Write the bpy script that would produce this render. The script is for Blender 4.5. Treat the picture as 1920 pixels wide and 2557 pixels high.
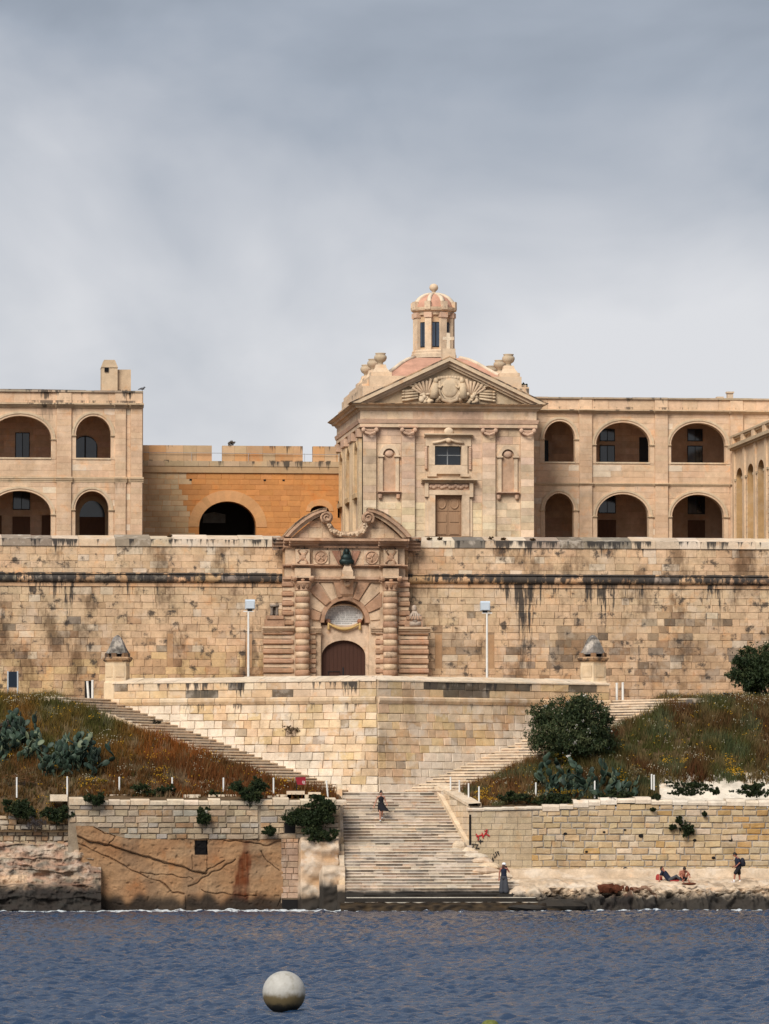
import bpy, bmesh, math, random
import numpy as np
from mathutils import Vector, Matrix, noise as mnoise

for o in list(bpy.data.objects):
    bpy.data.objects.remove(o)
scene = bpy.context.scene
COL = scene.collection
R = math.radians

# ------------------------------------------------------------------ camera
F_PX = 13260.0                      # focal length in pixels of a 1920 wide picture
YAW, PITCH, H_CAM, DIST = math.atan(0.1026), math.atan(745 / 13260), 5.40, 285.0
CAM = Vector((-DIST * math.sin(YAW), -DIST * math.cos(YAW), H_CAM))
FWD = Vector((math.sin(YAW) * math.cos(PITCH), math.cos(YAW) * math.cos(PITCH), math.sin(PITCH)))
RGT = Vector((math.cos(YAW), -math.sin(YAW), 0))
UPV = RGT.cross(FWD)
cd = bpy.data.cameras.new('camera')
cam = bpy.data.objects.new('camera', cd)
COL.objects.link(cam)
cd.sensor_fit = 'HORIZONTAL'
cd.sensor_width = 36.0
cd.lens = F_PX / 1920 * 36.0
cd.clip_start, cd.clip_end = 1.0, 20000.0
cam.matrix_world = Matrix.Translation(CAM) @ Matrix((RGT, UPV, -FWD)).transposed().to_4x4()
scene.camera = cam

# ------------------------------------------------------------------ sky and sun
EXPOSURE = 1.52
SUN_AZ, SUN_EL = R(-32), R(42)      # azimuth measured from "behind the camera" towards the left
to_sun = Vector((math.sin(SUN_AZ) * math.cos(SUN_EL), -math.cos(SUN_AZ) * math.cos(SUN_EL), math.sin(SUN_EL)))
sd = bpy.data.lights.new('sun', 'SUN')
sd.energy, sd.angle, sd.color = 1.45, R(30), (1.0, 0.95, 0.87)
sun = bpy.data.objects.new('sun', sd)
COL.objects.link(sun)
sun.rotation_euler = to_sun.to_track_quat('Z', 'Y').to_euler()

scene.view_settings.view_transform = 'Standard'
scene.view_settings.look = 'None'
scene.view_settings.exposure = EXPOSURE
scene.view_settings.gamma = 1.0
scene.view_settings.use_curve_mapping = False
scene.render.engine = 'CYCLES'
scene.cycles.max_bounces = 6
scene.cycles.diffuse_bounces = 3
scene.cycles.glossy_bounces = 3
scene.cycles.transmission_bounces = 3
scene.cycles.transparent_max_bounces = 6


class NT:
    """small helper round a node tree"""
    def __init__(s, tree):
        s.t = tree
    def n(s, kind, **kw):
        nd = s.t.nodes.new(kind)
        for k, v in kw.items():
            setattr(nd, k, v)
        return nd
    def put(s, sock, v):
        if v is None:
            return
        if hasattr(v, 'is_output') or isinstance(v, bpy.types.NodeSocket):
            s.t.links.new(v, sock)
        else:
            if sock.type == 'RGBA' and len(v) == 3:
                v = (*v, 1)
            sock.default_value = v
    def m(s, op, a, b=0.0, c=None, clamp=False):
        nd = s.n('ShaderNodeMath', operation=op, use_clamp=clamp)
        s.put(nd.inputs[0], a); s.put(nd.inputs[1], b)
        if c is not None:
            s.put(nd.inputs[2], c)
        return nd.outputs[0]
    def vm(s, op, a, b):
        nd = s.n('ShaderNodeVectorMath', operation=op)
        s.put(nd.inputs[0], a); s.put(nd.inputs[1], b)
        return nd.outputs[0]
    def mix(s, f, a, b, blend='MIX'):
        nd = s.n('ShaderNodeMix', data_type='RGBA', blend_type=blend)
        s.put(nd.inputs[0], f)
        s.put(nd.inputs[6], a); s.put(nd.inputs[7], b)
        return nd.outputs[2]
    def noise(s, vec, scale, detail=4.0, rough=.55, dist=0.0):
        nd = s.n('ShaderNodeTexNoise')
        s.put(nd.inputs['Vector'], vec)
        nd.inputs['Scale'].default_value = scale
        nd.inputs['Detail'].default_value = detail
        nd.inputs['Roughness'].default_value = rough
        nd.inputs['Distortion'].default_value = dist
        return nd.outputs['Fac']
    def ramp(s, v, a, b, lo=0.0, hi=1.0, smooth=True):
        nd = s.n('ShaderNodeMapRange', interpolation_type='SMOOTHSTEP' if smooth else 'LINEAR')
        s.put(nd.inputs[0], v)
        for i, x in zip((1, 2, 3, 4), (a, b, lo, hi)):
            nd.inputs[i].default_value = x
        return nd.outputs[0]


world = bpy.data.worlds.new('World')
scene.world = world
world.use_nodes = True
W_ = NT(world.node_tree)
world.node_tree.nodes.clear()
sky = W_.n('ShaderNodeTexSky', sky_type='NISHITA', sun_disc=False)
sky.sun_elevation = SUN_EL
sky.sun_rotation = math.atan2(to_sun.x, to_sun.y)
tc = W_.n('ShaderNodeTexCoord')
d_ = tc.outputs['Generated']
sep = W_.n('ShaderNodeSeparateXYZ'); W_.put(sep.inputs[0], d_)
el = sep.outputs[2]
q = W_.vm('MULTIPLY', d_, (1.0, 1.0, 1.45))
n1 = W_.noise(W_.vm('ADD', q, (4.4, 3.1, .2)), 7.0, 5, .48, .35)
n2 = W_.noise(W_.vm('ADD', q, (5.7, 3.5, 2.2)), 15.0, 6, .52, .5)
# brightness of the cloud deck: pale towards the horizon, slate above, patches everywhere
grad = W_.ramp(el, 0.078, 0.132, 0.78, 0.445)
br = W_.m('ADD', grad, W_.m('MULTIPLY', W_.m('SUBTRACT', n1, .5), 1.30))
br = W_.m('ADD', br, W_.m('MULTIPLY', W_.m('SUBTRACT', n2, .5), 0.38))
br = W_.m('MINIMUM', W_.m('MAXIMUM', br, .14), .80)
dark_, mid_, lite_ = (.045, .072, .115), (.35, .385, .45), (.70, .70, .73)
c1 = W_.mix(W_.ramp(br, .10, .48, smooth=False), dark_, mid_)
c2 = W_.mix(W_.ramp(br, .48, .80, smooth=False), c1, lite_)
SKY_S = 0.1
gain = 1.0 / (2 ** EXPOSURE) / SKY_S
c3 = W_.vm('MULTIPLY', c2, (gain, gain, gain))
cl = W_.mix(0.97, sky.outputs[0], c3)
bg = W_.n('ShaderNodeBackground')
W_.put(bg.inputs[0], cl); bg.inputs[1].default_value = SKY_S
out = W_.n('ShaderNodeOutputWorld')
world.node_tree.links.new(bg.outputs[0], out.inputs[0])


# ------------------------------------------------------------------ placing helpers
def W(px, py, Y):
    """world point seen at picture position (px, py) on the plane y = Y"""
    r = FWD * F_PX + RGT * (px - 960.0) - UPV * (py - 1278.5)
    t = (Y - CAM.y) / r.y
    return CAM + r * t
def WX(px, py, X):
    r = FWD * F_PX + RGT * (px - 960.0) - UPV * (py - 1278.5)
    t = (X - CAM.x) / r.x
    return CAM + r * t
def fx(px, Y, py=1600):
    return W(px, py, Y).x
def fz(py, Y, px=960):
    return W(px, py, Y).z


# ------------------------------------------------------------------ mesh builder
class MB:
    def __init__(s, tint=(.5, .38, .25)):
        s.v, s.f, s.c, s.t = [], [], [], tint
    def add(s, verts, faces, tint=None):
        o = len(s.v)
        s.v += [tuple(p) for p in verts]
        s.f += [tuple(i + o for i in f) for f in faces]
        s.c += [tint or s.t] * len(faces)
    def box(s, x0, x1, y0, y1, z0, z1, tint=None):
        v = [(x, y, z) for z in (z0, z1) for y in (y0, y1) for x in (x0, x1)]
        s.add(v, [(0, 2, 3, 1), (4, 5, 7, 6), (0, 1, 5, 4), (2, 6, 7, 3), (0, 4, 6, 2), (1, 3, 7, 5)], tint)
    def obox(s, c, ax, ay, az, hx, hy, hz, tint=None):
        c, ax, ay, az = Vector(c), Vector(ax), Vector(ay), Vector(az)
        v = [c + ax * (hx * i) + ay * (hy * j) + az * (hz * k) for k in (-1, 1) for j in (-1, 1) for i in (-1, 1)]
        s.add(v, [(0, 2, 3, 1), (4, 5, 7, 6), (0, 1, 5, 4), (2, 6, 7, 3), (0, 4, 6, 2), (1, 3, 7, 5)], tint)
    def prism(s, poly, y0, y1, tint=None):
        """polygon in (x, z) extruded from y0 (front) to y1"""
        n = len(poly)
        v = [(x, y0, z) for x, z in poly] + [(x, y1, z) for x, z in poly]
        f = [tuple(range(n)), tuple(range(2 * n - 1, n - 1, -1))]
        f += [(i, i + n, (i + 1) % n + n, (i + 1) % n) for i in range(n)]
        s.add(v, f, tint)
    def prismx(s, poly, x0, x1, tint=None):
        """polygon in (y, z) extruded along x"""
        n = len(poly)
        v = [(x0, y, z) for y, z in poly] + [(x1, y, z) for y, z in poly]
        f = [tuple(range(n)), tuple(range(2 * n - 1, n - 1, -1))]
        f += [(i, i + n, (i + 1) % n + n, (i + 1) % n) for i in range(n)]
        s.add(v, f, tint)
    def strip(s, a, b, tint=None, close=False):
        n = len(a)
        v = list(a) + list(b)
        k = n if close else n - 1
        s.add(v, [(i, (i + 1) % n, (i + 1) % n + n, i + n) for i in range(k)], tint)
    def band(s, inner, outer, y0, y1, tint=None):
        """curved flat band in (x,z): between two polylines, y0 front, y1 back"""
        f = lambda L, y: [(x, y, z) for x, z in L]
        s.strip(f(inner, y0), f(outer, y0), tint)
        s.strip(f(outer, y0), f(outer, y1), tint)
        s.strip(f(inner, y1), f(inner, y0), tint)
        for k in (0, -1):
            s.add([(*inner[k][:1], y0, inner[k][1]), (outer[k][0], y0, outer[k][1]), (outer[k][0], y1, outer[k][1]), (inner[k][0], y1, inner[k][1])], [(0, 1, 2, 3)], tint)
    def tube(s, pts, rad, n=8, tint=None, cap=True):
        pts = [Vector(p) for p in pts]
        if not hasattr(rad, '__len__'):
            rad = [rad] * len(pts)
        rings = []
        for i, p in enumerate(pts):
            d = (pts[min(i + 1, len(pts) - 1)] - pts[max(i - 1, 0)]).normalized()
            u = d.cross(Vector((0.13, 0.31, 1))) if abs(d.z) < .9 else d.cross(Vector((0, 1, 0)))
            u.normalize(); w = d.cross(u)
            rings.append([p + (u * math.cos(2 * math.pi * k / n) + w * math.sin(2 * math.pi * k / n)) * rad[i] for k in range(n)])
        v = [q for r in rings for q in r]
        f = [(i * n + k, i * n + (k + 1) % n, (i + 1) * n + (k + 1) % n, (i + 1) * n + k) for i in range(len(pts) - 1) for k in range(n)]
        if cap:
            f += [tuple(range(n - 1, -1, -1)), tuple((len(pts) - 1) * n + k for k in range(n))]
        s.add(v, f, tint)
    def lathe(s, prof, c, n=16, tint=None, a0=0.0, a1=2 * math.pi, cap=True, phase=0.0, sx=1.0, sy=1.0):
        full = abs(a1 - a0 - 2 * math.pi) < 1e-6
        m = n if full else n + 1
        v = []
        for r, z in prof:
            for k in range(m):
                a = a0 + phase + (a1 - a0) * k / n
                v.append((c[0] + sx * r * math.cos(a), c[1] + sy * r * math.sin(a), c[2] + z))
        f = []
        for i in range(len(prof) - 1):
            for k in range(n):
                k2 = (k + 1) % m
                f.append((i * m + k, i * m + k2, (i + 1) * m + k2, (i + 1) * m + k))
        if cap and full:
            f += [tuple(range(m - 1, -1, -1)), tuple((len(prof) - 1) * m + k for k in range(m))]
        s.add(v, f, tint)
    def ell(s, c, rx, ry, rz, n=12, m=8, tint=None, rot=None):
        v, f = [], []
        c = Vector(c)
        for i in range(m + 1):
            th = math.pi * i / m
            for k in range(n):
                a = 2 * math.pi * k / n
                p = Vector((rx * math.sin(th) * math.cos(a), ry * math.sin(th) * math.sin(a), rz * math.cos(th)))
                v.append(c + (rot @ p if rot else p))
        for i in range(m):
            for k in range(n):
                f.append((i * n + k, (i + 1) * n + k, (i + 1) * n + (k + 1) % n, i * n + (k + 1) % n))
        s.add(v, f, tint)
    def build(s, name, mat, parent=None, smooth=False, kind=None):
        loc = Vector(parent['_loc']) if parent is not None else Vector((0, 0, 0))
        me = bpy.data.meshes.new(name)
        me.from_pydata([(x - loc[0], y - loc[1], z - loc[2]) for x, y, z in s.v], [], s.f)
        return finish(me, name, mat, parent, smooth, kind, s.c, loc)


def finish(me, name, mat, parent, smooth, kind, tints, loc):
    at = me.attributes.new('tint', 'FLOAT_COLOR', 'FACE')
    arr = np.ones((len(me.polygons), 4), dtype=np.float32)
    if len(tints) == len(me.polygons):
        arr[:, :3] = tints
    at.data.foreach_set('color', arr.ravel())
    if smooth:
        me.polygons.foreach_set('use_smooth', np.ones(len(me.polygons), dtype=bool))
    me.materials.append(mat)
    me.update()
    o = bpy.data.objects.new(name, me)
    COL.objects.link(o)
    o['_loc'] = list(loc)
    if parent is not None:
        o.parent = parent
    if kind:
        o['kind'] = kind
    return o


def thing(name, label, cat, loc=(0, 0, 0), group=None):
    o = bpy.data.objects.new(name, None)
    COL.objects.link(o)
    o.empty_display_size = .3
    o.location = loc
    o['_loc'] = list(loc)
    o['label'] = label
    o['category'] = cat
    if group:
        o['group'] = group
    return o
def tag(o, label, cat, group=None):
    o['label'] = label
    o['category'] = cat
    if group:
        o['group'] = group
    return o


# ------------------------------------------------------------------ materials
def new_mat(name):
    m = bpy.data.materials.new(name)
    m.use_nodes = True
    m.node_tree.nodes.clear()
    return m, NT(m.node_tree)
def surf(m, t, shader):
    o = t.n('ShaderNodeOutputMaterial')
    m.node_tree.links.new(shader, o.inputs[0])
    return m
def principled(t, col, rough=.8, metal=0.0, bump=None, bstr=.3, bdist=.02, spec=.3):
    p = t.n('ShaderNodeBsdfPrincipled')
    t.put(p.inputs['Base Color'], col)
    t.put(p.inputs['Roughness'], rough)
    p.inputs['Metallic'].default_value = metal
    p.inputs['Specular IOR Level'].default_value = spec
    if bump is not None:
        b = t.n('ShaderNodeBump')
        b.inputs['Strength'].default_value = bstr
        b.inputs['Distance'].default_value = bdist
        t.put(b.inputs['Height'], bump)
        m_ = b.outputs[0]
        t.t.links.new(m_, p.inputs['Normal'])
    return p.outputs[0]


def stone_mat(name, streaks=(), blotch=.25, grain=.22, pale=0.0, bump=.5, wet=None, black=0.0, black_thr=.62, grime=0.0):
    """limestone: colour of the single block from the mesh, weathering on top.
    streaks: (z_top, length, strength, threshold) bands of black run-off below a ledge"""
    m, t = new_mat(name)
    at = t.n('ShaderNodeAttribute', attribute_name='tint').outputs['Color']
    pos = t.n('ShaderNodeNewGeometry').outputs['Position']
    big = t.noise(pos, .55, 4, .6)
    mid = t.noise(pos, 2.6, 5, .65)
    fine = t.noise(pos, 14.0, 4, .7)
    c = at
    k = t.m('ADD', 1.0, t.m('MULTIPLY', t.m('SUBTRACT', big, .5), blotch * 2.2))
    k = t.m('MULTIPLY', k, t.m('ADD', 1.0, t.m('MULTIPLY', t.m('SUBTRACT', mid, .5), grain * 2.4)))
    k = t.m('MULTIPLY', k, t.m('ADD', 1.0, t.m('MULTIPLY', t.m('SUBTRACT', fine, .5), grain * 1.6)))
    kk = t.n('ShaderNodeCombineXYZ')
    for i in range(3):
        t.put(kk.inputs[i], k)
    c = t.vm('MULTIPLY', c, kk.outputs[0])
    # ochre bloom
    och = t.ramp(t.noise(t.vm('ADD', pos, (7, 3, 1)), 1.1, 4, .6), .56, .72, 0, .45)
    c = t.mix(och, c, t.mix(1.0, c, (1.10, .80, .55), 'MULTIPLY'))
    if pale:
        pl = t.ramp(t.noise(t.vm('ADD', pos, (17, 3, 5)), .9, 5, .65), .52, .64, 0, pale)
        c = t.mix(pl, c, (.66, .57, .47))
    if grime:
        gm = t.ramp(t.noise(t.vm('MULTIPLY', t.vm('ADD', pos, (9, 4, 2)), (1, 1, .5)), .42, 7, .68), .50, .64, 0, grime)
        c = t.mix(gm, c, t.mix(1.0, c, (.36, .33, .31), 'MULTIPLY'))
    if black:
        bl = t.ramp(t.noise(t.vm('ADD', pos, (3, 31, 8)), 1.3, 6, .68), black_thr, black_thr + .12, 0, black)
        c = t.mix(bl, c, (.052, .043, .038))
    if streaks:
        z = t.n('ShaderNodeSeparateXYZ'); t.put(z.inputs[0], pos)
        sv = t.vm('MULTIPLY', pos, (1.0, 1.0, .09))
        s1 = t.noise(sv, 2.3, 5, .7)
        s0 = t.noise(t.vm('MULTIPLY', pos, (1, 1, .05)), .33, 2, .5)
        for (zt, ln, st, th) in streaks:
            fade = t.ramp(z.outputs[2], zt - ln, zt, 0, 1, smooth=False)
            up = t.ramp(z.outputs[2], zt, zt + .06, 1, 0)
            v = t.m('ADD', s1, t.m('MULTIPLY', t.m('SUBTRACT', s0, .5), .55))
            v = t.m('ADD', v, t.m('MULTIPLY', t.m('SUBTRACT', fade, 1.0), .20))
            msk = t.ramp(v, th, th + .09, 0, st)
            msk = t.m('MULTIPLY', t.m('MULTIPLY', msk, up), t.ramp(fade, 0, .25))
            c = t.mix(msk, c, (.045, .040, .037))
    if wet:
        z2 = t.n('ShaderNodeSeparateXYZ'); t.put(z2.inputs[0], pos)
        w = t.m('ADD', z2.outputs[2], t.m('MULTIPLY', t.m('SUBTRACT', t.noise(pos, 1.1, 5, .65), .5), wet[2]))
        c = t.mix(t.ramp(w, wet[0], wet[1], .96, 0), c, (.018, .017, .016))
    bh = t.m('ADD', t.m('MULTIPLY', mid, .7), t.m('MULTIPLY', fine, .5))
    return surf(m, t, principled(t, c, .92, 0, bh, bump, .05, .15))


def plain(name, col, rough=.7, metal=0.0, vary=.15, scale=6.0, spec=.3, tinted=False, bump=.15):
    m, t = new_mat(name)
    pos = t.n('ShaderNodeNewGeometry').outputs['Position']
    n_ = t.noise(pos, scale, 5, .65)
    base = t.n('ShaderNodeAttribute', attribute_name='tint').outputs['Color'] if tinted else (*col, 1)
    c = t.mix(1.0, base, t.mix(n_, (1 - vary * 2,) * 3, (1 + vary * 2,) * 3), 'MULTIPLY')
    return surf(m, t, principled(t, c, rough, metal, n_, bump, .02, spec))


def leaf_mat(name, trans=.25, rough=.6):
    m, t = new_mat(name)
    at = t.n('ShaderNodeAttribute', attribute_name='tint').outputs['Color']
    p = principled(t, at, rough, 0, None, spec=.2)
    tr = t.n('ShaderNodeBsdfTranslucent')
    t.put(tr.inputs[0], at)
    mx = t.n('ShaderNodeMixShader')
    mx.inputs[0].default_value = trans
    t.t.links.new(p, mx.inputs[1]); t.t.links.new(tr.outputs[0], mx.inputs[2])
    return surf(m, t, mx.outputs[0])


def glass_mat(name, col=(.012, .016, .022)):
    m, t = new_mat(name)
    pos = t.n('ShaderNodeNewGeometry').outputs['Position']
    c = t.mix(t.noise(pos, .8, 2), tuple(x * .6 for x in col), tuple(x * 1.5 for x in col))
    return surf(m, t, principled(t, c, .08, 0, None, spec=.6))


def wood_mat(name, a, b):
    m, t = new_mat(name)
    pos = t.n('ShaderNodeNewGeometry').outputs['Position']
    g = t.noise(t.vm('MULTIPLY', pos, (9, 9, .6)), 2.0, 5, .65)
    return surf(m, t, principled(t, t.mix(g, a, b), .65, 0, g, .3, .01, .25))


# ------------------------------------------------------------------ masonry
def jit(c, a, rnd):
    k = 1 + rnd.uniform(-a, a)
    return (c[0] * k * (1 + rnd.uniform(-a, a) * .25), c[1] * k, c[2] * k * (1 + rnd.uniform(-a, a) * .35))


def block(mb, O, U, V, N, u0, u1, v0, v1, pr, ch, rnd, tint, rough=0.0):
    """one dressed stone standing proud of a wall plane, chamfered, slightly uneven"""
    j = lambda: rnd.uniform(-rough, rough)
    co = [(u0 + j(), v0 + j()), (u1 + j(), v0 + j()), (u1 + j(), v1 + j()), (u0 + j(), v1 + j())]
    cu = (u0 + u1) / 2; cv = (v0 + v1) / 2
    P = lambda u, v, d: O + U * u + V * v + N * d
    back = [P(u, v, -.02) for u, v in co]
    midr = [P(u, v, max(pr - ch, .002)) for u, v in co]
    inn = []
    for u, v in co:
        du = min(ch, abs(cu - u) * .6) * (1 if u < cu else -1)
        dv = min(ch, abs(cv - v) * .6) * (1 if v < cv else -1)
        inn.append(P(u + du, v + dv, pr + rnd.uniform(-.3, .3) * pr * (1 if rough else .3)))
    f = [(8, 9, 10, 11)]
    for k in range(4):
        k2 = (k + 1) % 4
        f += [(k, k2, k2 + 4, k + 4), (k + 4, k2 + 4, k2 + 8, k + 8)]
    mb.add(back + midr + inn, f, tint)


def masonry(parent, O, U, V, N, w, h, ch, bw, pick, mat, seed, excl=None, joint=.02, pr=.03, cham=.012,
            rough=0.0, limit=300, name='stone', vclip=None, show=None, chj=.08):
    """courses of blocks over a plane.  pick(u,v,rnd) -> tint.  excl(v0,v1) -> list of (u0,u1) left out."""
    rnd = random.Random(seed)
    O, U, V, N = Vector(O), Vector(U), Vector(V), Vector(N)
    rows, v = [], 0.0
    while v < h - .05:
        hh = ch * (1 + rnd.uniform(-chj, chj))
        if v + hh > h - ch * .35:
            hh = h - v
        rows.append((v, v + hh)); v += hh
    items = []
    for (v0, v1) in rows:
        spans = [(0.0, w)]
        for (a, b) in (excl(v0, v1) if excl else []):
            ns = []
            for s0, s1 in spans:
                if b <= s0 or a >= s1:
                    ns.append((s0, s1))
                else:
                    if a > s0 + .08: ns.append((s0, a))
                    if b < s1 - .08: ns.append((b, s1))
            spans = ns
        for s0, s1 in spans:
            u = s0
            first = True
            while u < s1 - 1e-4:
                bwid = rnd.uniform(bw[0], bw[1])
                if first and s0 == 0.0:
                    bwid *= rnd.uniform(.4, 1)
                first = False
                e = u + bwid
                if e > s1 - bw[0] * .45:
                    e = s1
                items.append((u, e, v0, v1))
                u = e
    g = joint / 2
    idx = []
    for k, (u0, u1, v0, v1) in enumerate(items):
        pc = O + U * ((u0 + u1) / 2) + V * ((v0 + v1) / 2)
        vis = True if show is None else show(pc)
        if vis is None:
            idx.append((-2, k)); continue
        idx.append(((u1 - u0) * (v1 - v0) if vis else -1, k))
    order = sorted(idx, key=lambda a: -a[0])
    single = {k for a, k in order[:limit] if a > 0}
    drop = {k for a, k in idx if a == -2}
    rest = MB()
    for k, (u0, u1, v0, v1) in enumerate(items):
        if k in drop:
            continue
        tint = pick((u0 + u1) / 2, (v0 + v1) / 2, rnd)
        tgt = MB() if k in single else rest
        block(tgt, O, U, V, N, u0 + g, u1 - g, v0 + g, v1 - g, pr * rnd.uniform(.6, 1.25), cham, rnd, tint, rough)
        if k in single:
            tgt.build(name, mat, parent)
    if rest.v:
        rest.build(name + '_courses', mat, parent, kind='stuff')


def arch_pts(x0, x1, spring, crown, n=16):
    xc, a, b = (x0 + x1) / 2, (x1 - x0) / 2, crown - spring
    return [(xc - a * math.cos(math.pi * i / n), spring + b * math.sin(math.pi * i / n)) for i in range(n + 1)]


def pierced_wall(mb, Y0, Y1, X0, X1, Z0, Z1, ops, tint=None, back=True, reveal=None):
    """wall sheet y0..y1 with arched openings ops = (x0,x1,sill,spring,crown); reveals included"""
    x = X0
    face = lambda pts, y: mb.add([(a, y, b) for a, b in pts], [tuple(range(len(pts)))], tint)
    ys = (Y0, Y1) if back else (Y0,)
    for (a, b, sill, spr, cr) in sorted(ops):
        for y in ys:
            if a > x:
                face([(x, Z0), (a, Z0), (a, Z1), (x, Z1)], y)
            if sill > Z0 + 1e-4:
                face([(a, Z0), (b, Z0), (b, sill), (a, sill)], y)
            ap = arch_pts(a, b, spr, cr) if cr > spr + 1e-4 else [(a, spr), (b, spr)]
            for p, q_ in zip(ap[:-1], ap[1:]):
                face([p, q_, (q_[0], Z1), (p[0], Z1)], y)
        ap = arch_pts(a, b, spr, cr) if cr > spr + 1e-4 else [(a, spr), (b, spr)]
        loop = [(a, sill)] + ap + [(b, sill)]
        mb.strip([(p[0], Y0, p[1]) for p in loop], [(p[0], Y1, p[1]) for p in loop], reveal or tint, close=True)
        x = b
    for y in ys:
        if X1 > x:
            face([(x, Z0), (X1, Z0), (X1, Z1), (x, Z1)], y)
    mb.strip([(X0, Y0, Z0), (X1, Y0, Z0), (X1, Y0, Z1), (X0, Y0, Z1)], [(X0, Y1, Z0), (X1, Y1, Z0), (X1, Y1, Z1), (X0, Y1, Z1)], tint, close=True)


def arch_excl(ops, z_base, extra=.0):
    """left-out spans per course for pierced_wall openings (u measured from X0 given later)"""
    def f(v0, v1, X0=0.0):
        res = []
        for (a, b, sill, spr, cr) in ops:
            z0, z1 = z_base + v0, z_base + v1
            if z1 <= sill + .02 or z0 >= cr + extra - .02:
                continue
            xc, ha = (a + b) / 2, (b - a) / 2
            if z0 <= spr:
                hw = ha + (extra if z1 > spr - .2 else 0)
            else:
                tt = min((z0 - spr) / max(cr - spr + extra, 1e-3), 1)
                hw = (ha + extra) * math.sqrt(max(0, 1 - tt * tt))
            res.append((xc - hw - X0, xc + hw - X0))
        return res
    return f


def moulding(mb, x0, x1, Y, z0, z1, proj, tint=None, steps=3, ends=True):
    """stepped horizontal moulding growing outwards to the top, on a wall facing -y"""
    prof = []
    for i in range(steps):
        p = proj * (i + 1) / steps
        prof += [(Y - p, z0 + (z1 - z0) * i / steps), (Y - p, z0 + (z1 - z0) * (i + 1) / steps)]
    poly = [(Y + .05, z0)] + prof + [(Y + .05, z1 + .03 * (z1 - z0))]
    mb.prismx(poly, x0, x1, tint)

# ================================================================== measured places
CREAM, PEACH, TAN, BROWN, GREY, PALE, DARK, YEL = ((.61, .44, .28), (.58, .37, .22), (.44, .275, .155), (.25, .145, .080),
                                                  (.22, .178, .142), (.66, .54, .405), (.070, .056, .047), (.58, .405, .20))
def lerp(a, b, k):
    return tuple(x + (y - x) * k for x, y in zip(a, b))
def nz(x, y, z=0.0):
    return mnoise.noise(Vector((x, y, z)))

Y_WALL = 32.0
B0 = Vector((fx(945, 12.9, 1970), 12.9, 0))
BL = Vector((fx(281, 21.5, 1745), 21.5, 0))
BR = Vector((fx(1529, 22.0, 1745), 22.0, 0))
UL, UR = (BL - B0).normalized(), (BR - B0).normalized()
NL = Vector((UL.y, -UL.x, 0)) * (1 if UL.y * 0 - UL.x * -1 < 0 else 1)
NL = Vector((-abs(UL.y), -abs(UL.x), 0))
NR = Vector((abs(UR.y), -abs(UR.x), 0))
LEN_L, LEN_R = (BL - B0).length, (BR - B0).length
Z_LAND = fz(1979, 12.6)
Z_UP = fz(1748, 24)
FLW = 4.2                          # width of the upper flights
S0 = 1.9                           # where the flights start along the spur faces
N_UP = 32
RUN_L, RUN_R = (LEN_L + 1.0 - S0) / N_UP, (LEN_R + 1.2 - S0) / N_UP
RISE = (Z_UP - Z_LAND) / N_UP
Z_QL, Z_QR = fz(1996, 5.2, 400), fz(2013, 6.2, 1500)

N_ST, Z_ST0, Y_ST0 = 35, fz(2240, 1.0, 1000), 1.0
ST_RISE = (Z_LAND - Z_ST0) / N_ST
ST_RUN = (12.0 - Y_ST0) / N_ST
def interp(v, tab):
    for (a, b), (c, d) in zip(tab[:-1], tab[1:]):
        if v <= c:
            return b + (d - b) * max(0, (v - a)) / (c - a)
    return tab[-1][1]
# plan edges of the lower stairs, by y
ST_R = [(1.0, fx(1296, 1, 2240)), (3.2, fx(1232, 3.2, 2190)), (4.9, fx(1190, 4.9, 2150)), (6.3, fx(1162, 6.3, 2120)), (12.0, fx(1086, 12, 1982))]
def stair_left(y):
    return fx(863, 1.0, 2240) + (fx(855, 12, 1980) - fx(863, 1.0, 2240)) * (y - 1) / 11
def stair_right(y):
    return interp(y, ST_R)


def flight_z(s, run):
    return Z_LAND + max(0.0, min(1.0, (s - S0) / (run * N_UP))) * (Z_UP - Z_LAND)
def sm(t):
    t = max(0.0, min(1.0, t))
    return t * t * (3 - 2 * t)
def ground_z(x, y):
    """height of the grassy banks either side of the stairs"""
    left = x < B0.x
    n_, u_, run, base = (NL, UL, RUN_L, Z_QL) if left else (NR, UR, RUN_R, Z_QR)
    s = (x - B0.x - n_.x * FLW) / u_.x
    ye = B0.y + u_.y * max(s, S0 - .4) + n_.y * FLW
    smax = S0 + run * N_UP
    if s > smax:
        ye = B0.y + u_.y * smax + n_.y * FLW
    ze = flight_z(s, run) - .12
    yb = 5.2 if left else 6.3
    t = (y - yb) / max(ye - yb, .5)
    if left:
        base = base - 1.75 * sm((fx(200, 6, 2000) - x) / .5) * (1 - sm((y - 5.6) / 2.2))
    lump = .22 * nz(x * .35, y * .35, 2.2) + .09 * nz(x * 1.2, y * 1.2, 5.0)
    if t >= 1:
        return ze - .22 if s <= smax else ze - .12 + lump * .3
    k = (.55 * t + .45 * sm(t)) if left else (.25 * t + .75 * sm((t - .12) / .88))
    bulge = .75 * math.sin(math.pi * min(max(t, 0), 1)) * sm((s - 2) / 6)
    edge = sm(t / .12) * sm((1 - t) / .12)
    return base - .05 + (ze - base) * k + (bulge * .22 + lump) * edge


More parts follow.
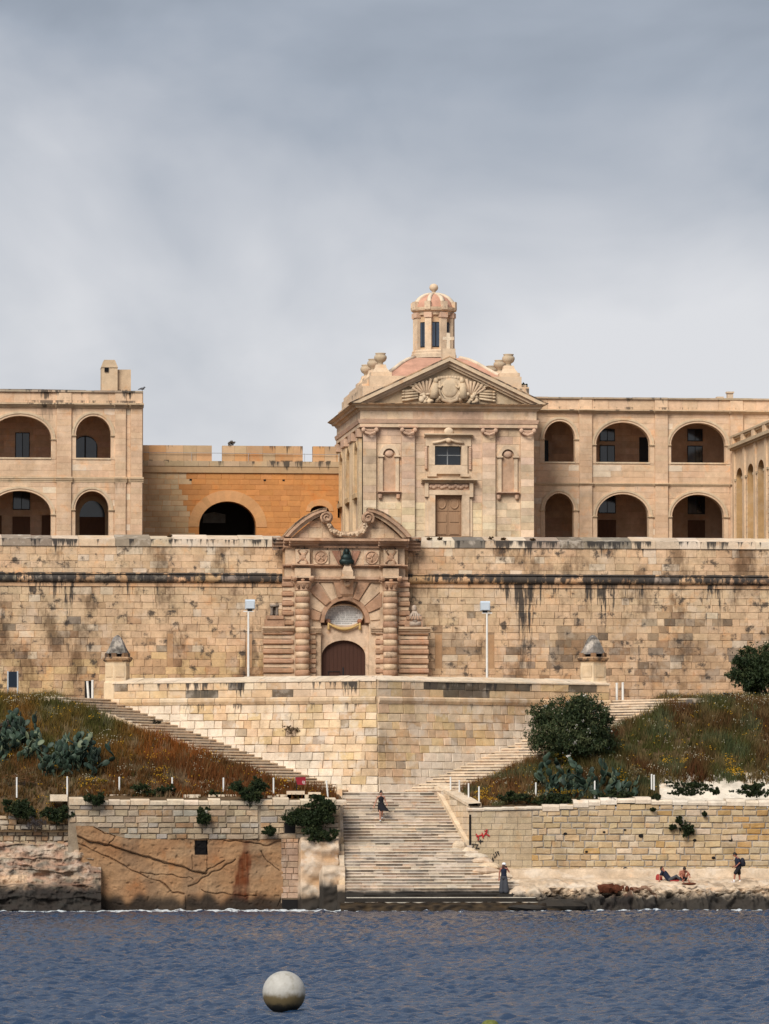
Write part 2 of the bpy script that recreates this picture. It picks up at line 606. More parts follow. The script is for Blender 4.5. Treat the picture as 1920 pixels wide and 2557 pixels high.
# ================================================================== materials
Z_COP, Z_CORD = fz(1350, Y_WALL), fz(1458, Y_WALL)
M_WALL = stone_mat('fort_stone', [(fz(1364, Y_WALL), 1.1, .85, .545), (Z_CORD + .02, 3.6, .93, .515), (fz(1530, Y_WALL), 4.6, .8, .565), (fz(1610, Y_WALL), 3.4, .55, .56)], .40, .30, .22, .8, black=.9, black_thr=.545, grime=.92)
M_COPE = stone_mat('coping_stone', [(fz(1350, Y_WALL) + .02, .8, .95, .455)], .25, .25, .5, .6, black=.35, black_thr=.60)
M_CORD = stone_mat('cordon_stone', [(fz(1430, Y_WALL), 1.1, .96, .36)], .4, .3, .1, .6, black=.88, black_thr=.45)
M_GATE = stone_mat('gate_stone', [(fz(1366, 30.5), 1.8, .8, .555), (fz(1440, 30.5), 1.5, .5, .58)], .35, .30, .12, .9, black=.5, black_thr=.585, grime=.45)
M_CRUST = stone_mat('black_crusted_stone', [], .4, .4, .1, .6, black=.9, black_thr=.44)
M_SPUR = stone_mat('spur_stone', [(fz(1757, 16), 1.4, .8, .575)], .35, .30, .55, .8, black=.32, black_thr=.62, grime=.35)
M_SPARA = stone_mat('spur_parapet_stone', [(fz(1702, 16) + .05, 1.1, .95, .50)], .25, .28, .25, .6, black=.3, black_thr=.62)
M_SMOOTH = stone_mat('smooth_ashlar', [(fz(1030, 61), 1.6, .35, .60), (fz(1210, 61), 1.2, .35, .60)], .28, .22, .14, .4, black=.30, black_thr=.62, grime=.25)
M_ATTIC = stone_mat('attic_stone', [(fz(977, 61), .9, .85, .51), (fz(1010, 61), .7, .75, .53)], .28, .24, .08, .45, black=.35, black_thr=.60)
M_CHAP = stone_mat('chapel_stone', [(fz(1030, 57), .9, .45, .58)], .35, .26, .12, .5, black=.28, black_thr=.62, grime=.30)
M_ORANGE = stone_mat('orange_stone', [(fz(1113, 72), 1.0, .8, .54), (fz(1153, 72), .8, .85, .5)], .15, .16, .0, .3)
M_QUAY = stone_mat('quay_stone', [], .28, .30, .2, .9, black=.35, black_thr=.62, grime=.35)
M_STEP = stone_mat('step_stone', [], .3, .34, .3, .5, black=.55, black_thr=.585, wet=(.95, 1.25, .5))
M_ROCK = stone_mat('shore_rock', [], .45, .5, .35, 1.0, wet=(1.05, 1.75, 1.5), black=.3, black_thr=.6)
M_GLASS = glass_mat('dark_glass')
M_GLASSB = glass_mat('bluish_glass', (.03, .045, .07))
M_WOOD = wood_mat('brown_wood', (.075, .033, .018), (.16, .075, .04))
M_GATEWOOD = wood_mat('gate_wood', (.035, .014, .009), (.075, .030, .018))
M_CHAPWOOD = wood_mat('chapel_door_wood', (.26, .15, .085), (.40, .25, .15))
M_FRAME = plain('dark_frame', (.012, .013, .016), .5)
M_WHITE = plain('white_paint', (.72, .70, .66), .5, vary=.1)
M_LAMP = plain('lamp_housing', (.50, .56, .62), .35, vary=.05)
M_BRONZE = plain('bronze', (.020, .032, .030), .5, .6, .35, 9)
M_DARK = plain('dark_void', (.008, .007, .007), .95)
M_PINK = plain('pink_roof', (.50, .27, .185), .85, vary=.25, scale=1.4)
M_MARBLE = plain('white_marble', (.62, .60, .57), .5, vary=.06)
M_INK = plain('cut_letters', (.10, .09, .085), .9)
M_GARL = plain('gilded_stone', (.50, .33, .13), .8, vary=.3, scale=12)
M_LEAF = leaf_mat('leaves')
M_GRASS = leaf_mat('grass_blades', .3, .9)
M_CACT = plain('cactus_skin', (.05, .08, .05), .55, vary=.25, scale=3, tinted=True)
M_EARTH = plain('dry_earth', (.10, .062, .03), .95, vary=.35, scale=1.5)
M_RUST = plain('rusty_iron', (.10, .030, .013), .9, .2, .5, 12)

# ================================================================== sea
def build_sea():
    xs = np.concatenate([[-1500, -500, -200, -90, -45], np.arange(-28, 24.01, .15), [45, 90, 200, 500, 1500]])
    ys = np.concatenate([[-3000, -1200, -600, -300, -210], np.arange(-164, -70, .11), np.arange(-70, 3.0, .20), [7, 16]])
    gx, gy = np.meshgrid(xs, ys)
    z = np.zeros_like(gx)
    rng = np.random.default_rng(5)
    for i in range(44):
        lam = 0.40 * (1.027 ** i) * rng.uniform(.9, 1.1)
        ang = -math.pi / 2 + rng.normal(0, .85)
        k = 2 * math.pi / lam
        amp = .0135 * lam ** .95
        ph = rng.uniform(0, 6.28)
        arg = k * (gx * math.cos(ang) + gy * math.sin(ang)) + ph
        arg += .8 * np.sin(gx * .13 * rng.uniform(.6, 1.4) + gy * .09 * rng.uniform(.6, 1.4) + ph * 2)
        z += amp * (np.exp(np.sin(arg) - 1) * 2 - .93)
    gust = .95 + .18 * np.clip(np.sin(gx * .21 + gy * .05 + 1.3) * np.sin(gy * .083 - gx * .06) + .35 * np.sin(gx * .5 - gy * .21), -1, 1)
    z = z * gust
    inside = (gx > -28) & (gx < 24) & (gy > -164)
    fade = np.clip((gy + 164) / 6, 0, 1)
    z = np.where(inside, z * fade, 0)
    ny, nx = gx.shape
    me = bpy.data.meshes.new('sea_water')
    co = np.stack([gx, gy, z], -1).reshape(-1, 3)
    ii = np.arange(ny * nx).reshape(ny, nx)
    fc = np.stack([ii[:-1, :-1], ii[:-1, 1:], ii[1:, 1:], ii[1:, :-1]], -1).reshape(-1, 4)
    me.vertices.add(len(co)); me.vertices.foreach_set('co', co.ravel())
    me.loops.add(fc.size); me.loops.foreach_set('vertex_index', fc.ravel())
    me.polygons.add(len(fc)); me.polygons.foreach_set('loop_start', np.arange(0, fc.size, 4))
    me.polygons.foreach_set('loop_total', np.full(len(fc), 4))
    me.update(); me.validate()
    m, t = new_mat('sea')
    pos = t.n('ShaderNodeNewGeometry').outputs['Position']
    a = t.noise(t.vm('MULTIPLY', pos, (1, .55, 1)), 5.5, 4, .65, .4)
    c = t.mix(t.noise(pos, .12, 3), (.008, .025, .060), (.016, .040, .090))
    # broken white water along the shore
    sp = t.n('ShaderNodeSeparateXYZ'); t.put(sp.inputs[0], pos)
    near = t.ramp(sp.outputs[1], -4.5, .8, 0, 1)
    fo = t.noise(t.vm('MULTIPLY', pos, (1.0, .35, 1)), 1.6, 6, .72)
    foam = t.ramp(t.m('ADD', fo, t.m('MULTIPLY', t.m('SUBTRACT', near, 1), .42)), .40, .49, 0, .95)
    c = t.mix(foam, c, (.62, .66, .68))
    rg = t.m('ADD', .11, t.m('MULTIPLY', foam, .5))
    surf(m, t, principled(t, c, rg, 0, a, .75, .08, .5))
    o = finish(me, 'sea_water', m, None, True, 'structure', [], (0, 0, 0))
    return o
build_sea()

def sheet(name, fn, us, vs, mat, tint=(1, 1, 1), smooth=True, kind='structure', parent=None):
    """grid surface fn(u,v)->(x,y,z[,tint])"""
    mb = MB()
    nu, nv = len(us), len(vs)
    tints = []
    for v in vs:
        for u in us:
            r = fn(u, v)
            mb.v.append(tuple(r[:3])); tints.append(r[3] if len(r) > 3 else tint)
    for j in range(nv - 1):
        for i in range(nu - 1):
            a = j * nu + i
            mb.f.append((a, a + 1, a + 1 + nu, a + nu))
            mb.c.append(tints[a])
    return mb.build(name, mat, parent, smooth, kind)

# sea bed, banks, courtyard
mb = MB(); mb.add([(-1500, -3000, -4), (1500, -3000, -4), (1500, 14, -4), (-1500, 14, -4)], [(0, 1, 2, 3)]); mb.build('sea_bed', M_EARTH, None, kind='structure')
xsl = list(np.linspace(-60, -24, 8)) + list(np.arange(-23.5, stair_left(8) - .3, .35)) + [stair_left(8) - .12]
sheet('grass_bank_west', lambda x, y: (x, y, ground_z(x, y)), xsl, list(np.arange(5.3, 33.5, .4)), M_EARTH)
def bank_r(u, y):
    e = interp(y, [(6.3, fx(1170, 6.3, 2020)), (12.2, fx(1088, 12.2, 1982)), (13.0, fx(1092, 13, 1972)), (34, fx(1100, 20, 1970))]) + .15
    x = e + (60 - e) * u ** 1.7
    return (x, y, ground_z(x, y))
sheet('grass_bank_east', bank_r, list(np.linspace(0, 1, 130)), list(np.arange(6.45, 33.5, .4)), M_EARTH)
mb = MB(); zc = fz(1420, 60); mb.add([(-120, 33.6, zc), (120, 33.6, zc), (120, 260, zc), (-120, 260, zc)], [(0, 1, 2, 3)]); mb.build('courtyard_ground', M_EARTH, None, kind='structure')
Z_COURT = zc

# ================================================================== curtain wall either side of the gate
ZW = {k: fz(v, Y_WALL) for k, v in dict(top=1336, cope=1350, copeb=1367, corda=1437, cord=1458, band=1467, base=1756).items()}
SLAB0, SLAB1 = fx(705, Y_WALL), fx(1015, Y_WALL)
XG0, XG1 = SLAB0, SLAB1

def pick_wall(side):
    def f(X, Z, rnd):
        n = nz(X * .22, Z * .30, 1.0) + .5 * nz(X * .6, Z * .9, 4.0)
        t = (Z - ZW['base']) / (ZW['cord'] - ZW['base'])
        if Z > ZW['cord']:
            c = lerp(CREAM, PEACH, max(0, min(1, .45 + n * .9)))
            if rnd.random() < .10: c = lerp(c, PALE, .7)
            if rnd.random() < .06: c = lerp(c, BROWN, .45)
        else:
            c = lerp(PEACH, CREAM, max(0, min(1, t * 1.25 - .15 + n * .45)))
            if side < 0 and t < .42:
                c = lerp(c, YEL if rnd.random() < .45 else TAN, .65)
            dk = {-1: .06, 1: .10}[side] + (.42 * max(0, 1 - abs(t - .50) / .26) * max(0, .4 + n * 1.6))
            if side > 0: dk += .42 * sm((X - 6) / 12) * max(0, 1 - abs(t - .42) / .34)
            r = rnd.random()
            if t < .82 and r < dk:
                c = lerp(c, rnd.choice([BROWN, BROWN, GREY, DARK, DARK, TAN] if side > 0 and X > 8 else [BROWN, GREY, GREY, TAN]), rnd.uniform(.3, .85))
            elif r > .95: c = lerp(c, PALE, .7)
        k_ = .93 if Z > ZW['cord'] else .86
        return jit(tuple(q * k_ * 1.06 for q in c), .07, rnd)
    return f

for side, xa, xb, lab in ((-1, -44.0, XG0, 'long weathered limestone curtain wall with rounded cordon, left of the gateway'),
                          (1, XG1, 46.0, 'long stained limestone curtain wall with rounded cordon, right of the gateway')):
    t = thing('curtain_wall', lab, 'wall', ((xa + xb) / 2, Y_WALL, ZW['base']))
    mb = MB((.33, .22, .135))
    x0, x1 = (xa, SLAB0) if side < 0 else (SLAB1, xb)
    mb.box(x0, x1, Y_WALL, Y_WALL + 1.2, ZW['base'] - 1.5, ZW['copeb'])
    mb.build('wall_core', M_WALL, t)
    pk = pick_wall(side)
    slots = [(417, 433), (613, 630)] if side < 0 else [(1086, 1104), (1217, 1234)]
    sl = [(fx(a, Y_WALL) - xa, fx(b, Y_WALL) - xa) for a, b in slots]
    zs0, zs1 = fz(1674, Y_WALL), fz(1584, Y_WALL)
    if side < 0:
        dz = fz(1700, Y_WALL); da, db = fx(211, Y_WALL) - xa, fx(231, Y_WALL) - xa
    def excl(v0, v1, base=ZW['base'], side=side):
        r = []
        m = base + (v0 + v1) / 2
        if zs0 < m < zs1: r += sl
        if side < 0 and m < dz: r.append((da, db))
        return r
    seen = lambda p: -22.6 < p.x < 24
    hidden = lambda p: (None if (p.z < fz(1702, Y_WALL) and fx(300, Y_WALL) < p.x < fx(1505, Y_WALL)) else (True if seen(p) else False))
    masonry(t, (xa, Y_WALL, ZW['base']), (1, 0, 0), (0, 0, 1), (0, -1, 0), xb - xa, ZW['band'] - ZW['base'], .425, (.42, .95),
            lambda u, v, r: pk(xa + u, ZW['base'] + v, r), M_WALL, 11 + side, excl, .016, .032, .016, .016, 210, 'stone', show=hidden)
    masonry(t, (xa, Y_WALL, ZW['cord'] + .45), (1, 0, 0), (0, 0, 1), (0, -1, 0), xb - xa, ZW['copeb'] - ZW['cord'] - .45, .425, (.45, 1.2),
            lambda u, v, r: pk(xa + u, ZW['cord'] + .45 + v, r), M_WALL, 31 + side, None, .013, .028, .012, .010, 90, 'stone', show=seen)
    # shallow slots are recessed panels
    for k, (a, b) in enumerate(sl):
        p = MB((.40, .24, .13)); p.box(xa + a + .02, xa + b - .02, Y_WALL - .012, Y_WALL + .1, zs0, zs1); p.build('recessed_slot', M_SMOOTH, t)
    if side < 0:
        p = MB((.01, .01, .01)); p.box(xa + da + .03, xa + db - .03, Y_WALL - .015, Y_WALL + .1, ZW['base'], dz - .03); p.build('dark_doorway', M_DARK, t)
    rnd = random.Random(5 + side)
    # cordon: half-round drums, flat band below, small ledge above
    n = 28
    c = (ZW['corda'] + ZW['cord']) / 2; rr = (ZW['corda'] - ZW['cord']) / 2
    x = x0 - (0 if side > 0 else 0)
    def cordon(xs, xe):
        x = xs
        while x < xe - .05:
            e = min(x + rnd.uniform(.9, 1.7), xe)
            d = MB(jit(rnd.choice([TAN, GREY, PEACH, TAN]), .2, rnd))
            ring = [(Y_WALL - .02 - rr * 1.15 * math.sin(math.pi * i / 10), c - rr * math.cos(math.pi * i / 10)) for i in range(11)]
            d.prismx(ring + [(Y_WALL + .05, c + rr), (Y_WALL + .05, c - rr)], x + .008, e - .008)
            yield d, (x + e) / 2
            x = e
    rest = MB()
    for d, xm in cordon(x0, x1):
        if -23 < xm < 24: d.build('cordon_stone', M_CORD, t)
        else: rest.add(d.v, d.f, d.c[0])
    if rest.v: rest.build('cordon_stone', M_CORD, t)
    d = MB(PEACH); d.box(x0, x1, Y_WALL - .09, Y_WALL, ZW['band'], ZW['cord'] - .005); d.build('cordon_band', M_WALL, t)
    d = MB(TAN); d.prismx([(Y_WALL - .26, ZW['corda'] + .012), (Y_WALL + .02, ZW['corda'] + .012), (Y_WALL + .02, ZW['corda'] + .14), (Y_WALL - .05, ZW['corda'] + .10)], x0, x1); d.build('cordon_ledge', M_CORD, t)
    # coping blocks and the sloping parapet top
    x = x0
    rest = MB()
    while x < x1 - .05:
        e = min(x + rnd.uniform(.9, 2.2), x1)
        d = MB(jit(lerp(PALE, TAN, rnd.uniform(0, .5)), .12, rnd))
        kx_ = 960 + F_PX * (Vector((x, Y_WALL, 22)) - CAM).dot(RGT) / (Vector((x, Y_WALL, 22)) - CAM).dot(FWD)
        if any(a_ < kx_ < b_ for a_, b_ in ((-20, 115), (275, 370), (1130, 1175), (1272, 1320), (1365, 1460), (1500, 1560))): d.t = jit(lerp(d.t, (.07, .062, .055), rnd.uniform(.5, .85)), .1, rnd)
        y0 = Y_WALL - .10 + rnd.uniform(-.02, .02); dz_ = rnd.uniform(-.02, .02)
        d.prismx([(y0, ZW['copeb']), (y0, ZW['cope'] + dz_), (Y_WALL + 1.6, ZW['top'] + dz_ + rnd.uniform(-.03, .03)), (Y_WALL + 1.6, ZW['copeb'])], x + .008, e - .008)
        if -23 < x < 24: d.build('coping_stone', M_COPE, t)
        else: rest.add(d.v, d.f, d.c[0])
        x = e
    if rest.v: rest.build('coping_stone', M_COPE, t)

# ================================================================== the spur terrace in front of the gate
ZS = dict(top=fz(1687, 15.5), par=fz(1701, 14.2), c1=fz(1739, 13.9), c0=fz(1757, 13.9), base=Z_LAND - .6)
t = thing('spur_terrace', 'pointed limestone terrace wall jutting out below the gate, its corner facing the stairs', 'wall', (B0.x, B0.y, Z_LAND))
BAT = .12
hgt = ZS['c1'] - Z_LAND
def inset(b):
    """plan triangle of the spur, set in by b"""
    bis = (UL + UR).normalized()
    half = math.acos(max(-1, min(1, UL.dot(UR)))) / 2
    c = B0 + bis * (b / math.sin(half))
    l = BL - NL * b; r = BR - NR * b
    return [l, c, r]
def ring(b, z):
    l, c, r = inset(b)
    return [(l.x, l.y, z), (c.x, c.y, z), (r.x, r.y, z), (r.x + .8, 31.0, z), (l.x - .4, 31.0, z)]
d = MB((.42, .31, .20))
d.strip(ring(-.0, ZS['base']), ring(BAT * hgt, ZS['c1']), close=True)
d.add(ring(BAT * hgt, ZS['c1']), [(0, 1, 2, 3, 4)])
d.build('wall_core', M_SPUR, t)
half = math.acos(UL.dot(UR)) / 2
def pick_spur(u, v, rnd):
    n = nz(u * .35, v * .45, 9.0)
    c = lerp(CREAM, PALE, max(0, min(1, .35 + n)))
    r = rnd.random()
    s_l = flight_z(u, RUN_L) - Z_LAND
    low = sm((1.5 - (v - s_l)) / .8 + 1.2 * n)
    c = lerp(c, (.66, .565, .46), .75 * low)
    if low > .4: return jit(c, .06, rnd)
    if r < .20: c = lerp(c, YEL, .7)
    elif r < .28: c = lerp(c, TAN, .6)
    elif r < .33: c = lerp(c, GREY, .6)
    elif r > .90: c = lerp(c, PEACH, .6)
    return jit(c, .10, rnd)
for (U_, N_, LEN, run, sd_) in ((UL, NL, LEN_L, RUN_L, 3), (UR, NR, LEN_R, RUN_R, 4)):
    Vv = (Vector((0, 0, 1)) - N_ * BAT)
    kk = BAT / math.tan(half)
    ex = lambda v0, v1: [(-1, kk * v1)]
    def show(p, U_=U_, run=run):
        s = (p - B0).dot(U_)
        return None if p.z < flight_z(s, run) - .5 else True
    masonry(t, B0 + Vector((0, 0, Z_LAND)), U_, Vv, N_, LEN, ZS['c0'] - Z_LAND, .44, (.45, 1.05), pick_spur, M_SPUR, 50 + sd_, ex,
            .020, .045, .022, .020, 170, 'stone', show=show)
    # cordon, parapet courses, coping
    b1 = BAT * hgt
    l, c, r_ = inset(b1)
    O_ = c.copy()
    rnd = random.Random(80 + sd_)
    for (za, zb, pj, hs, nm, mt) in ((ZS['c0'], ZS['c1'], .22, (1.0, 1.9), 'cordon_stone', M_SPUR), (ZS['c1'], (ZS['c1'] + ZS['par']) / 2, .0, (.8, 1.4), 'parapet_stone', M_SPARA),
                                     ((ZS['c1'] + ZS['par']) / 2, ZS['par'], .02, (.6, 1.2), 'parapet_stone', M_SPARA)):
        s = .02
        while s < LEN - .05:
            e = min(s + rnd.uniform(*hs), LEN - b1 * .2)
            if e - s < .1: break
            d = MB(jit(lerp(CREAM, rnd.choice([PALE, YEL, TAN]), rnd.uniform(0, .6)), .1, rnd))
            p = lambda q, o, z: O_ + U_ * q + N_ * o + Vector((0, 0, z))
            g = .012
            if nm == 'parapet_stone':
                pc = p((s + e) / 2, 0, za) - CAM; kx_ = 960 + F_PX * pc.dot(RGT) / pc.dot(FWD)
                blk = [(1072, 1310), (1420, 1488), (288, 335), (558, 592)] if pj else [(1110, 1222), (470, 500), (670, 690), (705, 740), (505, 530)]
                if any(a_ < kx_ < b_ for a_, b_ in blk): d.t = jit(lerp(d.t, (.050, .046, .042), rnd.uniform(.75, .93)), .1, rnd)
            if nm == 'cordon_stone':
                prof = [(pj * .55 * (1 + 0), za), (pj, za + (zb - za) * .45), (pj, za + (zb - za) * .8), (pj * .6, zb)]
                vs = [p(s + g, -.1, za)] + [p(s + g, o, z) for o, z in prof] + [p(s + g, -.1, zb)]
                ve = [p(e - g, -.1, za)] + [p(e - g, o, z) for o, z in prof] + [p(e - g, -.1, zb)]
                m_ = len(vs)
                d.strip(vs, ve, close=True); d.add(vs + ve, [tuple(range(m_)), tuple(range(2 * m_ - 1, m_ - 1, -1))])
            else:
                pj2 = pj + rnd.uniform(-.012, .012)
                block(d, O_ + Vector((0, 0, za)), U_, Vector((0, 0, 1)), N_, s + g, e - g, g, zb - za - g, .04 + pj2, .015, rnd, d.t, .006)
            d.build(nm, mt, t)
            s = e
    d = MB((.40, .31, .21))
    p = lambda q, o, z: O_ + U_ * q + N_ * o + Vector((0, 0, z))
    q0 = .55 * math.cos(half) / math.sin(half)
    a = [p(0, .0, ZS['c1'] - .05), p(0, .0, ZS['par']), p(.62, -1.3, ZS['par']), p(.62, -1.3, ZS['c1'] - .05)]
    b = [p(LEN - .1, .0, ZS['c1'] - .05), p(LEN - .1, .0, ZS['par']), p(LEN - .1, -1.3, ZS['par']), p(LEN - .1, -1.3, ZS['c1'] - .05)]
    d.strip(a, b, close=True); d.add(b, [(0, 1, 2, 3)])
    d.build('parapet_core', M_SPARA, t)
    s = .0
    while s < LEN - .1:
        e = min(s + rnd.uniform(.7, 1.5), LEN - .05)
        d = MB(jit(lerp(PALE, CREAM, rnd.uniform(0, .3)), .06, rnd))
        g = .01
        k0, k1 = max(s, .0), e
        zt = ZS['top'] + rnd.uniform(-.02, .02)
        sh = lambda q, o: max(q, -o * math.cos(half) / math.sin(half) * 1.0) if s < .8 else q
        vs = [p(k0 + g, .10, ZS['par']), p(k0 + g, .10, ZS['par'] + .07), p(max(k0 + g, .55), -1.2, zt), p(max(k0 + g, .55), -1.2, ZS['par'])]
        ve = [p(k1 - g, .10, ZS['par']), p(k1 - g, .10, ZS['par'] + .07), p(k1 - g, -1.2, zt), p(k1 - g, -1.2, ZS['par'])]
        d.strip(vs, ve, close=True); d.add(vs + ve, [(0, 1, 2, 3), (7, 6, 5, 4)])
        d.build('coping_stone', M_SPARA if rnd.random() < .0 else M_STEP, t)
        s = e
# pavement of the terrace and the level ground in front of the curtain wall
l, c, r_ = inset(1.2)
d = MB((.42, .34, .25)); d.add([(l.x, l.y, ZS['c1'] - .25), (c.x, c.y + 1, ZS['c1'] - .25), (r_.x, r_.y, ZS['c1'] - .25), (r_.x + .5, 31.9, ZS['c1'] - .25), (l.x - .3, 31.9, ZS['c1'] - .25)], [(0, 1, 2, 3, 4)])
d.build('terrace_pavement', M_STEP, None, kind='structure')
Z_TERR = ZS['c1'] - .25

# ================================================================== stairs
def pick_step(rnd, i):
    r = rnd.random()
    c = lerp(PALE, CREAM, rnd.random())
    if r < .24: c = lerp(c, TAN, .8)
    elif r < .42: c = lerp(c, GREY, .8)
    elif r < .53: c = lerp(c, BROWN, .8)
    elif r < (.62 if i > 18 else .57): c = lerp(c, DARK, .75)
    c = lerp(c, tuple(sum(c) / 3 * q for q in (1.12, .99, .89)), .45)
    c = tuple(q * .80 for q in c)
    return jit(c, .1, rnd)
t = thing('harbour_stairs', 'broad flight of worn limestone steps rising from the water to the landing', 'stairs', (stair_left(1), Y_ST0, 0))
rnd = random.Random(77)
for i in range(N_ST):
    y0 = Y_ST0 + i * ST_RUN
    z0, z1 = Z_ST0 + i * ST_RISE, Z_ST0 + (i + 1) * ST_RISE
    xa, xb = stair_left(y0), stair_right(y0) + (.25 if i < 17 else .05) + rnd.uniform(-.08, .08)
    if i < 15: xb += rnd.uniform(0, .35)
    x = xa
    while x < xb - .05:
        e = x + rnd.uniform(.7, 1.9)
        if e > xb - .4: e = xb
        d = MB(pick_step(rnd, i))
        yj = y0 + rnd.uniform(-.03, .02)
        d.box(x + .006, e - .006, yj, y0 + ST_RUN + .3, z0 - .10, z1 - .036)
        d.build('step_stone', M_STEP, t)
        x = e
    # worn, forward-tilted tread with a rounded nose
    n = max(4, int((xb - xa) / .8))
    d = MB(jit(lerp(PALE, CREAM, rnd.uniform(0, .35)), .05, rnd))
    for k in range(n):
        xa_, xb_ = xa + (xb - xa) * k / n, xa + (xb - xa) * (k + 1) / n - .004
        j = rnd.uniform(-.012, .010); jy = rnd.uniform(-.03, .03)
        yf = y0 - .035 + jy
        d.prismx([(yf + .012, z1 - .034), (yf, z1 - .022), (yf + .006, z1 - .010 + j * .4), (yf + .03, z1 - .002 + j * .4), (y0 + ST_RUN + .05, z1 + .022), (y0 + ST_RUN + .05, z1 - .034)], xa_, xb_, jit(lerp(d.t, (.50, .44, .37), rnd.uniform(.2, .9)), .12, rnd))
    d.build('tread', M_STEP, t)
# landing and the low dark steps at the water
d = MB(lerp(PALE, CREAM, .4))
l, c, r_ = inset(-.1)
lo = B0 + UL * (S0 + .2) + NL * FLW; ro = B0 + UR * (S0 + .2) + NR * FLW
li = B0 + UL * (S0 + .2) - NL * .6; ri = B0 + UR * (S0 + .2) - NR * .6
zl = Z_LAND
pl = [(stair_left(12) , 12.25), (stair_right(12) + .1, 12.25), (ro.x, max(ro.y, 12.3)), (ri.x, ri.y), (B0.x, B0.y + 1), (li.x, li.y), (lo.x, max(lo.y, 12.3))]
d.add([(x, y, zl + .03) for x, y in pl] + [(x, y, zl - .6) for x, y in pl], [tuple(range(7)), (0, 7, 8, 1), (1, 8, 9, 2), (6, 13, 7, 0)])
d.build('landing', M_STEP, t)
for i in range(3):
    d = MB(lerp(TAN, DARK, .6))
    z = Z_ST0 - .0 - i * .26
    d.box(stair_left(1) - .1 * i, stair_right(1) + .9 + .5 * i, Y_ST0 - .30 * (i + 1), Y_ST0 + .2, z - .26 - (.8 if i == 2 else 0), z - .01)
    d.build('algae_step', M_STEP, t)
    if i < 2:
        d = MB((.55, .50, .42)); d.box(stair_left(1) - .1 * i + .02, stair_right(1) + .85 + .5 * i, Y_ST0 - .30 * (i + 1) - .012, Y_ST0 + .1, z - .045, z - .006); d.build('worn_edge', M_QUAY, t)

for (U_, N_, run, lab, nm) in ((UL, NL, RUN_L, 'narrower flight of steps climbing left along the spur terrace wall', 'upper_flight'),
                               (UR, NR, RUN_R, 'narrower flight of steps climbing right along the spur terrace wall, behind the bush', 'upper_flight')):
    t = thing(nm, lab, 'stairs', tuple(B0 + U_ * S0 + N_ * 2 + Vector((0, 0, Z_LAND))))
    for i in range(N_UP):
        s = S0 + i * run
        z0, z1 = Z_LAND + i * RISE, Z_LAND + (i + 1) * RISE
        d = MB(pick_step(rnd, 0))
        w_out = FLW + rnd.uniform(-.08, .08) + (1.6 * sm((i - 22) / 10) if U_ is UR else 1.0 * sm((i - 22) / 10))
        P3 = lambda a, o, z: B0 + U_ * a + N_ * o + Vector((0, 0, z))
        o = -.9
        while o < w_out - .1:
            e = min(o + rnd.uniform(.8, 1.6), w_out)
            if w_out - e < .3: e = w_out
            tt = pick_step(rnd, 0)
            cc = P3(s + run / 2 + .15, (o + e) / 2, (z0 + z1) / 2 - .18)
            d.obox(cc, U_, N_, (0, 0, 1), run / 2 + .15, (e - o) / 2 - .005, (z1 - z0) / 2 + .12, tt)
            o = e
        tt = jit(lerp(PALE, CREAM, rnd.uniform(0, .3)), .06, rnd)
        d.obox(P3(s + run / 2, (w_out - .9) / 2, z1 - .028), (U_ + Vector((0, 0, .05))).normalized(), N_, (0, 0, 1), run / 2 + .035, (w_out + .9) / 2, .032, tt)
        d.build('step', M_STEP, t)
    s = S0 + N_UP * run
    d = MB(lerp(PALE, CREAM, .3))
    d.obox(P3(s + .9, (w_out - .9) / 2, Z_UP - .12), U_, N_, (0, 0, 1), 1.0, (w_out + .9) / 2, .13)
    d.build('top_landing', M_STEP, t)
    # outer kerb
    d = MB(CREAM)
    a0, a1 = P3(S0 + 1, FLW + .22, Z_LAND + .10), P3(S0 + N_UP * run - 3, FLW + .32, Z_UP - 3 * RISE / run + .12)
    d.strip([a0 + N_ * -.16, a0 + N_ * .16, a0 + N_ * .16 + Vector((0, 0, -.8)), a0 - N_ * .16 + Vector((0, 0, -.8))],
            [a1 + N_ * -.16, a1 + N_ * .16, a1 + N_ * .16 + Vector((0, 0, -.8)), a1 - N_ * .16 + Vector((0, 0, -.8))], close=True)
    d.build('kerb', M_STEP, t)

# ================================================================== the gateway
YG = 31.2                                     # main face of the gate, a little before the curtain wall
def gx(c): return fx(640 + c / 3.775, YG, 1500)
def gz(c): return fz(1250 + c / 3.775, YG, 860)
GT = thing('fort_gateway', 'tall carved baroque gateway with banded columns, arched door and broken curved pediment', 'gateway', (gx(835), YG, Z_TERR))
rnd = random.Random(42)
PK = (.48, .305, .20)      # pinkish gate stone
PK2 = (.41, .245, .155)
LT = (.58, .42, .285)
zb = Z_TERR
XC = gx(835)
def mir(c): return 2 * 842 - c                # mirrored crop column about the axis
# core wall with the arched recess and the door opening
d = MB(LT)
pierced_wall(d, YG, YG + 1.1, gx(500), gx(1190), zb, gz(770), [(gx(608), gx(1062), zb, gz(1150), gz(905))], LT)
d.build('arch_wall', M_GATE, GT)
d = MB((.52, .38, .26))
pierced_wall(d, YG + .28, YG + .75, gx(570), gx(1100), zb, gz(1175), [(gx(620), gx(1035), zb, gz(1470), gz(1315))], (.56, .41, .29))
d.build('door_wall', M_GATE, GT)
d = MB((.30, .17, .11)); d.box(gx(585), gx(1090), YG + .95, YG + 1.09, gz(1200), gz(890)); d.build('lunette_back', M_GATE, GT)  # dark tint carries the shadow of the recess
# arch moulding and oval hood, dark under its deep soffit
ap_i, ap_o = arch_pts(gx(640), gx(1030), gz(1150), gz(940), 20), arch_pts(gx(600), gx(1070), gz(1150), gz(900), 20)
d = MB(PK2); d.band(ap_i, ap_o, YG - .06, YG + .7); d.build('arch_ring', M_GATE, GT)
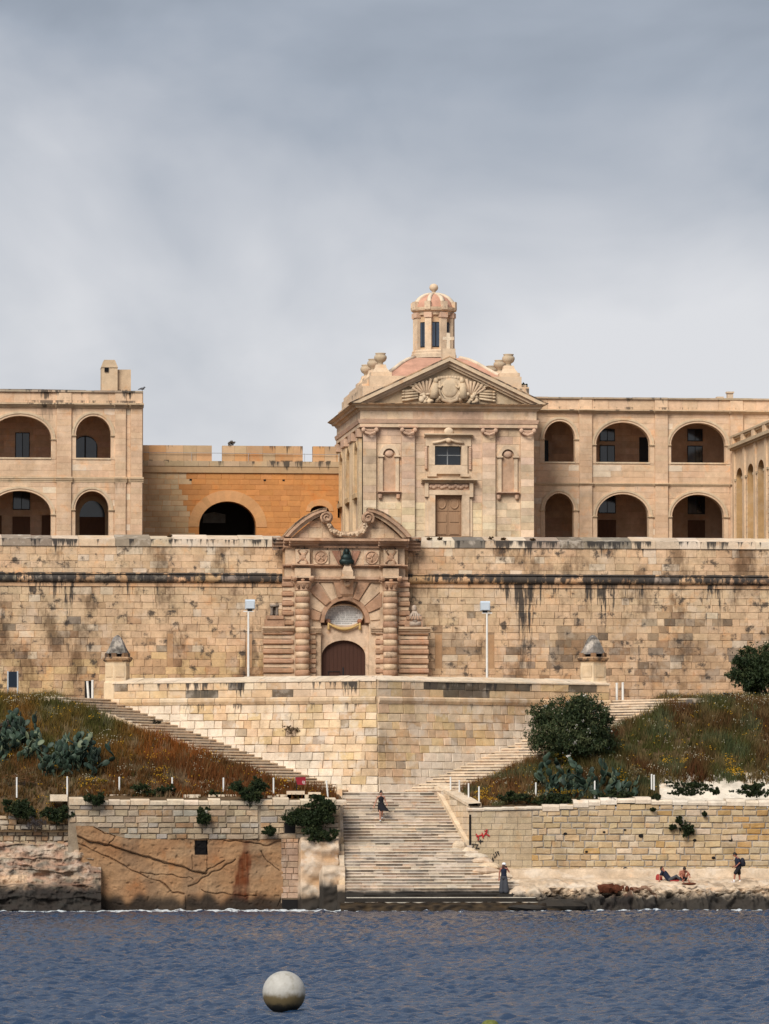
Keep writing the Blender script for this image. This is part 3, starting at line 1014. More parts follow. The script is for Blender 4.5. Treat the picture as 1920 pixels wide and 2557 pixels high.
# leaf of the door
door = MB((.06, .025, .016)); door.box(gx(615), gx(1040), YG + .55, YG + .62, zb, gz(1305)); door = door.build('door', M_GATEWOOD, GT)
n = 11
for k in range(n):
    p = MB(); a, b = gx(620 + 415 * k / n), gx(620 + 415 * (k + 1) / n)
    p.box(a + .006, b - .006, YG + .525, YG + .56, zb, gz(1310)); p.build('plank', M_GATEWOOD, door)
p = MB((.02, .02, .02)); p.tube([(gx(685), YG + .5, gz(1610)), (gx(795), YG + .5, gz(1610)), (gx(795), YG + .5, gz(1690))], .02, 6); p.tube([(gx(685), YG + .5, gz(1610)), (gx(685), YG + .5, gz(1690))], .02, 6)
p.box(gx(820), gx(832), YG + .49, YG + .52, gz(1640), gz(1570)); p.build('wicket_frame', M_FRAME, door)
# oval inscription
pl = MB((.62, .60, .57))
ov = [(gx(835) + (gx(1020) - gx(650)) / 2 * math.cos(a), gz(1078) + (gz(975) - gz(1181)) / 2 * math.sin(a)) for a in [2 * math.pi * k / 40 for k in range(40)]]
pl.prism(ov, YG + .72, YG + .90); plaque = pl.build('inscription_plaque', M_MARBLE, GT)
ins = MB()
for r in range(9):
    zc_ = gz(997 + r * 19.5)
    dz_ = (gz(1078) - zc_) / ((gz(975) - gz(1181)) / 2)
    hw = (gx(1020) - gx(650)) / 2 * math.sqrt(max(0, 1 - dz_ * dz_)) * (.84 if r not in (4, 8) else .6)
    x = XC - hw
    while x < XC + hw:
        wl = rnd.uniform(.028, .045)
        if rnd.random() < .86:
            k = rnd.randrange(4)
            hh = .032
            if k != 0: ins.box(x, x + .010, YG + .712, YG + .725, zc_ - hh, zc_ + hh)
            if k != 1: ins.box(x + wl - .018, x + wl - .008, YG + .712, YG + .725, zc_ - hh, zc_ + hh)
            if k in (0, 2): ins.box(x, x + wl - .008, YG + .712, YG + .725, zc_ - .006, zc_ + .006)
            if k in (1, 3): ins.box(x, x + wl - .008, YG + .712, YG + .725, zc_ + hh - .012, zc_ + hh)
        x += wl + .012
ins.build('inscription', M_INK, plaque, kind='stuff')
# oval frame, two rosettes, garland with tassels
fr = MB(LT); ring_pts = [(x, YG + .70, z) for x, z in ov]; fr.tube(ring_pts + ring_pts[:1], .05, 6); fr.build('oval_frame', M_GATE, GT, True)
for c in (683, 978):
    r_ = MB((.32, .15, .09)); r_.lathe([(.0, 0), (.13, 0), (.15, .05), (.10, .10), (.0, .11)], (0, 0, 0), 14)
    r_.v = [(gx(c) + x, YG + .40 - z, gz(1135) + y) for x, y, z in r_.v]; r_.build('rosette', M_GATE, GT, True)
    s_ = MB((.50, .33, .13)); s_.lathe([(.04, 0), (.07, -.1), (.055, -.2), (.085, -.32), (.06, -.42), (.01, -.46)], (gx(c), YG + .12, gz(1150)), 8); s_.build('tassel', M_GARL, GT, True)
g_ = MB((.50, .33, .13)); gp = [(gx(683 + 295 * k / 12), YG + .12, gz(1160 + 50 * math.sin(math.pi * k / 12))) for k in range(13)]
g_.tube(gp, [.05 + .05 * math.sin(math.pi * k / 12) for k in range(13)], 8); g_.build('garland', M_GARL, GT, True)
# radiating voussoirs, alternately plain and rough
cx, cz = gx(835), gz(1150)
k_ = 0
angs = [4, 22, 40, 57, 73, 84, 96, 107, 123, 140, 158, 176]
for a0, a1 in zip(angs[:-1], angs[1:]):
    if a0 == 84: continue
    rough = k_ % 2 == 1
    k_ += 1
    ri = (gx(1075) - gx(595)) / 2
    def outp(a):
        dx, dz_ = math.cos(R(a)), math.sin(R(a))
        tmax = 1e9
        if dz_ > 1e-3: tmax = min(tmax, (gz(772) - cz) / dz_)
        if abs(dx) > 1e-3: tmax = min(tmax, (gx(1186) - cx) / abs(dx))
        return cx + dx * tmax, cz + dz_ * tmax
    pts = [(cx + ri * math.cos(R(a0 + .8)), cz + ri * math.sin(R(a0 + .8))), outp(a0 + .8)]
    if a0 < 40 < a1 or (a0 < 150 and a1 > 142 and False): pass
    pts += [outp(a1 - .8), (cx + ri * math.cos(R(a1 - .8)), cz + ri * math.sin(R(a1 - .8)))]
    ccx = sum(p[0] for p in pts) / 4; ccz = sum(p[1] for p in pts) / 4
    v = MB(PK2 if rough else LT)
    pr = .16 if rough else .07
    inn = [(x + (ccx - x) * .10, z + (ccz - z) * .06) for x, z in pts]
    v.strip([(x, YG - .0, z) for x, z in pts], [(x, YG - pr + .03, z) for x, z in pts], close=True)
    v.strip([(x, YG - pr + .03, z) for x, z in pts], [(x, YG - pr, z) for x, z in inn], close=True)
    v.add([(x, YG - pr, z) for x, z in inn], [(0, 1, 2, 3)])
    v.build('voussoir', M_GATE, GT)
# keystone console with a carved mask
v = MB(PK); v.prismx([(YG - .08, gz(905)), (YG - .2, gz(880)), (YG - .32, gz(800)), (YG - .50, gz(745)), (YG + .05, gz(745)), (YG + .05, gz(905))], gx(790), gx(910))
ks = v.build('keystone', M_GATE, GT)
v = MB(LT); v.lathe([(.0, -.17), (.11, -.13), (.17, 0), (.13, .12), (0, .16)], (gx(850), YG - .42, gz(790)), 10, sx=1.2, sy=.8)
for sgn in (-1, 1): v.lathe([(0, -.07), (.07, -.03), (.07, .04), (0, .07)], (gx(850) + sgn * .17, YG - .46, gz(765)), 8)
v.build('mask', M_GATE, ks, True)
# banded columns, rusticated pilasters and the lower wings
def bands(name, c0, c1, z_lo, z_hi, yf, yb, round_=False, hgt=.30, proud=.07):
    z = z_lo; i = 0
    while z < z_hi - .06:
        e = min(z + hgt, z_hi)
        big = i % 2 == 1
        m_ = MB(jit(PK2 if big else LT, .10, rnd))
        a, b = gx(c0), gx(c1)
        p = proud if big else 0
        if round_:
            r_ = (b - a) / 2 + p * .25 - .02
            cc = ((a + b) / 2, yf, z)
            hh = e - z
            if big: m_.lathe([(r_ - .02, .005), (r_ + .02, hh * .12), (r_ + .03, hh * .5), (r_ + .02, hh * .88), (r_ - .02, hh - .005)], cc, 16)
            else: m_.lathe([(r_, .0), (r_, hh)], cc, 16)
        else:
            ch_ = .05
            m_.prismx([(yb, z + .004), (yf - p + ch_, z + .004), (yf - p, z + .06), (yf - p, e - .06), (yf - p + ch_, e - .004), (yb, e - .004)], a - p * .35, b + p * .35)
        m_.build(name, M_GATE, GT, round_)
        z = e; i += 1
cap_z = gz(855)
for s_ in (0, 1):
    mm = (lambda c: c) if s_ == 0 else mir
    o2 = lambda a, b: (min(mm(a), mm(b)), max(mm(a), mm(b)))
    bands('column_drum', *o2(362, 495), zb, cap_z, YG - .42, YG, True, (cap_z - zb) / 19)
    # pilaster behind the column
    p = MB(LT); p.box(gx(o2(330, 520)[0]), gx(o2(330, 520)[1]), YG - .14, YG + .05, zb, gz(770)); p.build('column_backing', M_GATE, GT)
    bands('rusticated_block', *o2(248, 340), zb, gz(770), YG - .12, YG + .2, False, .285, .12)
    bands('rusticated_block', *o2(500, 556), zb, gz(1245), YG - .12, YG + .1, False, .285, .09)
    bands('rusticated_block', *o2(72, 290), zb, gz(1245), YG - .10, YG + .3, False, .285, .13)
    # impost cornices
    for a, b, pj in ((50, 350, .34), (500, 610, .22)):
        q_ = MB(LT); x0_, x1_ = gx(o2(a, b)[0]), gx(o2(a, b)[1])
        moulding(q_, x0_, x1_, YG - .12, gz(1245), gz(1190), pj, LT); q_.build('impost', M_GATE, GT)
    # carved capital
    q_ = MB(PK)
    xc_ = gx((o2(360, 495)[0] + o2(360, 495)[1]) / 2)
    q_.lathe([(.42, 0), (.44, .06), (.40, .1), (.46, .3), (.56, .45), (.60, .55)], (xc_, YG - .42, gz(855)), 16)
    cp = q_.build('capital', M_GATE, GT, True)
    q_ = MB(PK2)
    for sg in (-1, 1):
        q_.lathe([(0, -.12), (.13, -.12), (.15, 0), (.13, .12), (0, .12)], (0, 0, 0), 12)
        q_.v[-60:] = [(xc_ + sg * .50 + x, YG - .85 + z, gz(745) + y) for x, y, z in q_.v[-60:]]
        for k in range(3):
            q_.ell((xc_ + (k - 1) * .28, YG - .86, gz(815)), .10, .07, .14, 8, 6)
    q_.ell((xc_, YG - .90, gz(755)), .13, .08, .08, 8, 6)
    q_.build('volutes', M_GATE, cp, True)
    q_ = MB(LT); q_.box(xc_ - .62, xc_ + .62, YG - .95, YG, gz(735), gz(717)); q_.build('abacus', M_GATE, GT)
    # entablature breaks above the column
    for (za, ze, hw, pj, nm, cc) in ((715, 642, .47, .72, 'entablature_block', LT), (604, 466, .42, .62, 'carved_panel', LT)):
        q_ = MB(cc); q_.box(xc_ - hw, xc_ + hw, YG - pj, YG + .05, gz(za), gz(ze)); eb = q_.build(nm, M_GATE, GT)
        if nm == 'carved_panel':
            q_ = MB(PK)
            q_.ell((xc_, YG - pj, gz(535)), .20, .06, .24, 10, 8)
            for sx_ in (-1, 1):
                for sz_ in (-1, 1):
                    q_.tube([(xc_ + sx_ * .12, YG - pj - .02, gz(535) + sz_ * .12), (xc_ + sx_ * .30, YG - pj - .02, gz(535) + sz_ * .36), (xc_ + sx_ * .16, YG - pj - .02, gz(535) + sz_ * .44)], [.06, .05, .03], 6)
            q_.build('trophy_relief', M_GATE, eb, True)
    for (za, ze, pj) in ((640, 605, .92), (768, 718, .80)):
        q_ = MB(PK); moulding(q_, xc_ - .66, xc_ + .66, YG - .0, gz(za) - .004, gz(ze) + .004, pj, PK); q_.build('cornice_break', M_GATE, GT)
    # round shield in the frieze
    xs_ = gx(603 if s_ == 0 else mir(603))
    q_ = MB(LT); q_.box(xs_ - .46, xs_ + .46, YG - .36, YG - .2, gz(603), gz(472)); sh_ = q_.build('shield_panel', M_GATE, GT)
    q_ = MB(PK)
    circ = [(xs_ + .37 * math.cos(2 * math.pi * k / 24), YG - .38, gz(538) + .37 * math.sin(2 * math.pi * k / 24)) for k in range(25)]
    q_.tube(circ, .045, 6); q_.ell((xs_, YG - .34, gz(538)), .34, .06, .34, 20, 6)
    for a_ in ((45, 135, 225, 315) if s_ == 0 else (60, 120, 270, 180)):
        q_.tube([(xs_, YG - .42, gz(538)), (xs_ + .26 * math.cos(R(a_)), YG - .40, gz(538) + .26 * math.sin(R(a_)))], [.035, .05], 6)
    q_.build('round_shield', M_GATE, sh_, True)
    # wing plinth and what is left of the statues
    a, b = o2(80, 262) if s_ == 0 else o2(122, 290)
    q_ = MB(PK2); q_.box(gx(a), gx(b), YG - .3, YG + .3, gz(1188), gz(1120)); q_.box(gx(a + 15), gx(b - 10), YG - .38, YG + .25, gz(1120), gz(1088)); q_.build('wing_plinth', M_GATE, GT)
q_ = MB((.20, .16, .13))
for c in (145, 193):
    q_.lathe([(.13, 0), (.09, .12), (.08, .4), (.12, .62)], (gx(c), YG - .1, gz(1088)), 8)
q_.box(gx(128), gx(212), YG - .25, YG + .05, gz(1005), gz(985)); q_.ell((gx(170), YG + .1, gz(1040)), .2, .1, .3, 8, 6)
q_.build('broken_trophy', M_GATE, GT, True)
q_ = MB((.42, .33, .26))
q_.box(gx(1440), gx(1545), YG - .35, YG + .2, gz(1180), gz(1140)); q_.lathe([(.30, 0), (.22, .08), (.26, .16)], (gx(1490), YG - .1, gz(1140)), 12)
q_.ell((gx(1490), YG - .1, gz(1090)), .42, .24, .22, 14, 8); q_.tube([(gx(1490), YG - .1, gz(1110)), (gx(1490), YG - .1, gz(1065)), (gx(1488), YG - .12, gz(1030))], [.28, .24, .10], 10)
q_.ell((gx(1486), YG - .14, gz(1015)), .16, .17, .22, 10, 8)
for k in range(4): q_.tube([(gx(1440 + k * 30), YG - .38, gz(1120)), (gx(1470 + k * 12), YG - .34, gz(1055))], .04, 6)
q_.build('stone_bust', M_GATE, GT, True)
# entablature: architrave, frieze, cornice, upper frieze, top cornice
for (ca, cb, za, ze, pj, nm, col, st) in ((245, 1425, 770, 720, .30, 'architrave', PK, 2), (265, 1400, 720, 640, .16, 'lower_frieze', LT, 1), (245, 1420, 642, 606, .42, 'cornice', PK2, 3),
                                          (270, 1395, 606, 440, .20, 'upper_frieze', LT, 1), (250, 1430, 462, 432, .38, 'top_bed_mould', PK2, 2), (250, 1430, 432, 362, .75, 'top_cornice', PK, 3)):
    q_ = MB(col)
    if st == 1: q_.box(gx(ca), gx(cb), YG - pj, YG + .8, gz(za), gz(ze))
    else: moulding(q_, gx(ca), gx(cb), YG, gz(za) + .004, gz(ze) - .004, pj, col, st); q_.box(gx(ca) + .1, gx(cb) - .1, YG, YG + .8, gz(za), gz(ze))
    q_.build(nm, M_GATE, GT)
for a, b in ((300, 580), (1140, 1400)):
    q_ = MB(PK); moulding(q_, gx(a), gx(b), YG - .3, gz(430), gz(366), .78, PK); q_.build('cornice_break', M_GATE, GT)
# red-toned trophy slabs beside the bronze bust, and its pedestal
for c, w_ in ((748, 42), (935, 42)):
    q_ = MB((.34, .17, .11)); sg = 1 if c < 840 else -1
    q_.prism([(gx(c - w_), gz(475)), (gx(c + w_), gz(475)), (gx(c + w_), gz(600)), (gx(c + sg * 20 - w_ * (sg < 0)), gz(600))] if sg > 0 else [(gx(c - w_), gz(475)), (gx(c + w_), gz(475)), (gx(c - 10), gz(600)), (gx(c - w_), gz(600))], YG - .30, YG - .1)
    q_.build('trophy_slab', M_GATE, GT)
q_ = MB(LT); q_.lathe([(.46, 0), (.46, .30), (.40, .36), (.27, .62), (.27, .68), (.36, .72)], (gx(848), YG - .55, gz(718)), 4, phase=math.pi / 4)
q_.box(gx(785), gx(915), YG - 1.0, YG, gz(742), gz(719)); q_.build('bust_pedestal', M_GATE, GT)
q_ = MB((.02, .03, .03))
q_.ell((gx(843), YG - .55, gz(580)), .46, .24, .26, 14, 8); q_.ell((gx(843), YG - .55, gz(545)), .34, .24, .30, 14, 8)
q_.tube([(gx(843), YG - .55, gz(545)), (gx(843), YG - .6, gz(500))], [.20, .11], 10); q_.ell((gx(843), YG - .62, gz(487)), .13, .16, .20, 12, 8)
q_.ell((gx(843), YG - .56, gz(482)), .19, .15, .19, 12, 8); q_.lathe([(.3, 0), (.2, .08), (.24, .14)], (gx(843), YG - .55, gz(612)), 10)
for sg in (-1, 1): q_.ell((gx(843) + sg * .17, YG - .56, gz(510)), .09, .12, .2, 8, 6)
q_.build('bronze_bust', M_BRONZE, GT, True)
# broken segmental pediment: tympanum, two curved cornices, scrolls and the stone garland
zt0 = gz(362)
for s_ in (0, 1):
    mm = (lambda c: c) if s_ == 0 else (lambda c: 2 * 850 - c)
    arc_o = [(250, 345), (300, 285), (370, 220), (440, 165), (520, 118), (590, 92), (655, 82)]
    arc_i = [(330, 352), (375, 305), (430, 255), (490, 210), (555, 170), (610, 145), (650, 135)]
    arc_m = [(lerp(a, b, .5)) for a, b in zip(arc_o, arc_i)]
    P2 = lambda L: [(gx(mm(a)), gz(b)) for a, b in L]
    q_ = MB(PK); q_.band(P2(arc_m), P2(arc_o), YG - .72, YG + .7, PK); q_.band(P2(arc_i), P2(arc_m), YG - .48, YG + .7, LT); q_.build('curved_cornice', M_GATE, GT)
    q_ = MB(TAN); q_.band(P2(arc_o), [(x, z + .07) for x, z in P2(arc_o)], YG - .76, YG + .72, TAN); q_.build('cornice_crust', M_CRUST, GT)
    # tympanum slab
    ty = [(330, 358), (395, 300), (490, 220), (580, 165), (660, 150), (735, 262), (790, 290), (850, 292), (850, 358)]
    q_ = MB(LT); pp = P2(ty)
    if s_: pp = pp[::-1]
    q_.prism(pp, YG - .12, YG + .55); q_.build('tympanum', M_GATE, GT)
    # stones of the tympanum
    for (a, b, c_, e_) in ((400, 490, 355, 305), (495, 620, 355, 262), (500, 600, 258, 190), (625, 690, 355, 300)):
        q_ = MB(jit(LT, .12, rnd)); xs2 = sorted((gx(mm(a)), gx(mm(b)))); q_.box(xs2[0] + .01, xs2[1] - .01, YG - .15, YG - .1, gz(c_) + .01, gz(e_) - .01); q_.build('tympanum_stone', M_GATE, GT)
    # scroll
    q_ = MB(PK); cxx, czz = gx(mm(655)), gz(165)
    sp_ = []
    sg = 1 if s_ == 0 else -1
    for k in range(26):
        a_ = k / 25 * 2 * math.pi * 1.6
        r_ = .36 - .28 * k / 25
        sp_.append((cxx - sg * r_ * math.cos(a_ - 1.0), YG - .62, czz + r_ * math.sin(a_ - 1.0) * -1 * -1))
    q_.tube(sp_, [.085 - .035 * k / 25 for k in range(26)], 7); q_.lathe([(0, -.5), (.36, -.5), (.38, 0), (.3, .1), (0, .1)], (0, 0, 0), 18)
    nn = 18 * 5
    q_.v[-nn:] = [(cxx + x, YG - .50 - z, czz + y) for x, y, z in q_.v[-nn:]]
    q_.build('scroll', M_GATE, GT, True)
    gar = [(660, 195), (680, 240), (700, 285), (735, 310), (790, 322), (850, 328)]
    q_ = MB(LT); q_.tube([(gx(mm(a)), YG - .42, gz(b)) for a, b in gar], [.10, .15, .17, .16, .15, .14], 8)
    for (a, b) in gar[:-1] + [(715, 300), (690, 262), (765, 318), (820, 326)]:
        for k in range(3): q_.ell((gx(mm(a)) + rnd.uniform(-.09, .09), YG - .55 + rnd.uniform(-.05, .05), gz(b) + rnd.uniform(-.1, .1)), .09, .08, .08, 7, 5)
    q_.build('stone_garland', M_GATE, GT, True)
    # return of the coping beside the pediment
    q_ = MB(PK2); xs2 = sorted((gx(mm(150)), gx(mm(300)))); moulding(q_, xs2[0], xs2[1], YG + .2, gz(470), gz(345), .55, lerp(PK2, DARK, .35), 4); q_.build('coping_return', M_COPE, GT)
# solid core behind everything
q_ = MB(TAN); q_.box(SLAB0 - .02, gx(560), YG + .21, YG + 2.0, zb - .3, gz(440)); q_.box(gx(1130), SLAB1 + .02, YG + .21, YG + 2.0, zb - .3, gz(440)); q_.box(gx(560), gx(1130), YG + 1.12, YG + 2, gz(1250), gz(440))
q_.build('core', M_GATE, GT)

# ================================================================== the two sentry boxes at the ends of the spur
def sentry(px0, px1, Ys, lab, tilt):
    X = lambda p: fx(p, Ys, 1650)
    Z = lambda p: fz(p, Ys, (px0 + px1) / 2)
    xc_ = (X(px0) + X(px1)) / 2
    w_ = (X(px1) - X(px0)) / 2
    th = thing('sentry_box', lab, 'sentry box', (xc_, Ys, Z_UP), 'sentry boxes at the terrace ends')
    r8 = lambda r: r / math.cos(math.pi / 6)
    q_ = MB((.62, .48, .32)); q_.lathe([(w_ * 1.12, Z_UP - .3 - Z(1735)), (w_ * 1.12, Z(1705) - Z(1735)), (w_, Z(1700) - Z(1735)), (w_, Z(1655) - Z(1735)), (w_ * 1.05, Z(1652) - Z(1735))], (xc_, Ys + w_, Z(1735)), 6, phase=tilt)
    q_.build('body', M_SMOOTH, th)
    for k in range(6):
        a = tilt + math.pi / 3 * (k + .5)
        nrm = Vector((math.cos(a), math.sin(a), 0)); tg = Vector((-nrm.y, nrm.x, 0))
        q_ = MB((.56, .42, .27)); q_.obox(Vector((xc_, Ys + w_, (Z(1690) + Z(1662)) / 2)) + nrm * (w_ * .866 + .0), tg, nrm, (0, 0, 1), w_ * .36, .035, (Z(1662) - Z(1690)) / 2); q_.build('panel', M_SMOOTH, th)
    q_ = MB(TAN); q_.lathe([(w_ * 1.02, Z(1653) - Z(1640)), (w_ * 1.2, Z(1648) - Z(1640)), (w_ * 1.26, Z(1643) - Z(1640)), (w_ * 1.2, 0)], (xc_, Ys + w_, Z(1640)), 6, phase=tilt)
    q_.build('cornice', M_CORD, th)
    q_ = MB((.015, .013, .012)); q_.lathe([(w_ * .80, 0), (w_ * .80, Z(1630) - Z(1640))], (xc_, Ys + w_, Z(1640)), 6, phase=tilt); q_.build('dark_slot', M_DARK, th)
    for k in range(6):
        a = tilt + math.pi / 3 * k
        q_ = MB(BROWN); q_.obox((xc_ + w_ * .86 * math.cos(a), Ys + w_ + w_ * .86 * math.sin(a), (Z(1640) + Z(1630)) / 2), (math.cos(a), math.sin(a), 0), (-math.sin(a), math.cos(a), 0), (0, 0, 1), .1, .16, (Z(1630) - Z(1640)) / 2)
        q_.build('post', M_CORD, th)
    rn = random.Random(int(px0))
    prof = [(w_ * .98, 0), (w_ * .92, .12), (w_ * .74, .45), (w_ * .52, .85), (w_ * .34, 1.1), (w_ * .12, 1.24), (.01, 1.26)]
    hz_ = (Z(1585) - Z(1632)) / 1.26
    q_ = MB(); cnt = 12
    v0 = []
    for i, (r_, z_) in enumerate(prof):
        for k in range(cnt):
            a = tilt + 2 * math.pi * k / cnt
            rr_ = r_ * (1 if k % 2 == 0 else .90) * (1 + rn.uniform(-.05, .05))
            v0.append((xc_ + rr_ * math.cos(a), Ys + w_ + rr_ * math.sin(a), Z(1632) + z_ * hz_ + rn.uniform(-.03, .03)))
    for i in range(len(prof) - 1):
        for k in range(cnt):
            q_.add([v0[i * cnt + k], v0[i * cnt + (k + 1) % cnt], v0[(i + 1) * cnt + (k + 1) % cnt], v0[(i + 1) * cnt + k]], [(0, 1, 2, 3)], jit(lerp((.30, .27, .24), (.12, .105, .095), rn.random()), .15, rn))
    q_.add(v0[:cnt], [tuple(range(cnt))[::-1]], (.1, .09, .08))
    q_.build('stone_cap', M_LICHEN, th)
M_LICHEN = stone_mat('lichen_stone', [], .5, .6, .55, 1.0, black=.75, black_thr=.50)
sentry(264, 326, 22.2, 'small six-sided stone sentry box with ragged blackened cap, at the left end of the terrace', .15)
sentry(1450, 1521, 22.8, 'small stone sentry box with smooth lichen-grey pyramid cap, at the right terrace end', .42)

# ================================================================== chapel
YC = 57.0
def kx(c): return fx(640 + c / 2.595, YC, 1100)
def kz(c): return fz(860 + c / 2.595, YC, 1119)
CH = thing('chapel', 'limestone chapel with pediment full of carved trophies and a small domed lantern', 'chapel', (fx(1119, YC), YC, Z_COURT))
XL, XR = kx(690), fx(1332, YC, 1100)
XM = (XL + XR) / 2
def mx(x): return 2 * XM - x
DEP = 16.0
C_W, C_P, C_C = (.63, .475, .33), (.56, .375, .265), (.62, .47, .32)
zb = Z_COURT
z_ar0, z_fr0, z_co0, z_co1 = kz(540), kz(490), kz(435), kz(388)
wn = (kx(1155), kx(1328), kz(782), kz(668), kz(648))
dr = (kx(1158), kx(1330), zb, kz(978), kz(978))
ni = (kx(818), kx(900), kz(955), kz(722), kz(678))
ni2 = (mx(ni[1]), mx(ni[0]), ni[2], ni[3], ni[4])
d = MB(C_W); pierced_wall(d, YC, YC + .55, XL, XR, zb, z_ar0, [dr, ni, ni2], C_W, back=False) if False else None
# front wall in horizontal bands so that door and window can share an axis
d = MB(C_W)
pierced_wall(d, YC, YC + .55, XL, XR, zb, kz(890), [dr], C_W, back=False)
pierced_wall(d, YC, YC + .55, XL, XR, kz(890), z_ar0, [wn], C_W, back=False)
d.build('front_wall', M_CHAP, CH)
# ashlar of the front
def pick_ch(u, v, rnd):
    X, Z = XL + u, zb + v
    c = C_W
    n = nz(X * .5, Z * .4, 7)
    if Z > kz(800): c = lerp(c, C_P, .55 + .5 * n)
    elif Z > kz(1030): c = lerp(C_W, C_P, .3 + .6 * n)
    else: c = lerp(C_W, (.68, .545, .36), max(0, min(1, .6 + n)))
    return jit(c, .17, rnd)
def exc(v0, v1):
    m = zb + (v0 + v1) / 2
    r = []
    for a, b in ((690, 775), (940, 1025)):
        r += [(kx(a) - XL, kx(b) - XL), (mx(kx(b)) - XL, mx(kx(a)) - XL)]
    if m < kz(870): r.append((kx(1095) - XL, kx(1400) - XL))
    if kz(860) < m < kz(575): r.append((kx(1095) - XL, kx(1395) - XL))
    if kz(1030) < m < kz(650): r += [(kx(785) - XL, kx(930) - XL), (mx(kx(930)) - XL, mx(kx(785)) - XL)]
    return r
masonry(CH, (XL, YC, zb), (1, 0, 0), (0, 0, 1), (0, -1, 0), XR - XL, z_ar0 - zb, .47, (.7, 1.3), pick_ch, M_CHAP, 3, exc, .016, .02, .008, .003, 220,
        show=lambda p: True if p.z > fz(1345, YC) else False)
# side wall (left), its pilasters and arched niches
sw = MB(C_W); sw.add([(XL, YC + .01, zb), (XL, YC + DEP, zb), (XL, YC + DEP, z_ar0), (XL, YC + .01, z_ar0)], [(0, 1, 2, 3)]); sw.add([(XR, YC + .01, zb), (XR, YC + DEP, zb), (XR, YC + DEP, z_ar0), (XR, YC + .01, z_ar0)], [(3, 2, 1, 0)])
sw.add([(XL, YC + DEP, zb), (XR, YC + DEP, zb), (XR, YC + DEP, z_ar0), (XL, YC + DEP, z_ar0)], [(3, 2, 1, 0)])
sw.build('side_walls', M_CHAP, CH)
for yy in (.55, 4.6, 5.9, 9.6, 10.9, 15.0):
    q_ = MB((.64, .48, .31)); q_.box(XL - .22, XL + .02, YC + yy, YC + yy + .85, zb, kz(600)); pi = q_.build('side_pilaster', M_CHAP, CH)
    q_ = MB(C_P); q_.box(XL - .34, XL + .02, YC + yy - .12, YC + yy + .97, kz(600), kz(548)); q_.build('capital', M_CHAP, pi)
for yy in (2.0, 7.2, 12.4):
    q_ = MB((.50, .35, .2))
    ap = [(yy + 1.1 - 1.1 * math.cos(math.pi * k / 10), kz(720) + 1.0 * math.sin(math.pi * k / 10)) for k in range(11)]
    pts = [(yy, kz(950))] + ap + [(yy + 2.2, kz(950))]
    q_.tube([(XL - .05, YC + a, b) for a, b in pts], .14, 6); q_.box(XL - .3, XL, YC + yy - .2, YC + yy + 2.4, kz(985), kz(955)); q_.build('side_niche_frame', M_CHAP, CH)
# pilasters on the front with capitals
for a, b in ((690, 775), (940, 1025)):
    for x0, x1 in ((kx(a), kx(b)), (mx(kx(b)), mx(kx(a)))):
        q_ = MB(C_W); q_.box(x0 + .0, x1, YC - .20, YC + .01, zb, kz(592)); pi = q_.build('pilaster', M_CHAP, CH)
        z = zb + .05
        while z < kz(592) - .1:
            e = min(z + .47, kz(592))
            if e > fz(1340, YC):
                tt = jit(pick_ch(x0 - XL, z - zb, rnd), .05, rnd)
                s_ = MB(tt); block(s_, Vector((x0, YC - .20, z)), Vector((1, 0, 0)), Vector((0, 0, 1)), Vector((0, -1, 0)), .004, x1 - x0 - .004, .006, e - z - .006, .015, .006, rnd, tt); s_.build('pilaster_stone', M_CHAP, pi)
            z = e
        q_ = MB(C_P)
        w_ = x1 - x0; xc_ = (x0 + x1) / 2
        q_.lathe([(.0, 0), (w_ * .5, 0), (w_ * .56, .12), (w_ * .66, .30), (w_ * .66, .40), (0, .40)], (xc_, YC - .02, kz(592)), 4, phase=math.pi / 4, sx=1.25, sy=.75)
        for sg in (-1, 1): q_.ell((xc_ + sg * w_ * .48, YC - .42, kz(560)), .15, .12, .16, 10, 6)
        q_.tube([(xc_ - w_ * .4, YC - .45, kz(575)), (xc_, YC - .5, kz(588)), (xc_ + w_ * .4, YC - .45, kz(575))], .08, 6)
        q_.box(xc_ - w_ * .72, xc_ + w_ * .72, YC - .42, YC, kz(543), kz(534)); q_.build('capital', M_CHAP, pi)
# entablature round front and left side
def ring_mould(name, z0, z1, pj0, pj1, col, mat=M_CHAP, fwd=0.0):
    q_ = MB(col)
    lo = [(XL - pj0, YC + DEP + pj0), (XL - pj0, YC - pj0), (XR + pj0, YC - pj0), (XR + pj0, YC + DEP + pj0)]
    hi = [(XL - pj1, YC + DEP + pj1), (XL - pj1, YC - pj1), (XR + pj1, YC - pj1), (XR + pj1, YC + DEP + pj1)]
    q_.strip([(x, y, z0) for x, y in lo], [(x, y, z1) for x, y in hi], close=True)
    q_.add([(x, y, z0) for x, y in lo], [(3, 2, 1, 0)]); q_.add([(x, y, z1) for x, y in hi], [(0, 1, 2, 3)])
    return q_.build(name, mat, CH)
ring_mould('architrave', z_ar0, kz(515), .22, .22, C_W); ring_mould('architrave_fascia', kz(515) + .003, z_fr0, .27, .33, C_P)
ring_mould('frieze', z_fr0 + .003, z_co0, .18, .18, C_W)
ring_mould('cornice_bed', z_co0 + .003, kz(418), .22, .34, C_C); ring_mould('cornice_soffit', kz(418) + .003, kz(403), .46, .54, C_C); ring_mould('cornice_crown', kz(403) + .003, z_co1 - .05, .58, .74, C_C); ring_mould('cornice_crust', z_co1 - .047, z_co1, .75, .76, TAN, M_CRUST)
# frieze stones on the front
masonry(CH, (XL + .02, YC - .18, z_fr0 + .02), (1, 0, 0), (0, 0, 1), (0, -1, 0), XR - XL - .04, z_co0 - z_fr0 - .03, .5, (.7, 1.2), lambda u, v, r: jit(lerp(C_W, C_P, .2 + .5 * (3.2 < u < 8.2)), .1, r), M_CHAP, 9, None, .014, .018, .006, .002, 60, 'frieze_stone', chj=0)
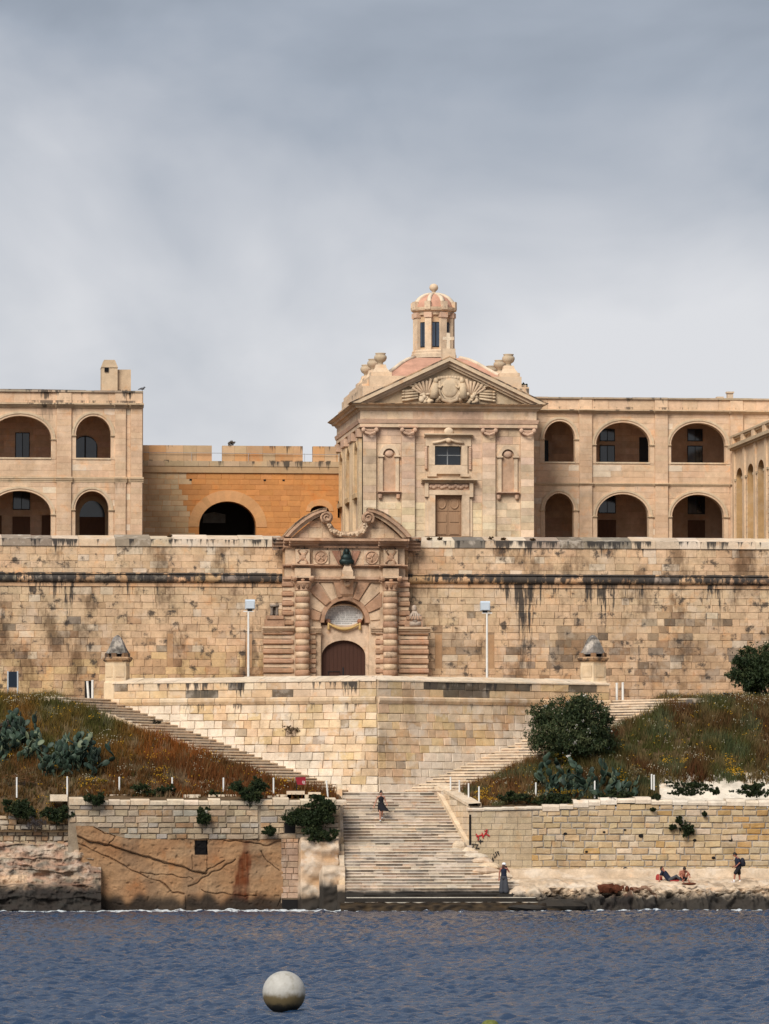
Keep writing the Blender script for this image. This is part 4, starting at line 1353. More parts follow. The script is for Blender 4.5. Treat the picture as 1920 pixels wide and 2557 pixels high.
# pediment
ax, az = XM, kz(88)
exl, exr, ez = XL - .78, XR + .78, z_co1
th_ = kz(88) - kz(150)
sl = (az - ez) / (ax - exl)
q_ = MB((.50, .38, .25)); q_.prism([(XL - .1, ez), (XR + .1, ez), (ax, az - th_ - .05)], YC - .1, YC + .3); q_.build('tympanum', M_CHAP, CH)
for sg in (-1, 1):
    for (o0, o1, pj, cc) in ((0, .40, .76, C_C), (.40, .75, .52, C_W), (.75, 1.0, .34, C_C)):
        q_ = MB(cc)
        a0, a1 = th_ * o0, th_ * o1
        e = exl if sg < 0 else exr
        poly = [(e, ez + .004), (ax, az - a0), (ax, az - a1), (e - sg * a1 / sl, ez + .004)] if o0 == 0 else [(e - sg * a0 / sl, ez + .004), (ax, az - a0), (ax, az - a1), (e - sg * a1 / sl, ez + .004)]
        if sg > 0: poly = poly[::-1]
        q_.prism(poly, YC - pj, YC + (DEP * .0 + 1.2)); q_.build('raking_cornice', M_CHAP, CH)
    q_ = MB(TAN); e = exl if sg < 0 else exr
    pp = [(e - .0, ez + .004), (ax, az), (ax, az + .07), (e + sg * .12, ez + .03)]
    q_.prism(pp if sg < 0 else pp[::-1], YC - .78, YC + 1.2); q_.build('raking_crust', M_CRUST, CH)
# carved trophies in the tympanum
def px_(c): return kx(c)
yt = YC - .12
T = MB((.58, .45, .31))
T.prism([(kx(1190), kz(232)), (kx(1250), kz(216)), (kx(1310), kz(232)), (kx(1312), kz(300)), (kx(1285), kz(350)), (kx(1250), kz(366)), (kx(1215), kz(350)), (kx(1188), kz(300))], yt - .22, yt)
co = T.build('coat_of_arms', M_CHAP, CH)
T = MB((.58, .45, .31)); T.ell((kx(1250), yt - .22, kz(285)), .55, .10, .62, 14, 8); T.build('shield_boss', M_CHAP, co, True)
T = MB((.54, .41, .28))
T.tube([(kx(1185), yt - .12, kz(240)), (kx(1178), yt - .16, kz(300)), (kx(1205), yt - .18, kz(360)), (kx(1250), yt - .2, kz(378)), (kx(1295), yt - .18, kz(360)), (kx(1322), yt - .16, kz(300)), (kx(1315), yt - .12, kz(240))], .13, 7)
for k in range(9): T.ell((kx(1180 + k * 18), yt - .12, kz(222 - 6 * math.sin(math.pi * k / 8))), .16, .12, .13, 8, 5)
T.build('mantling', M_CHAP, CH, True)
for sg in (-1, 1):
    X = lambda c: kx(c) if sg < 0 else mx(kx(c))
    T = MB((.56, .43, .29))
    T.tube([(X(1150), yt - .15, kz(350)), (X(1152), yt - .2, kz(300)), (X(1160), yt - .18, kz(255))], [.34, .26, .2], 9); T.ell((X(1160), yt - .2, kz(238)), .17, .15, .2, 10, 7)
    T.tube([(X(1165), yt - .25, kz(268)), (X(1185), yt - .3, kz(285)), (X(1200), yt - .25, kz(270))], .08, 6); T.tube([(X(1150), yt - .2, kz(345)), (X(1170), yt - .3, kz(355)), (X(1165), yt - .2, kz(378))], .13, 7)
    T.build('trophy_figure', M_CHAP, CH, True)
    T = MB((.57, .44, .30))
    for (a, b, c2, e2) in ((1045, 300, 950, 308), (1045, 318, 950, 325), (1045, 335, 948, 345), (1045, 352, 950, 367), (1050, 285, 985, 268), (1055, 270, 1010, 255)):
        T.tube([(X(a), yt - .12, kz(b)), (X(c2), yt - .12, kz(e2))], [.07, .09], 6); T.lathe([(.06, 0), (.13, .05), (.1, .12)], (X(c2), yt - .12, kz(e2) - .06), 7)
    T.build('cannon_barrels', M_CHAP, CH, True)
    T = MB((.52, .38, .26))
    for k in range(9):
        a_ = R(35 + k * 14)
        T.tube([(X(1100), yt - .10, kz(345)), (X(1100) - sg * -1 * 1.15 * math.cos(a_) * (1 if sg < 0 else 1), yt - .16, kz(345) + 1.25 * math.sin(a_) * (.85 if k < 5 else 1))], [.05, .10], 6)
    T.build('flag_fan', M_CHAP, CH, True)
    T = MB((.58, .45, .31))
    rr_ = random.Random(8 + sg)
    for k in range(26):
        T.ell((X(rr_.uniform(1060, 1185)), yt - rr_.uniform(.08, .25), kz(rr_.uniform(320, 378))), rr_.uniform(.1, .2), .12, rr_.uniform(.08, .18), 8, 5)
    T.build('trophy_pile', M_CHAP, CH, True)
# window
q_ = MB(C_W)
for (a, b, c_, e_, pj) in ((1118, 1155, 782, 655, .16), (1328, 1366, 782, 655, .16), (1095, 1390, 660, 600, .12), (1118, 1366, 840, 784, .20), (1105, 1165, 858, 838, .28), (1320, 1378, 858, 838, .28)):
    q_.box(kx(a), kx(b), YC - pj, YC + .01, kz(c_) + .003, kz(e_) - .003)
q_.build('window_surround', M_CHAP, CH)
q_ = MB(C_C); moulding(q_, kx(1085), kx(1400), YC - .05, kz(602), kz(580), .40, C_C); q_.build('window_cornice', M_CHAP, CH)
q_ = MB(C_W); q_.tube([(kx(1140), YC - .18, kz(640)), (kx(1190), YC - .22, kz(632)), (kx(1240), YC - .25, kz(615)), (kx(1290), YC - .22, kz(632)), (kx(1340), YC - .18, kz(640))], .09, 6); q_.ell((kx(1243), YC - .3, kz(568)), .32, .14, .28, 10, 6); q_.ell((kx(1243), YC - .3, kz(625)), .2, .1, .16, 8, 5)
q_.build('window_crest', M_CHAP, CH, True)
for c in (1100, 1385):
    q_ = MB(C_P)
    for k in range(12): q_.ell((kx(c), YC - .08, kz(672 + k * 12)), .10, .10, .11, 7, 5)
    q_.build('fruit_drop', M_CHAP, CH, True)
q_ = MB(); q_.box(wn[0] - .05, wn[1] + .05, YC + .35, YC + .40, wn[2] - .05, wn[4] + .05); wd = q_.build('window_pane', M_GLASS, CH)
q_ = MB(); q_.box((wn[0] + wn[1]) / 2 - .035, (wn[0] + wn[1]) / 2 + .035, YC + .30, YC + .36, wn[2], wn[4]); q_.box(wn[0], wn[1], YC + .302, YC + .36, kz(720), kz(714)); q_.build('glazing_bar', plain('grey_iron', (.20, .21, .22), .5), wd)
# door
q_ = MB(C_W)
for (a, b, c_, e_, pj) in ((1112, 1157, 1245, 975, .20), (1331, 1378, 1245, 975, .20), (1112, 1378, 976, 945, .22), (1088, 1112, 990, 900, .30), (1378, 1402, 990, 900, .30), (1092, 1112, 1245, 992, .10), (1378, 1398, 1245, 992, .10)):
    q_.box(kx(a), kx(b), YC - pj, YC + .01, kz(c_) + .003, kz(e_) - .003)
q_.build('door_surround', M_CHAP, CH)
q_ = MB(C_C); moulding(q_, kx(1065), kx(1425), YC - .05, kz(900), kz(872), .50, C_C); q_.build('door_cornice', M_CHAP, CH)
q_ = MB(C_P); q_.box(kx(1115), kx(1376), YC - .1, YC, kz(942), kz(903))
for k in range(14): q_.ell((kx(1130 + k * 17.6), YC - .14, kz(922 + 6 * math.sin(k * 1.9))), .15, .1, .12, 8, 5)
q_.build('carved_frieze', M_CHAP, CH)
q_ = MB(); q_.box(dr[0], dr[1], YC + .22, YC + .28, zb, dr[3]); dd = q_.build('door', M_CHAPWOOD, CH)
xm_ = (dr[0] + dr[1]) / 2
for sg in (-1, 1):
    x0, x1 = (dr[0] + .06, xm_ - .02) if sg < 0 else (xm_ + .02, dr[1] - .06)
    q_ = MB(); q_.box(x0, x1, YC + .18, YC + .23, kz(1235), kz(1085)); q_.box(x0, x1, YC + .182, YC + .23, kz(1078), kz(985)); lf = q_.build('door_leaf', M_CHAPWOOD, dd)
    q_ = MB(); xc_ = (x0 + x1) / 2
    q_.lathe([(.0, 0), (.26, 0), (.30, .03), (.26, .06), (.2, .04), (0, .06)], (0, 0, 0), 18, sy=1.25)
    q_.v = [(xc_ + x, YC + .18 - z, kz(1030) + y) for x, y, z in q_.v]; q_.build('oval_panel', M_CHAPWOOD, lf)
    q_ = MB(); q_.box(x0 + .1, x1 - .1, YC + .14, YC + .19, kz(1228), kz(1165)); q_.box(x0 + .1, x1 - .1, YC + .142, YC + .19, kz(1150), kz(1100)); q_.build('square_panel', M_CHAPWOOD, lf)
# niches: moulded frames on consoles
for n_ in (ni, ni2):
    q_ = MB((.50, .33, .22)); q_.prism([(n_[0], n_[2])] + [(n_[1], n_[2])] + arch_pts(n_[0], n_[1], n_[3], n_[4], 12)[::-1], YC - .02, YC + .02); q_.build('niche_back', M_CHAP, CH)
    w_ = n_[1] - n_[0]
    q_ = MB(C_W); q_.band(arch_pts(n_[0], n_[1], n_[3], n_[4], 14), arch_pts(n_[0] - .22, n_[1] + .22, n_[3], n_[4] + .26, 14), YC - .22, YC)
    for sg in (0, 1):
        xa = n_[0] - .22 if sg == 0 else n_[1]
        q_.box(xa, xa + .22, YC - .16, YC, n_[2], n_[3] - .1); q_.box(xa - .08, xa + .30, YC - .26, YC, n_[3] - .1, n_[3])
    q_.build('niche_frame', M_CHAP, CH)
    q_ = MB(C_P); moulding(q_, n_[0] - .35, n_[1] + .35, YC, n_[2] - .16, n_[2], .36, C_P)
    for xa in (n_[0] - .18, n_[1] + .18): q_.lathe([(.02, -.35), (.12, -.25), (.16, 0)], (xa, YC - .12, n_[2] - .18), 8)
    q_.build('niche_sill', M_CHAP, CH)
    q_ = MB(C_P); q_.ell(((n_[0] + n_[1]) / 2, YC - .06, n_[3] + .12), .3, .1, .24, 10, 6); q_.build('niche_shell', M_CHAP, CH, True)
# attic, roof and lantern
za1 = kz(195)
q_ = MB(C_W); q_.box(XL + .12, XR - .12, YC + 1.25, YC + DEP - .2, ez - .02, kz(262)); q_.box(XL + .6, XR - .6, YC + 1.35, YC + DEP - .5, kz(262), za1); q_.build('attic', M_ATTIC, CH)
for sg in (-1, 1):
    for i, (o, zt) in enumerate(((-.2, 335), (.16, 240), (.5, 212))):
        q_ = MB(jit(C_W, .06, rnd)); xa = XL + o if sg < 0 else XR - o - .9
        q_.box(xa, xa + .9, YC + 2.2 + i * .1, YC + DEP - 1 - i * .1, ez - .02 + .003 * i, kz(zt)); q_.build('stepped_buttress', M_ATTIC, CH)
YD = YC + 8.4
def lx(c): return fx(820 + c / 2.966, YD, 850)
def lz(c): return fz(680 + c / 2.966, YD, 1095)
XD = XM
rb = (lx(985) - lx(650)) / 2
zl0 = lz(640)
# swept roof: four concave hips
prof = [(1.0, 0.0), (.92, .05), (.82, .18), (.70, .42), (.58, .68), (.46, .88), (.34, 1.0)]
RX, RY = 4.4, 6.0
q_ = MB((.52, .25, .17))
pv = []
hr = zl0 - za1 - .12
for f_, h_ in prof:
    rx, ry = max(RX * f_, rb * .95), max(RY * f_, rb * .95)
    pv.append([(XD - rx, YD - ry, za1 + h_ * hr), (XD + rx, YD - ry, za1 + h_ * hr), (XD + rx, YD + ry, za1 + h_ * hr), (XD - rx, YD + ry, za1 + h_ * hr)])
for a, b in zip(pv[:-1], pv[1:]): q_.strip(a, b, close=True)
rf = q_.build('swept_roof', M_PINK, CH)
for k in range(4):
    q_ = MB(PALE); q_.tube([Vector(p[k]) + Vector((0, 0, .02)) for p in pv], .13, 6); q_.build('hip_rib', M_SMOOTH, rf, True)
# lantern
ph = math.pi / 8
q_ = MB(C_W); q_.lathe([(rb * 1.0, 0), (rb * 1.0, lz(612) - zl0), (rb * .97, lz(605) - zl0), (rb * .97, lz(590) - zl0), (rb * .90, lz(580) - zl0)], (XD, YD, zl0 - .02), 16); LN = q_.build('lantern_base', M_CHAP, CH)
rbody = (lx(965) - lx(668)) / 2
q_ = MB((.56, .38, .23)); q_.lathe([(rbody * .90, 0), (rbody * .90, lz(300) - lz(590))], (XD, YD, lz(590)), 8, phase=ph); q_.build('lantern_drum', M_CHAP, CH)
for k in range(8):
    a = ph + math.pi / 4 * k
    q_ = MB(C_W); cc = Vector((XD + rbody * .93 * math.cos(a), YD + rbody * .93 * math.sin(a), 0))
    r_, tg = Vector((math.cos(a), math.sin(a), 0)), Vector((-math.sin(a), math.cos(a), 0))
    q_.obox(cc + Vector((0, 0, (lz(590) + lz(330)) / 2)), r_, tg, (0, 0, 1), .13, .22, (lz(330) - lz(590)) / 2); pp = q_.build('lantern_pier', M_CHAP, CH)
    q_ = MB(C_P); q_.obox(cc + r_ * .04 + Vector((0, 0, (lz(345) + lz(308)) / 2)), r_, tg, (0, 0, 1), .17, .27, (lz(308) - lz(345)) / 2); q_.build('pier_capital', M_CHAP, pp)
    a2 = a + math.pi / 8
    n2, t2 = Vector((math.cos(a2), math.sin(a2), 0)), Vector((-math.sin(a2), math.cos(a2), 0))
    c2 = Vector((XD, YD, (lz(565) + lz(378)) / 2)) + n2 * (rbody * .90 * math.cos(math.pi / 8))
    q_ = MB(); q_.obox(c2, n2, t2, (0, 0, 1), .02, .34, (lz(378) - lz(565)) / 2); wf = q_.build('lantern_window', M_FRAME, CH)
    for sg in (-1, 1):
        q_ = MB(); q_.obox(c2 + n2 * .02 + t2 * sg * .14, n2, t2, (0, 0, 1), .012, .10, (lz(385) - lz(558)) / 2); q_.build('pane', M_GLASSB, wf)
q_ = MB(C_C); rc = (lx(990) - lx(645)) / 2; q_.lathe([(rbody * .95, lz(325) - lz(300)), (rbody * .98, 0), (rc * .96, lz(305) - lz(312)), (rc, lz(297) - lz(305) + .2), (rc * .98, lz(285) - lz(300)), (rbody * .95, lz(283) - lz(300))], (XD, YD, lz(300)), 16); q_.build('lantern_cornice', M_ATTIC, CH)
rdm = (lx(975) - lx(660)) / 2
dome = [(rdm * .97, 0), (rdm * .97, .12), (rdm * .95, .3), (rdm * .86, .62), (rdm * .70, .92), (rdm * .48, 1.16), (rdm * .22, 1.3), (rdm * .12, 1.34)]
hd = (lz(160) - lz(285)) / 1.34
q_ = MB((.46, .19, .11)); q_.lathe([(r_, z * hd) for r_, z in dome], (XD, YD, lz(285)), 24); dm = q_.build('lantern_dome', M_PINK, CH, True)
for k in range(8):
    a = ph + math.pi / 4 * k
    q_ = MB(PALE); q_.tube([(XD + (r_ + .02) * math.cos(a), YD + (r_ + .02) * math.sin(a), lz(285) + z * hd) for r_, z in dome[1:]], [.17, .17, .16, .15, .13, .1, .08], 6); q_.build('dome_rib', M_SMOOTH, dm, True)
    q_ = MB(C_W); q_.obox((XD + rdm * .99 * math.cos(a), YD + rdm * .99 * math.sin(a), lz(285) + .26), (math.cos(a), math.sin(a), 0), (-math.sin(a), math.cos(a), 0), (0, 0, 1), .13, .2, .27); q_.build('rib_foot', M_ATTIC, dm)
q_ = MB(C_W); q_.lathe([(.24, -.06), (.26, .03), (.12, .10), (.13, .16), (.25, .26), (.30, .40), (.26, .56), (.12, .66), (0, .68)], (XD, YD, lz(160)), 12); q_.build('ball_finial', M_CHAP, CH, True)
# cross on the gable
zc0 = kz(88) - .05
q_ = MB(C_W); q_.box(XM - .42, XM + .42, YC - .45, YC + .4, zc0 - .3, fz(872, YC, 1120)); q_.build('cross_pedestal', M_CHAP, CH)
q_ = MB(PALE); h_ = fz(830, YC) - fz(872, YC); q_.box(XM - .11, XM + .11, YC - .12, YC + .1, fz(872, YC), fz(830, YC)); q_.box(XM - .36, XM + .36, YC - .118, YC + .098, fz(872, YC) + h_ * .58, fz(872, YC) + h_ * .76); q_.build('stone_cross', M_SMOOTH, CH)
# urns along both sides of the attic
for sg in (-1, 1):
    for i, yy in enumerate((3.0, 7.6, 12.2)):
        xa = XL + 1.45 if sg < 0 else XR - 1.25
        q_ = MB(C_W); q_.lathe([(.95, -.3), (.95, .32), (.78, .36), (.52, .62), (.45, .84)], (xa, YC + yy, za1), 4, phase=math.pi / 4); pd = q_.build('urn_pedestal', M_ATTIC, CH)
        q_ = MB((.46, .36, .25)); q_.lathe([(.24, 0), (.17, .06), (.17, .14), (.34, .26), (.42, .44), (.40, .58), (.30, .66), (.35, .72), (.35, .77), (.27, .78)], (xa, YC + yy, za1 + .84), 14); q_.build('urn', M_ATTIC, pd, True)
# inside darkness: near-black sheet added behind the front wall
q_ = MB(); q_.box(XL + .6, XR - .6, YC + .56, YC + .6, zb, z_ar0); q_.build('dark_backing', M_DARK, CH)

# ================================================================== arcaded barracks
def barracks(lab, Yb, xa, xb, zz, floors, pil, backs, seed, base=None, imp=.10, drop_left=None):
    """zz: dict of levels; floors: list of (z0,z1,openings)."""
    t = thing('barracks', lab, 'building', ((xa + xb) / 2, Yb, Z_COURT))
    rnd = random.Random(seed)
    S1, S2 = (.64, .455, .305), (.61, .41, .265)
    for (z0, z1, ops) in floors:
        d = MB(S1); pierced_wall(d, Yb, Yb + .7, xa, xb, z0, z1, ops, S1); d.build('arcade_wall', M_SMOOTH, t)
        ex0 = arch_excl(ops, z0, .26)
        pl = [(a - xa - .005, b - xa + .005) for a, b in pil]
        masonry(t, (xa, Yb, z0 + .002), (1, 0, 0), (0, 0, 1), (0, -1, 0), xb - xa, z1 - z0 - .004, .40, (.8, 1.5),
                lambda u, v, r: jit(lerp(S1, S2, max(0, min(1, .5 + 1.2 * nz((xa + u) * .4, (z0 + v) * .5, 6) + r.uniform(-.4, .4)))) if r.random() > .10 else lerp(S1, (.74, .62, .48), .7), .07, r), M_SMOOTH, seed + int(z0 * 10), lambda v0, v1: ex0(v0, v1, xa) + pl,
                .014, .016, .006, .002, 130, show=lambda p: True if (p.z > fz(1342, Yb) and -24 < p.x < 30) else False, chj=.03)
        for (a, b, sill, spr, cr) in ops:
            d = MB(S1); d.band(arch_pts(a, b, spr, cr, 18), arch_pts(a - .13, b + .13, spr, cr + .14, 18), Yb - .05, Yb + .02, S1)
            d.band(arch_pts(a - .13, b + .13, spr, cr + .14, 18), arch_pts(a - .27, b + .27, spr, cr + .28, 18), Yb - .10, Yb + .02, (.60, .46, .31)); d.build('archivolt', M_SMOOTH, t)
            for x0, x1 in ((a - .36, a + .03), (b - .03, b + .36)):
                d = MB((.58, .43, .28)); d.box(x0 + .04, x1 - .04, Yb - .09, Yb + .6, spr - .12, spr - .004); d.box(x0, x1, Yb - .14, Yb + .62, spr - .06, spr - .002); d.build('impost', M_SMOOTH, t)
                d = MB(S1); d.box(x0 + .07, x1 - .02 if x0 < a else x1 - .07, Yb - .045, Yb + .01, max(sill, z0), spr - .12); d.build('arch_pier', M_SMOOTH, t)
            if sill > z0 + .3:
                d = MB((.62, .48, .33)); d.box(a - .0, b + .0, Yb - .06, Yb + .5, sill, sill + .10); d.build('balustrade_coping', M_SMOOTH, t)
    for a, b in pil:
        d = MB(S1); d.box(a, b, Yb - .14, Yb + .01, Z_COURT, zz['cor0']); p = d.build('pilaster', M_SMOOTH, t)
        z = fz(1345, Yb)
        while z < zz['cor0'] - .1:
            e = min(z + .40, zz['cor0'])
            tt = jit(lerp(S1, S2, rnd.random()), .06, rnd)
            s_ = MB(tt); block(s_, Vector((a, Yb - .14, z)), Vector((1, 0, 0)), Vector((0, 0, 1)), Vector((0, -1, 0)), .003, b - a - .003, .006, e - z - .006, .012, .005, rnd, tt); s_.build('pilaster_stone', M_SMOOTH, p)
            z = e
    # string course, cornice, parapet with coping; all break forward over the pilasters
    for nm, z0, z1, pj in (('string_course', zz['str0'], zz['str1'], .12), ('cornice', zz['cor0'], zz['cor1'], .34)):
        d = MB(S1); moulding(d, xa, xb + .02, Yb, z0, z1, pj, (.58, .43, .28)); d.build(nm, M_ATTIC, t)
        for a, b in pil:
            d = MB(S1); moulding(d, a - .08, b + .08, Yb - .10, z0 - .003, z1 + .003, pj + .06, (.58, .43, .28)); d.build(nm + '_break', M_ATTIC, t)
    d = MB(S1); d.box(xa, xb, Yb + .0, Yb + .5, zz['cor1'], zz['roof'] - .12); d.build('parapet_core', M_ATTIC, t)
    masonry(t, (xa, Yb, zz['cor1'] + .02), (1, 0, 0), (0, 0, 1), (0, -1, 0), xb - xa, zz['roof'] - .14 - zz['cor1'], .8, (1.0, 2.0), lambda u, v, r: jit(lerp(S1, S2, r.random()), .07, r), M_ATTIC, seed + 7, None, .015, .03, .006, .002, 60, 'parapet_stone', chj=0)
    for a, b in pil:
        d = MB(S1); d.box(a, b, Yb - .10, Yb + .0, zz['cor1'] + .01, zz['roof'] - .13); d.build('parapet_pier', M_ATTIC, t)
    x = xa
    while x < xb - .01:
        e = min(x + rnd.uniform(1.2, 2.4), xb)
        d = MB(jit((.40, .31, .22), .15, rnd)); d.box(x + .006, e - .006, Yb - .16, Yb + .6, zz['roof'] - .12 + rnd.uniform(0, .01), zz['roof'] + rnd.uniform(-.012, .012)); d.build('parapet_coping', M_ATTIC, t); x = e
    # loggia: floors, ceilings, back wall, ends, the block behind
    yb2 = Yb + 4.2
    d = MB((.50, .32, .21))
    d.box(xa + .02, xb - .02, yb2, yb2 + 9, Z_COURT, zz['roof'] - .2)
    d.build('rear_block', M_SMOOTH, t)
    d = MB((.58, .41, .28)); d.box(xa + .02, xb - .02, Yb + .7, yb2, zz['str0'] - .1, zz['str1'] + .12); d.box(xa + .02, xb - .02, Yb + .5, yb2, zz['cor0'], zz['roof'] - .25); d.box(xa + .02, xa + .6, Yb + .7, yb2, Z_COURT, zz['cor0']); d.box(xb - .6, xb - .02, Yb + .7, yb2, Z_COURT, zz['cor0'])
    d.build('loggia_shell', M_SMOOTH, t)
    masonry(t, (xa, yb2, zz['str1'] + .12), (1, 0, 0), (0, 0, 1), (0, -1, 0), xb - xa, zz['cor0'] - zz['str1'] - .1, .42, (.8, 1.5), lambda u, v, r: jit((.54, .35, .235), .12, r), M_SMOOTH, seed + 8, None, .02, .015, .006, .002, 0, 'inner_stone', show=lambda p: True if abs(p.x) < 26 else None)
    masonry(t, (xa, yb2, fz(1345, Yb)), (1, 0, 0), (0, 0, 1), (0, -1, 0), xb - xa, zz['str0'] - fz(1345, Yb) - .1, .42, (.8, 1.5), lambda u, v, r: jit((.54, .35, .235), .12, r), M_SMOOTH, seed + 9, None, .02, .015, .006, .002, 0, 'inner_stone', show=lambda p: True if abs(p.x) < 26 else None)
    for (kind, p0, p1, q0, q1) in backs:
        X0, X1 = fx(p0, yb2, (q0 + q1) / 2), fx(p1, yb2, (q0 + q1) / 2)
        Z0, Z1 = fz(q1, yb2, p0), fz(q0, yb2, p0)
        yy = yb2 - .03
        if kind == 'win':
            d = MB(); d.box(X0, X1, yy - .03, yy + .02, Z0, Z1); w = d.build('window', M_FRAME, t)
            for s_ in (0, 1):
                a = X0 + .05 + s_ * (X1 - X0 - .05) / 2; d = MB(); d.box(a, a + (X1 - X0 - .15) / 2, yy - .05, yy - .028, Z0 + .06, Z1 - .06); d.build('pane', M_GLASSB if s_ == 0 else M_GLASS, w)
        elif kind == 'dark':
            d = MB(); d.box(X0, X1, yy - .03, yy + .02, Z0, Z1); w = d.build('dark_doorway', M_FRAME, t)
        elif kind == 'door':
            d = MB(); d.box(X0, X1, yy - .02, yy + .02, Z0, Z1); w = d.build('door', M_WOOD, t)
            for s_ in range(4):
                a = X0 + (X1 - X0) * s_ / 4; d = MB(); d.box(a + .01, a + (X1 - X0) / 4 - .01, yy - .045, yy - .018, Z0, Z1 - .04); d.build('plank', M_WOOD, w)
        elif kind == 'arch':
            spr = Z0 + (Z1 - Z0) * .62
            ap = arch_pts(X0, X1, spr, Z1, 12)
            d = MB(); d.prism([(X0, Z0), (X1, Z0)] + ap[::-1], yy - .03, yy + .02); w = d.build('arched_window', M_FRAME, t)
            for s_ in (0, 1):
                a = X0 + .07 + s_ * ((X1 - X0) / 2 - .02); b = a + (X1 - X0) / 2 - .12
                xm2 = (X0 + X1) / 2
                zz2 = lambda x: spr + (Z1 - spr - .08) * math.sqrt(max(0, 1 - ((x - xm2) / ((X1 - X0) / 2)) ** 2))
                xs_ = [a + (b - a) * k / 6 for k in range(7)]
                d = MB(); d.prism([(a, Z0 + .05), (b, Z0 + .05)] + [(x, zz2(x)) for x in xs_[::-1]], yy - .05, yy - .028); d.build('pane', M_GLASSB, w)
        elif kind == 'archdoor':
            spr = Z0 + (Z1 - Z0) * .60
            d = MB((.55, .40, .26)); d.band(arch_pts(X0, X1, spr, Z1, 14), arch_pts(X0 - .3, X1 + .3, spr, Z1 + .3, 14), yy - .16, yy); d.box(X0 - .3, X0, yy - .16, yy, Z0, spr); d.box(X1, X1 + .3, yy - .16, yy, Z0, spr); w0 = d.build('door_arch', M_SMOOTH, t)
            d = MB(); d.prism([(X0, spr - .02), (X1, spr - .02)] + arch_pts(X0, X1, spr, Z1, 14)[::-1], yy - .05, yy); d.build('fanlight', M_GLASSB, t)
            d = MB(); d.box(X0, X1, yy - .04, yy, Z0, spr - .02); w = d.build('door', M_WOOD, t)
            for s_ in (-1, 1):
                for k in range(7):
                    xm2 = (X0 + X1) / 2; hw = (X1 - X0) / 2
                    z_ = Z0 + (spr - Z0) * k / 7
                    d = MB(); d.prism([(xm2, z_), (xm2 + s_ * hw, z_ + hw * .8), (xm2 + s_ * hw, z_ + hw * .8 + .22), (xm2, z_ + .22)][::s_], yy - .07, yy - .035)
                    if z_ + hw * .8 + .22 < spr: d.build('chevron_plank', M_WOOD, w)
    return t

# west wing
YW = 60.0
Xw = lambda p: fx(p, YW, 1150); Zw = lambda p: fz(p, YW, 180)
zz = dict(roof=Zw(975), cor1=Zw(1007), cor0=Zw(1018), str1=Zw(1191), str0=Zw(1204))
fl = [(Z_COURT, zz['str0'], [(Xw(-164), Xw(-66), Z_COURT, Zw(1280), Zw(1226)), (Xw(-28), Xw(128), Z_COURT, Zw(1284), Zw(1226)), (Xw(188), Xw(272), Z_COURT, Zw(1272), Zw(1226))]),
      (zz['str1'], zz['cor0'], [(Xw(-164), Xw(-66), Zw(1147), Zw(1096), Zw(1039)), (Xw(-28), Xw(128), Zw(1147), Zw(1096), Zw(1039)), (Xw(189), Xw(277), Zw(1147), Zw(1086), Zw(1038))])]
WB = barracks('two-storey arcaded limestone barracks with chimney, left of the orange wall', YW, Xw(-200), Xw(357), zz, fl, [(Xw(141), Xw(178)), (Xw(287), Xw(314)), (Xw(326), Xw(355))],
              [('win', 38, 74, 1080, 1165), ('arch', 182, 243, 1088, 1165), ('win', 32, 75, 1226, 1273), ('door', 31, 75, 1290, 1350), ('door', 104, 128, 1287, 1350), ('door', -16, 4, 1287, 1350), ('archdoor', 198, 262, 1250, 1350)], 100)
d = MB((.56, .42, .28)); d.box(Xw(256), Xw(296), YW + 1.5, YW + 3, zz['roof'] - .3, Zw(912)); d.prism([(Xw(255), Zw(912)), (Xw(297), Zw(912)), (Xw(289), Zw(893)), (Xw(262), Zw(893))], YW + 1.45, YW + 3.05); chm = d.build('chimney', M_SMOOTH, WB)
d = MB(); d.box(Xw(263), Xw(273), YW + 1.42, YW + 1.6, Zw(923), Zw(912)); d.build('smoke_hole', M_DARK, chm)
d = MB((.52, .38, .25)); d.box(Xw(297), Xw(330), YW + 1.8, YW + 3.4, zz['roof'] - .3, Zw(916)); d.build('chimney', M_ATTIC, WB)
d = MB(GREY); d.prism([(Xw(-60), zz['roof'] - .1), (Xw(235), zz['roof'] - .1), (Xw(215), Zw(971.5)), (Xw(100), Zw(970)), (Xw(10), Zw(970)), (Xw(-60), Zw(971))], YW + .8, YW + 8); d.build('roof_vault', M_ATTIC, WB)
d = MB((.10, .10, .10)); bx, bz_ = Xw(355), zz['roof']
d.ell((bx, YW + .1, bz_ + .16), .15, .08, .08, 8, 6); d.ell((bx + .13, YW + .1, bz_ + .25), .06, .05, .05, 8, 6); d.tube([(bx - .12, YW + .1, bz_ + .15), (bx - .28, YW + .1, bz_ + .10)], [.05, .02], 6); d.tube([(bx, YW + .1, bz_ + .1), (bx, YW + .1, bz_ - .01)], .015, 5); d.tube([(bx + .18, YW + .1, bz_ + .25), (bx + .24, YW + .1, bz_ + .24)], [.02, .004], 5)
tag(d.build('bird', plain('feathers', (.10, .10, .11), .8), None, True), 'small dark bird perched on the corner of the left barracks roof', 'bird')

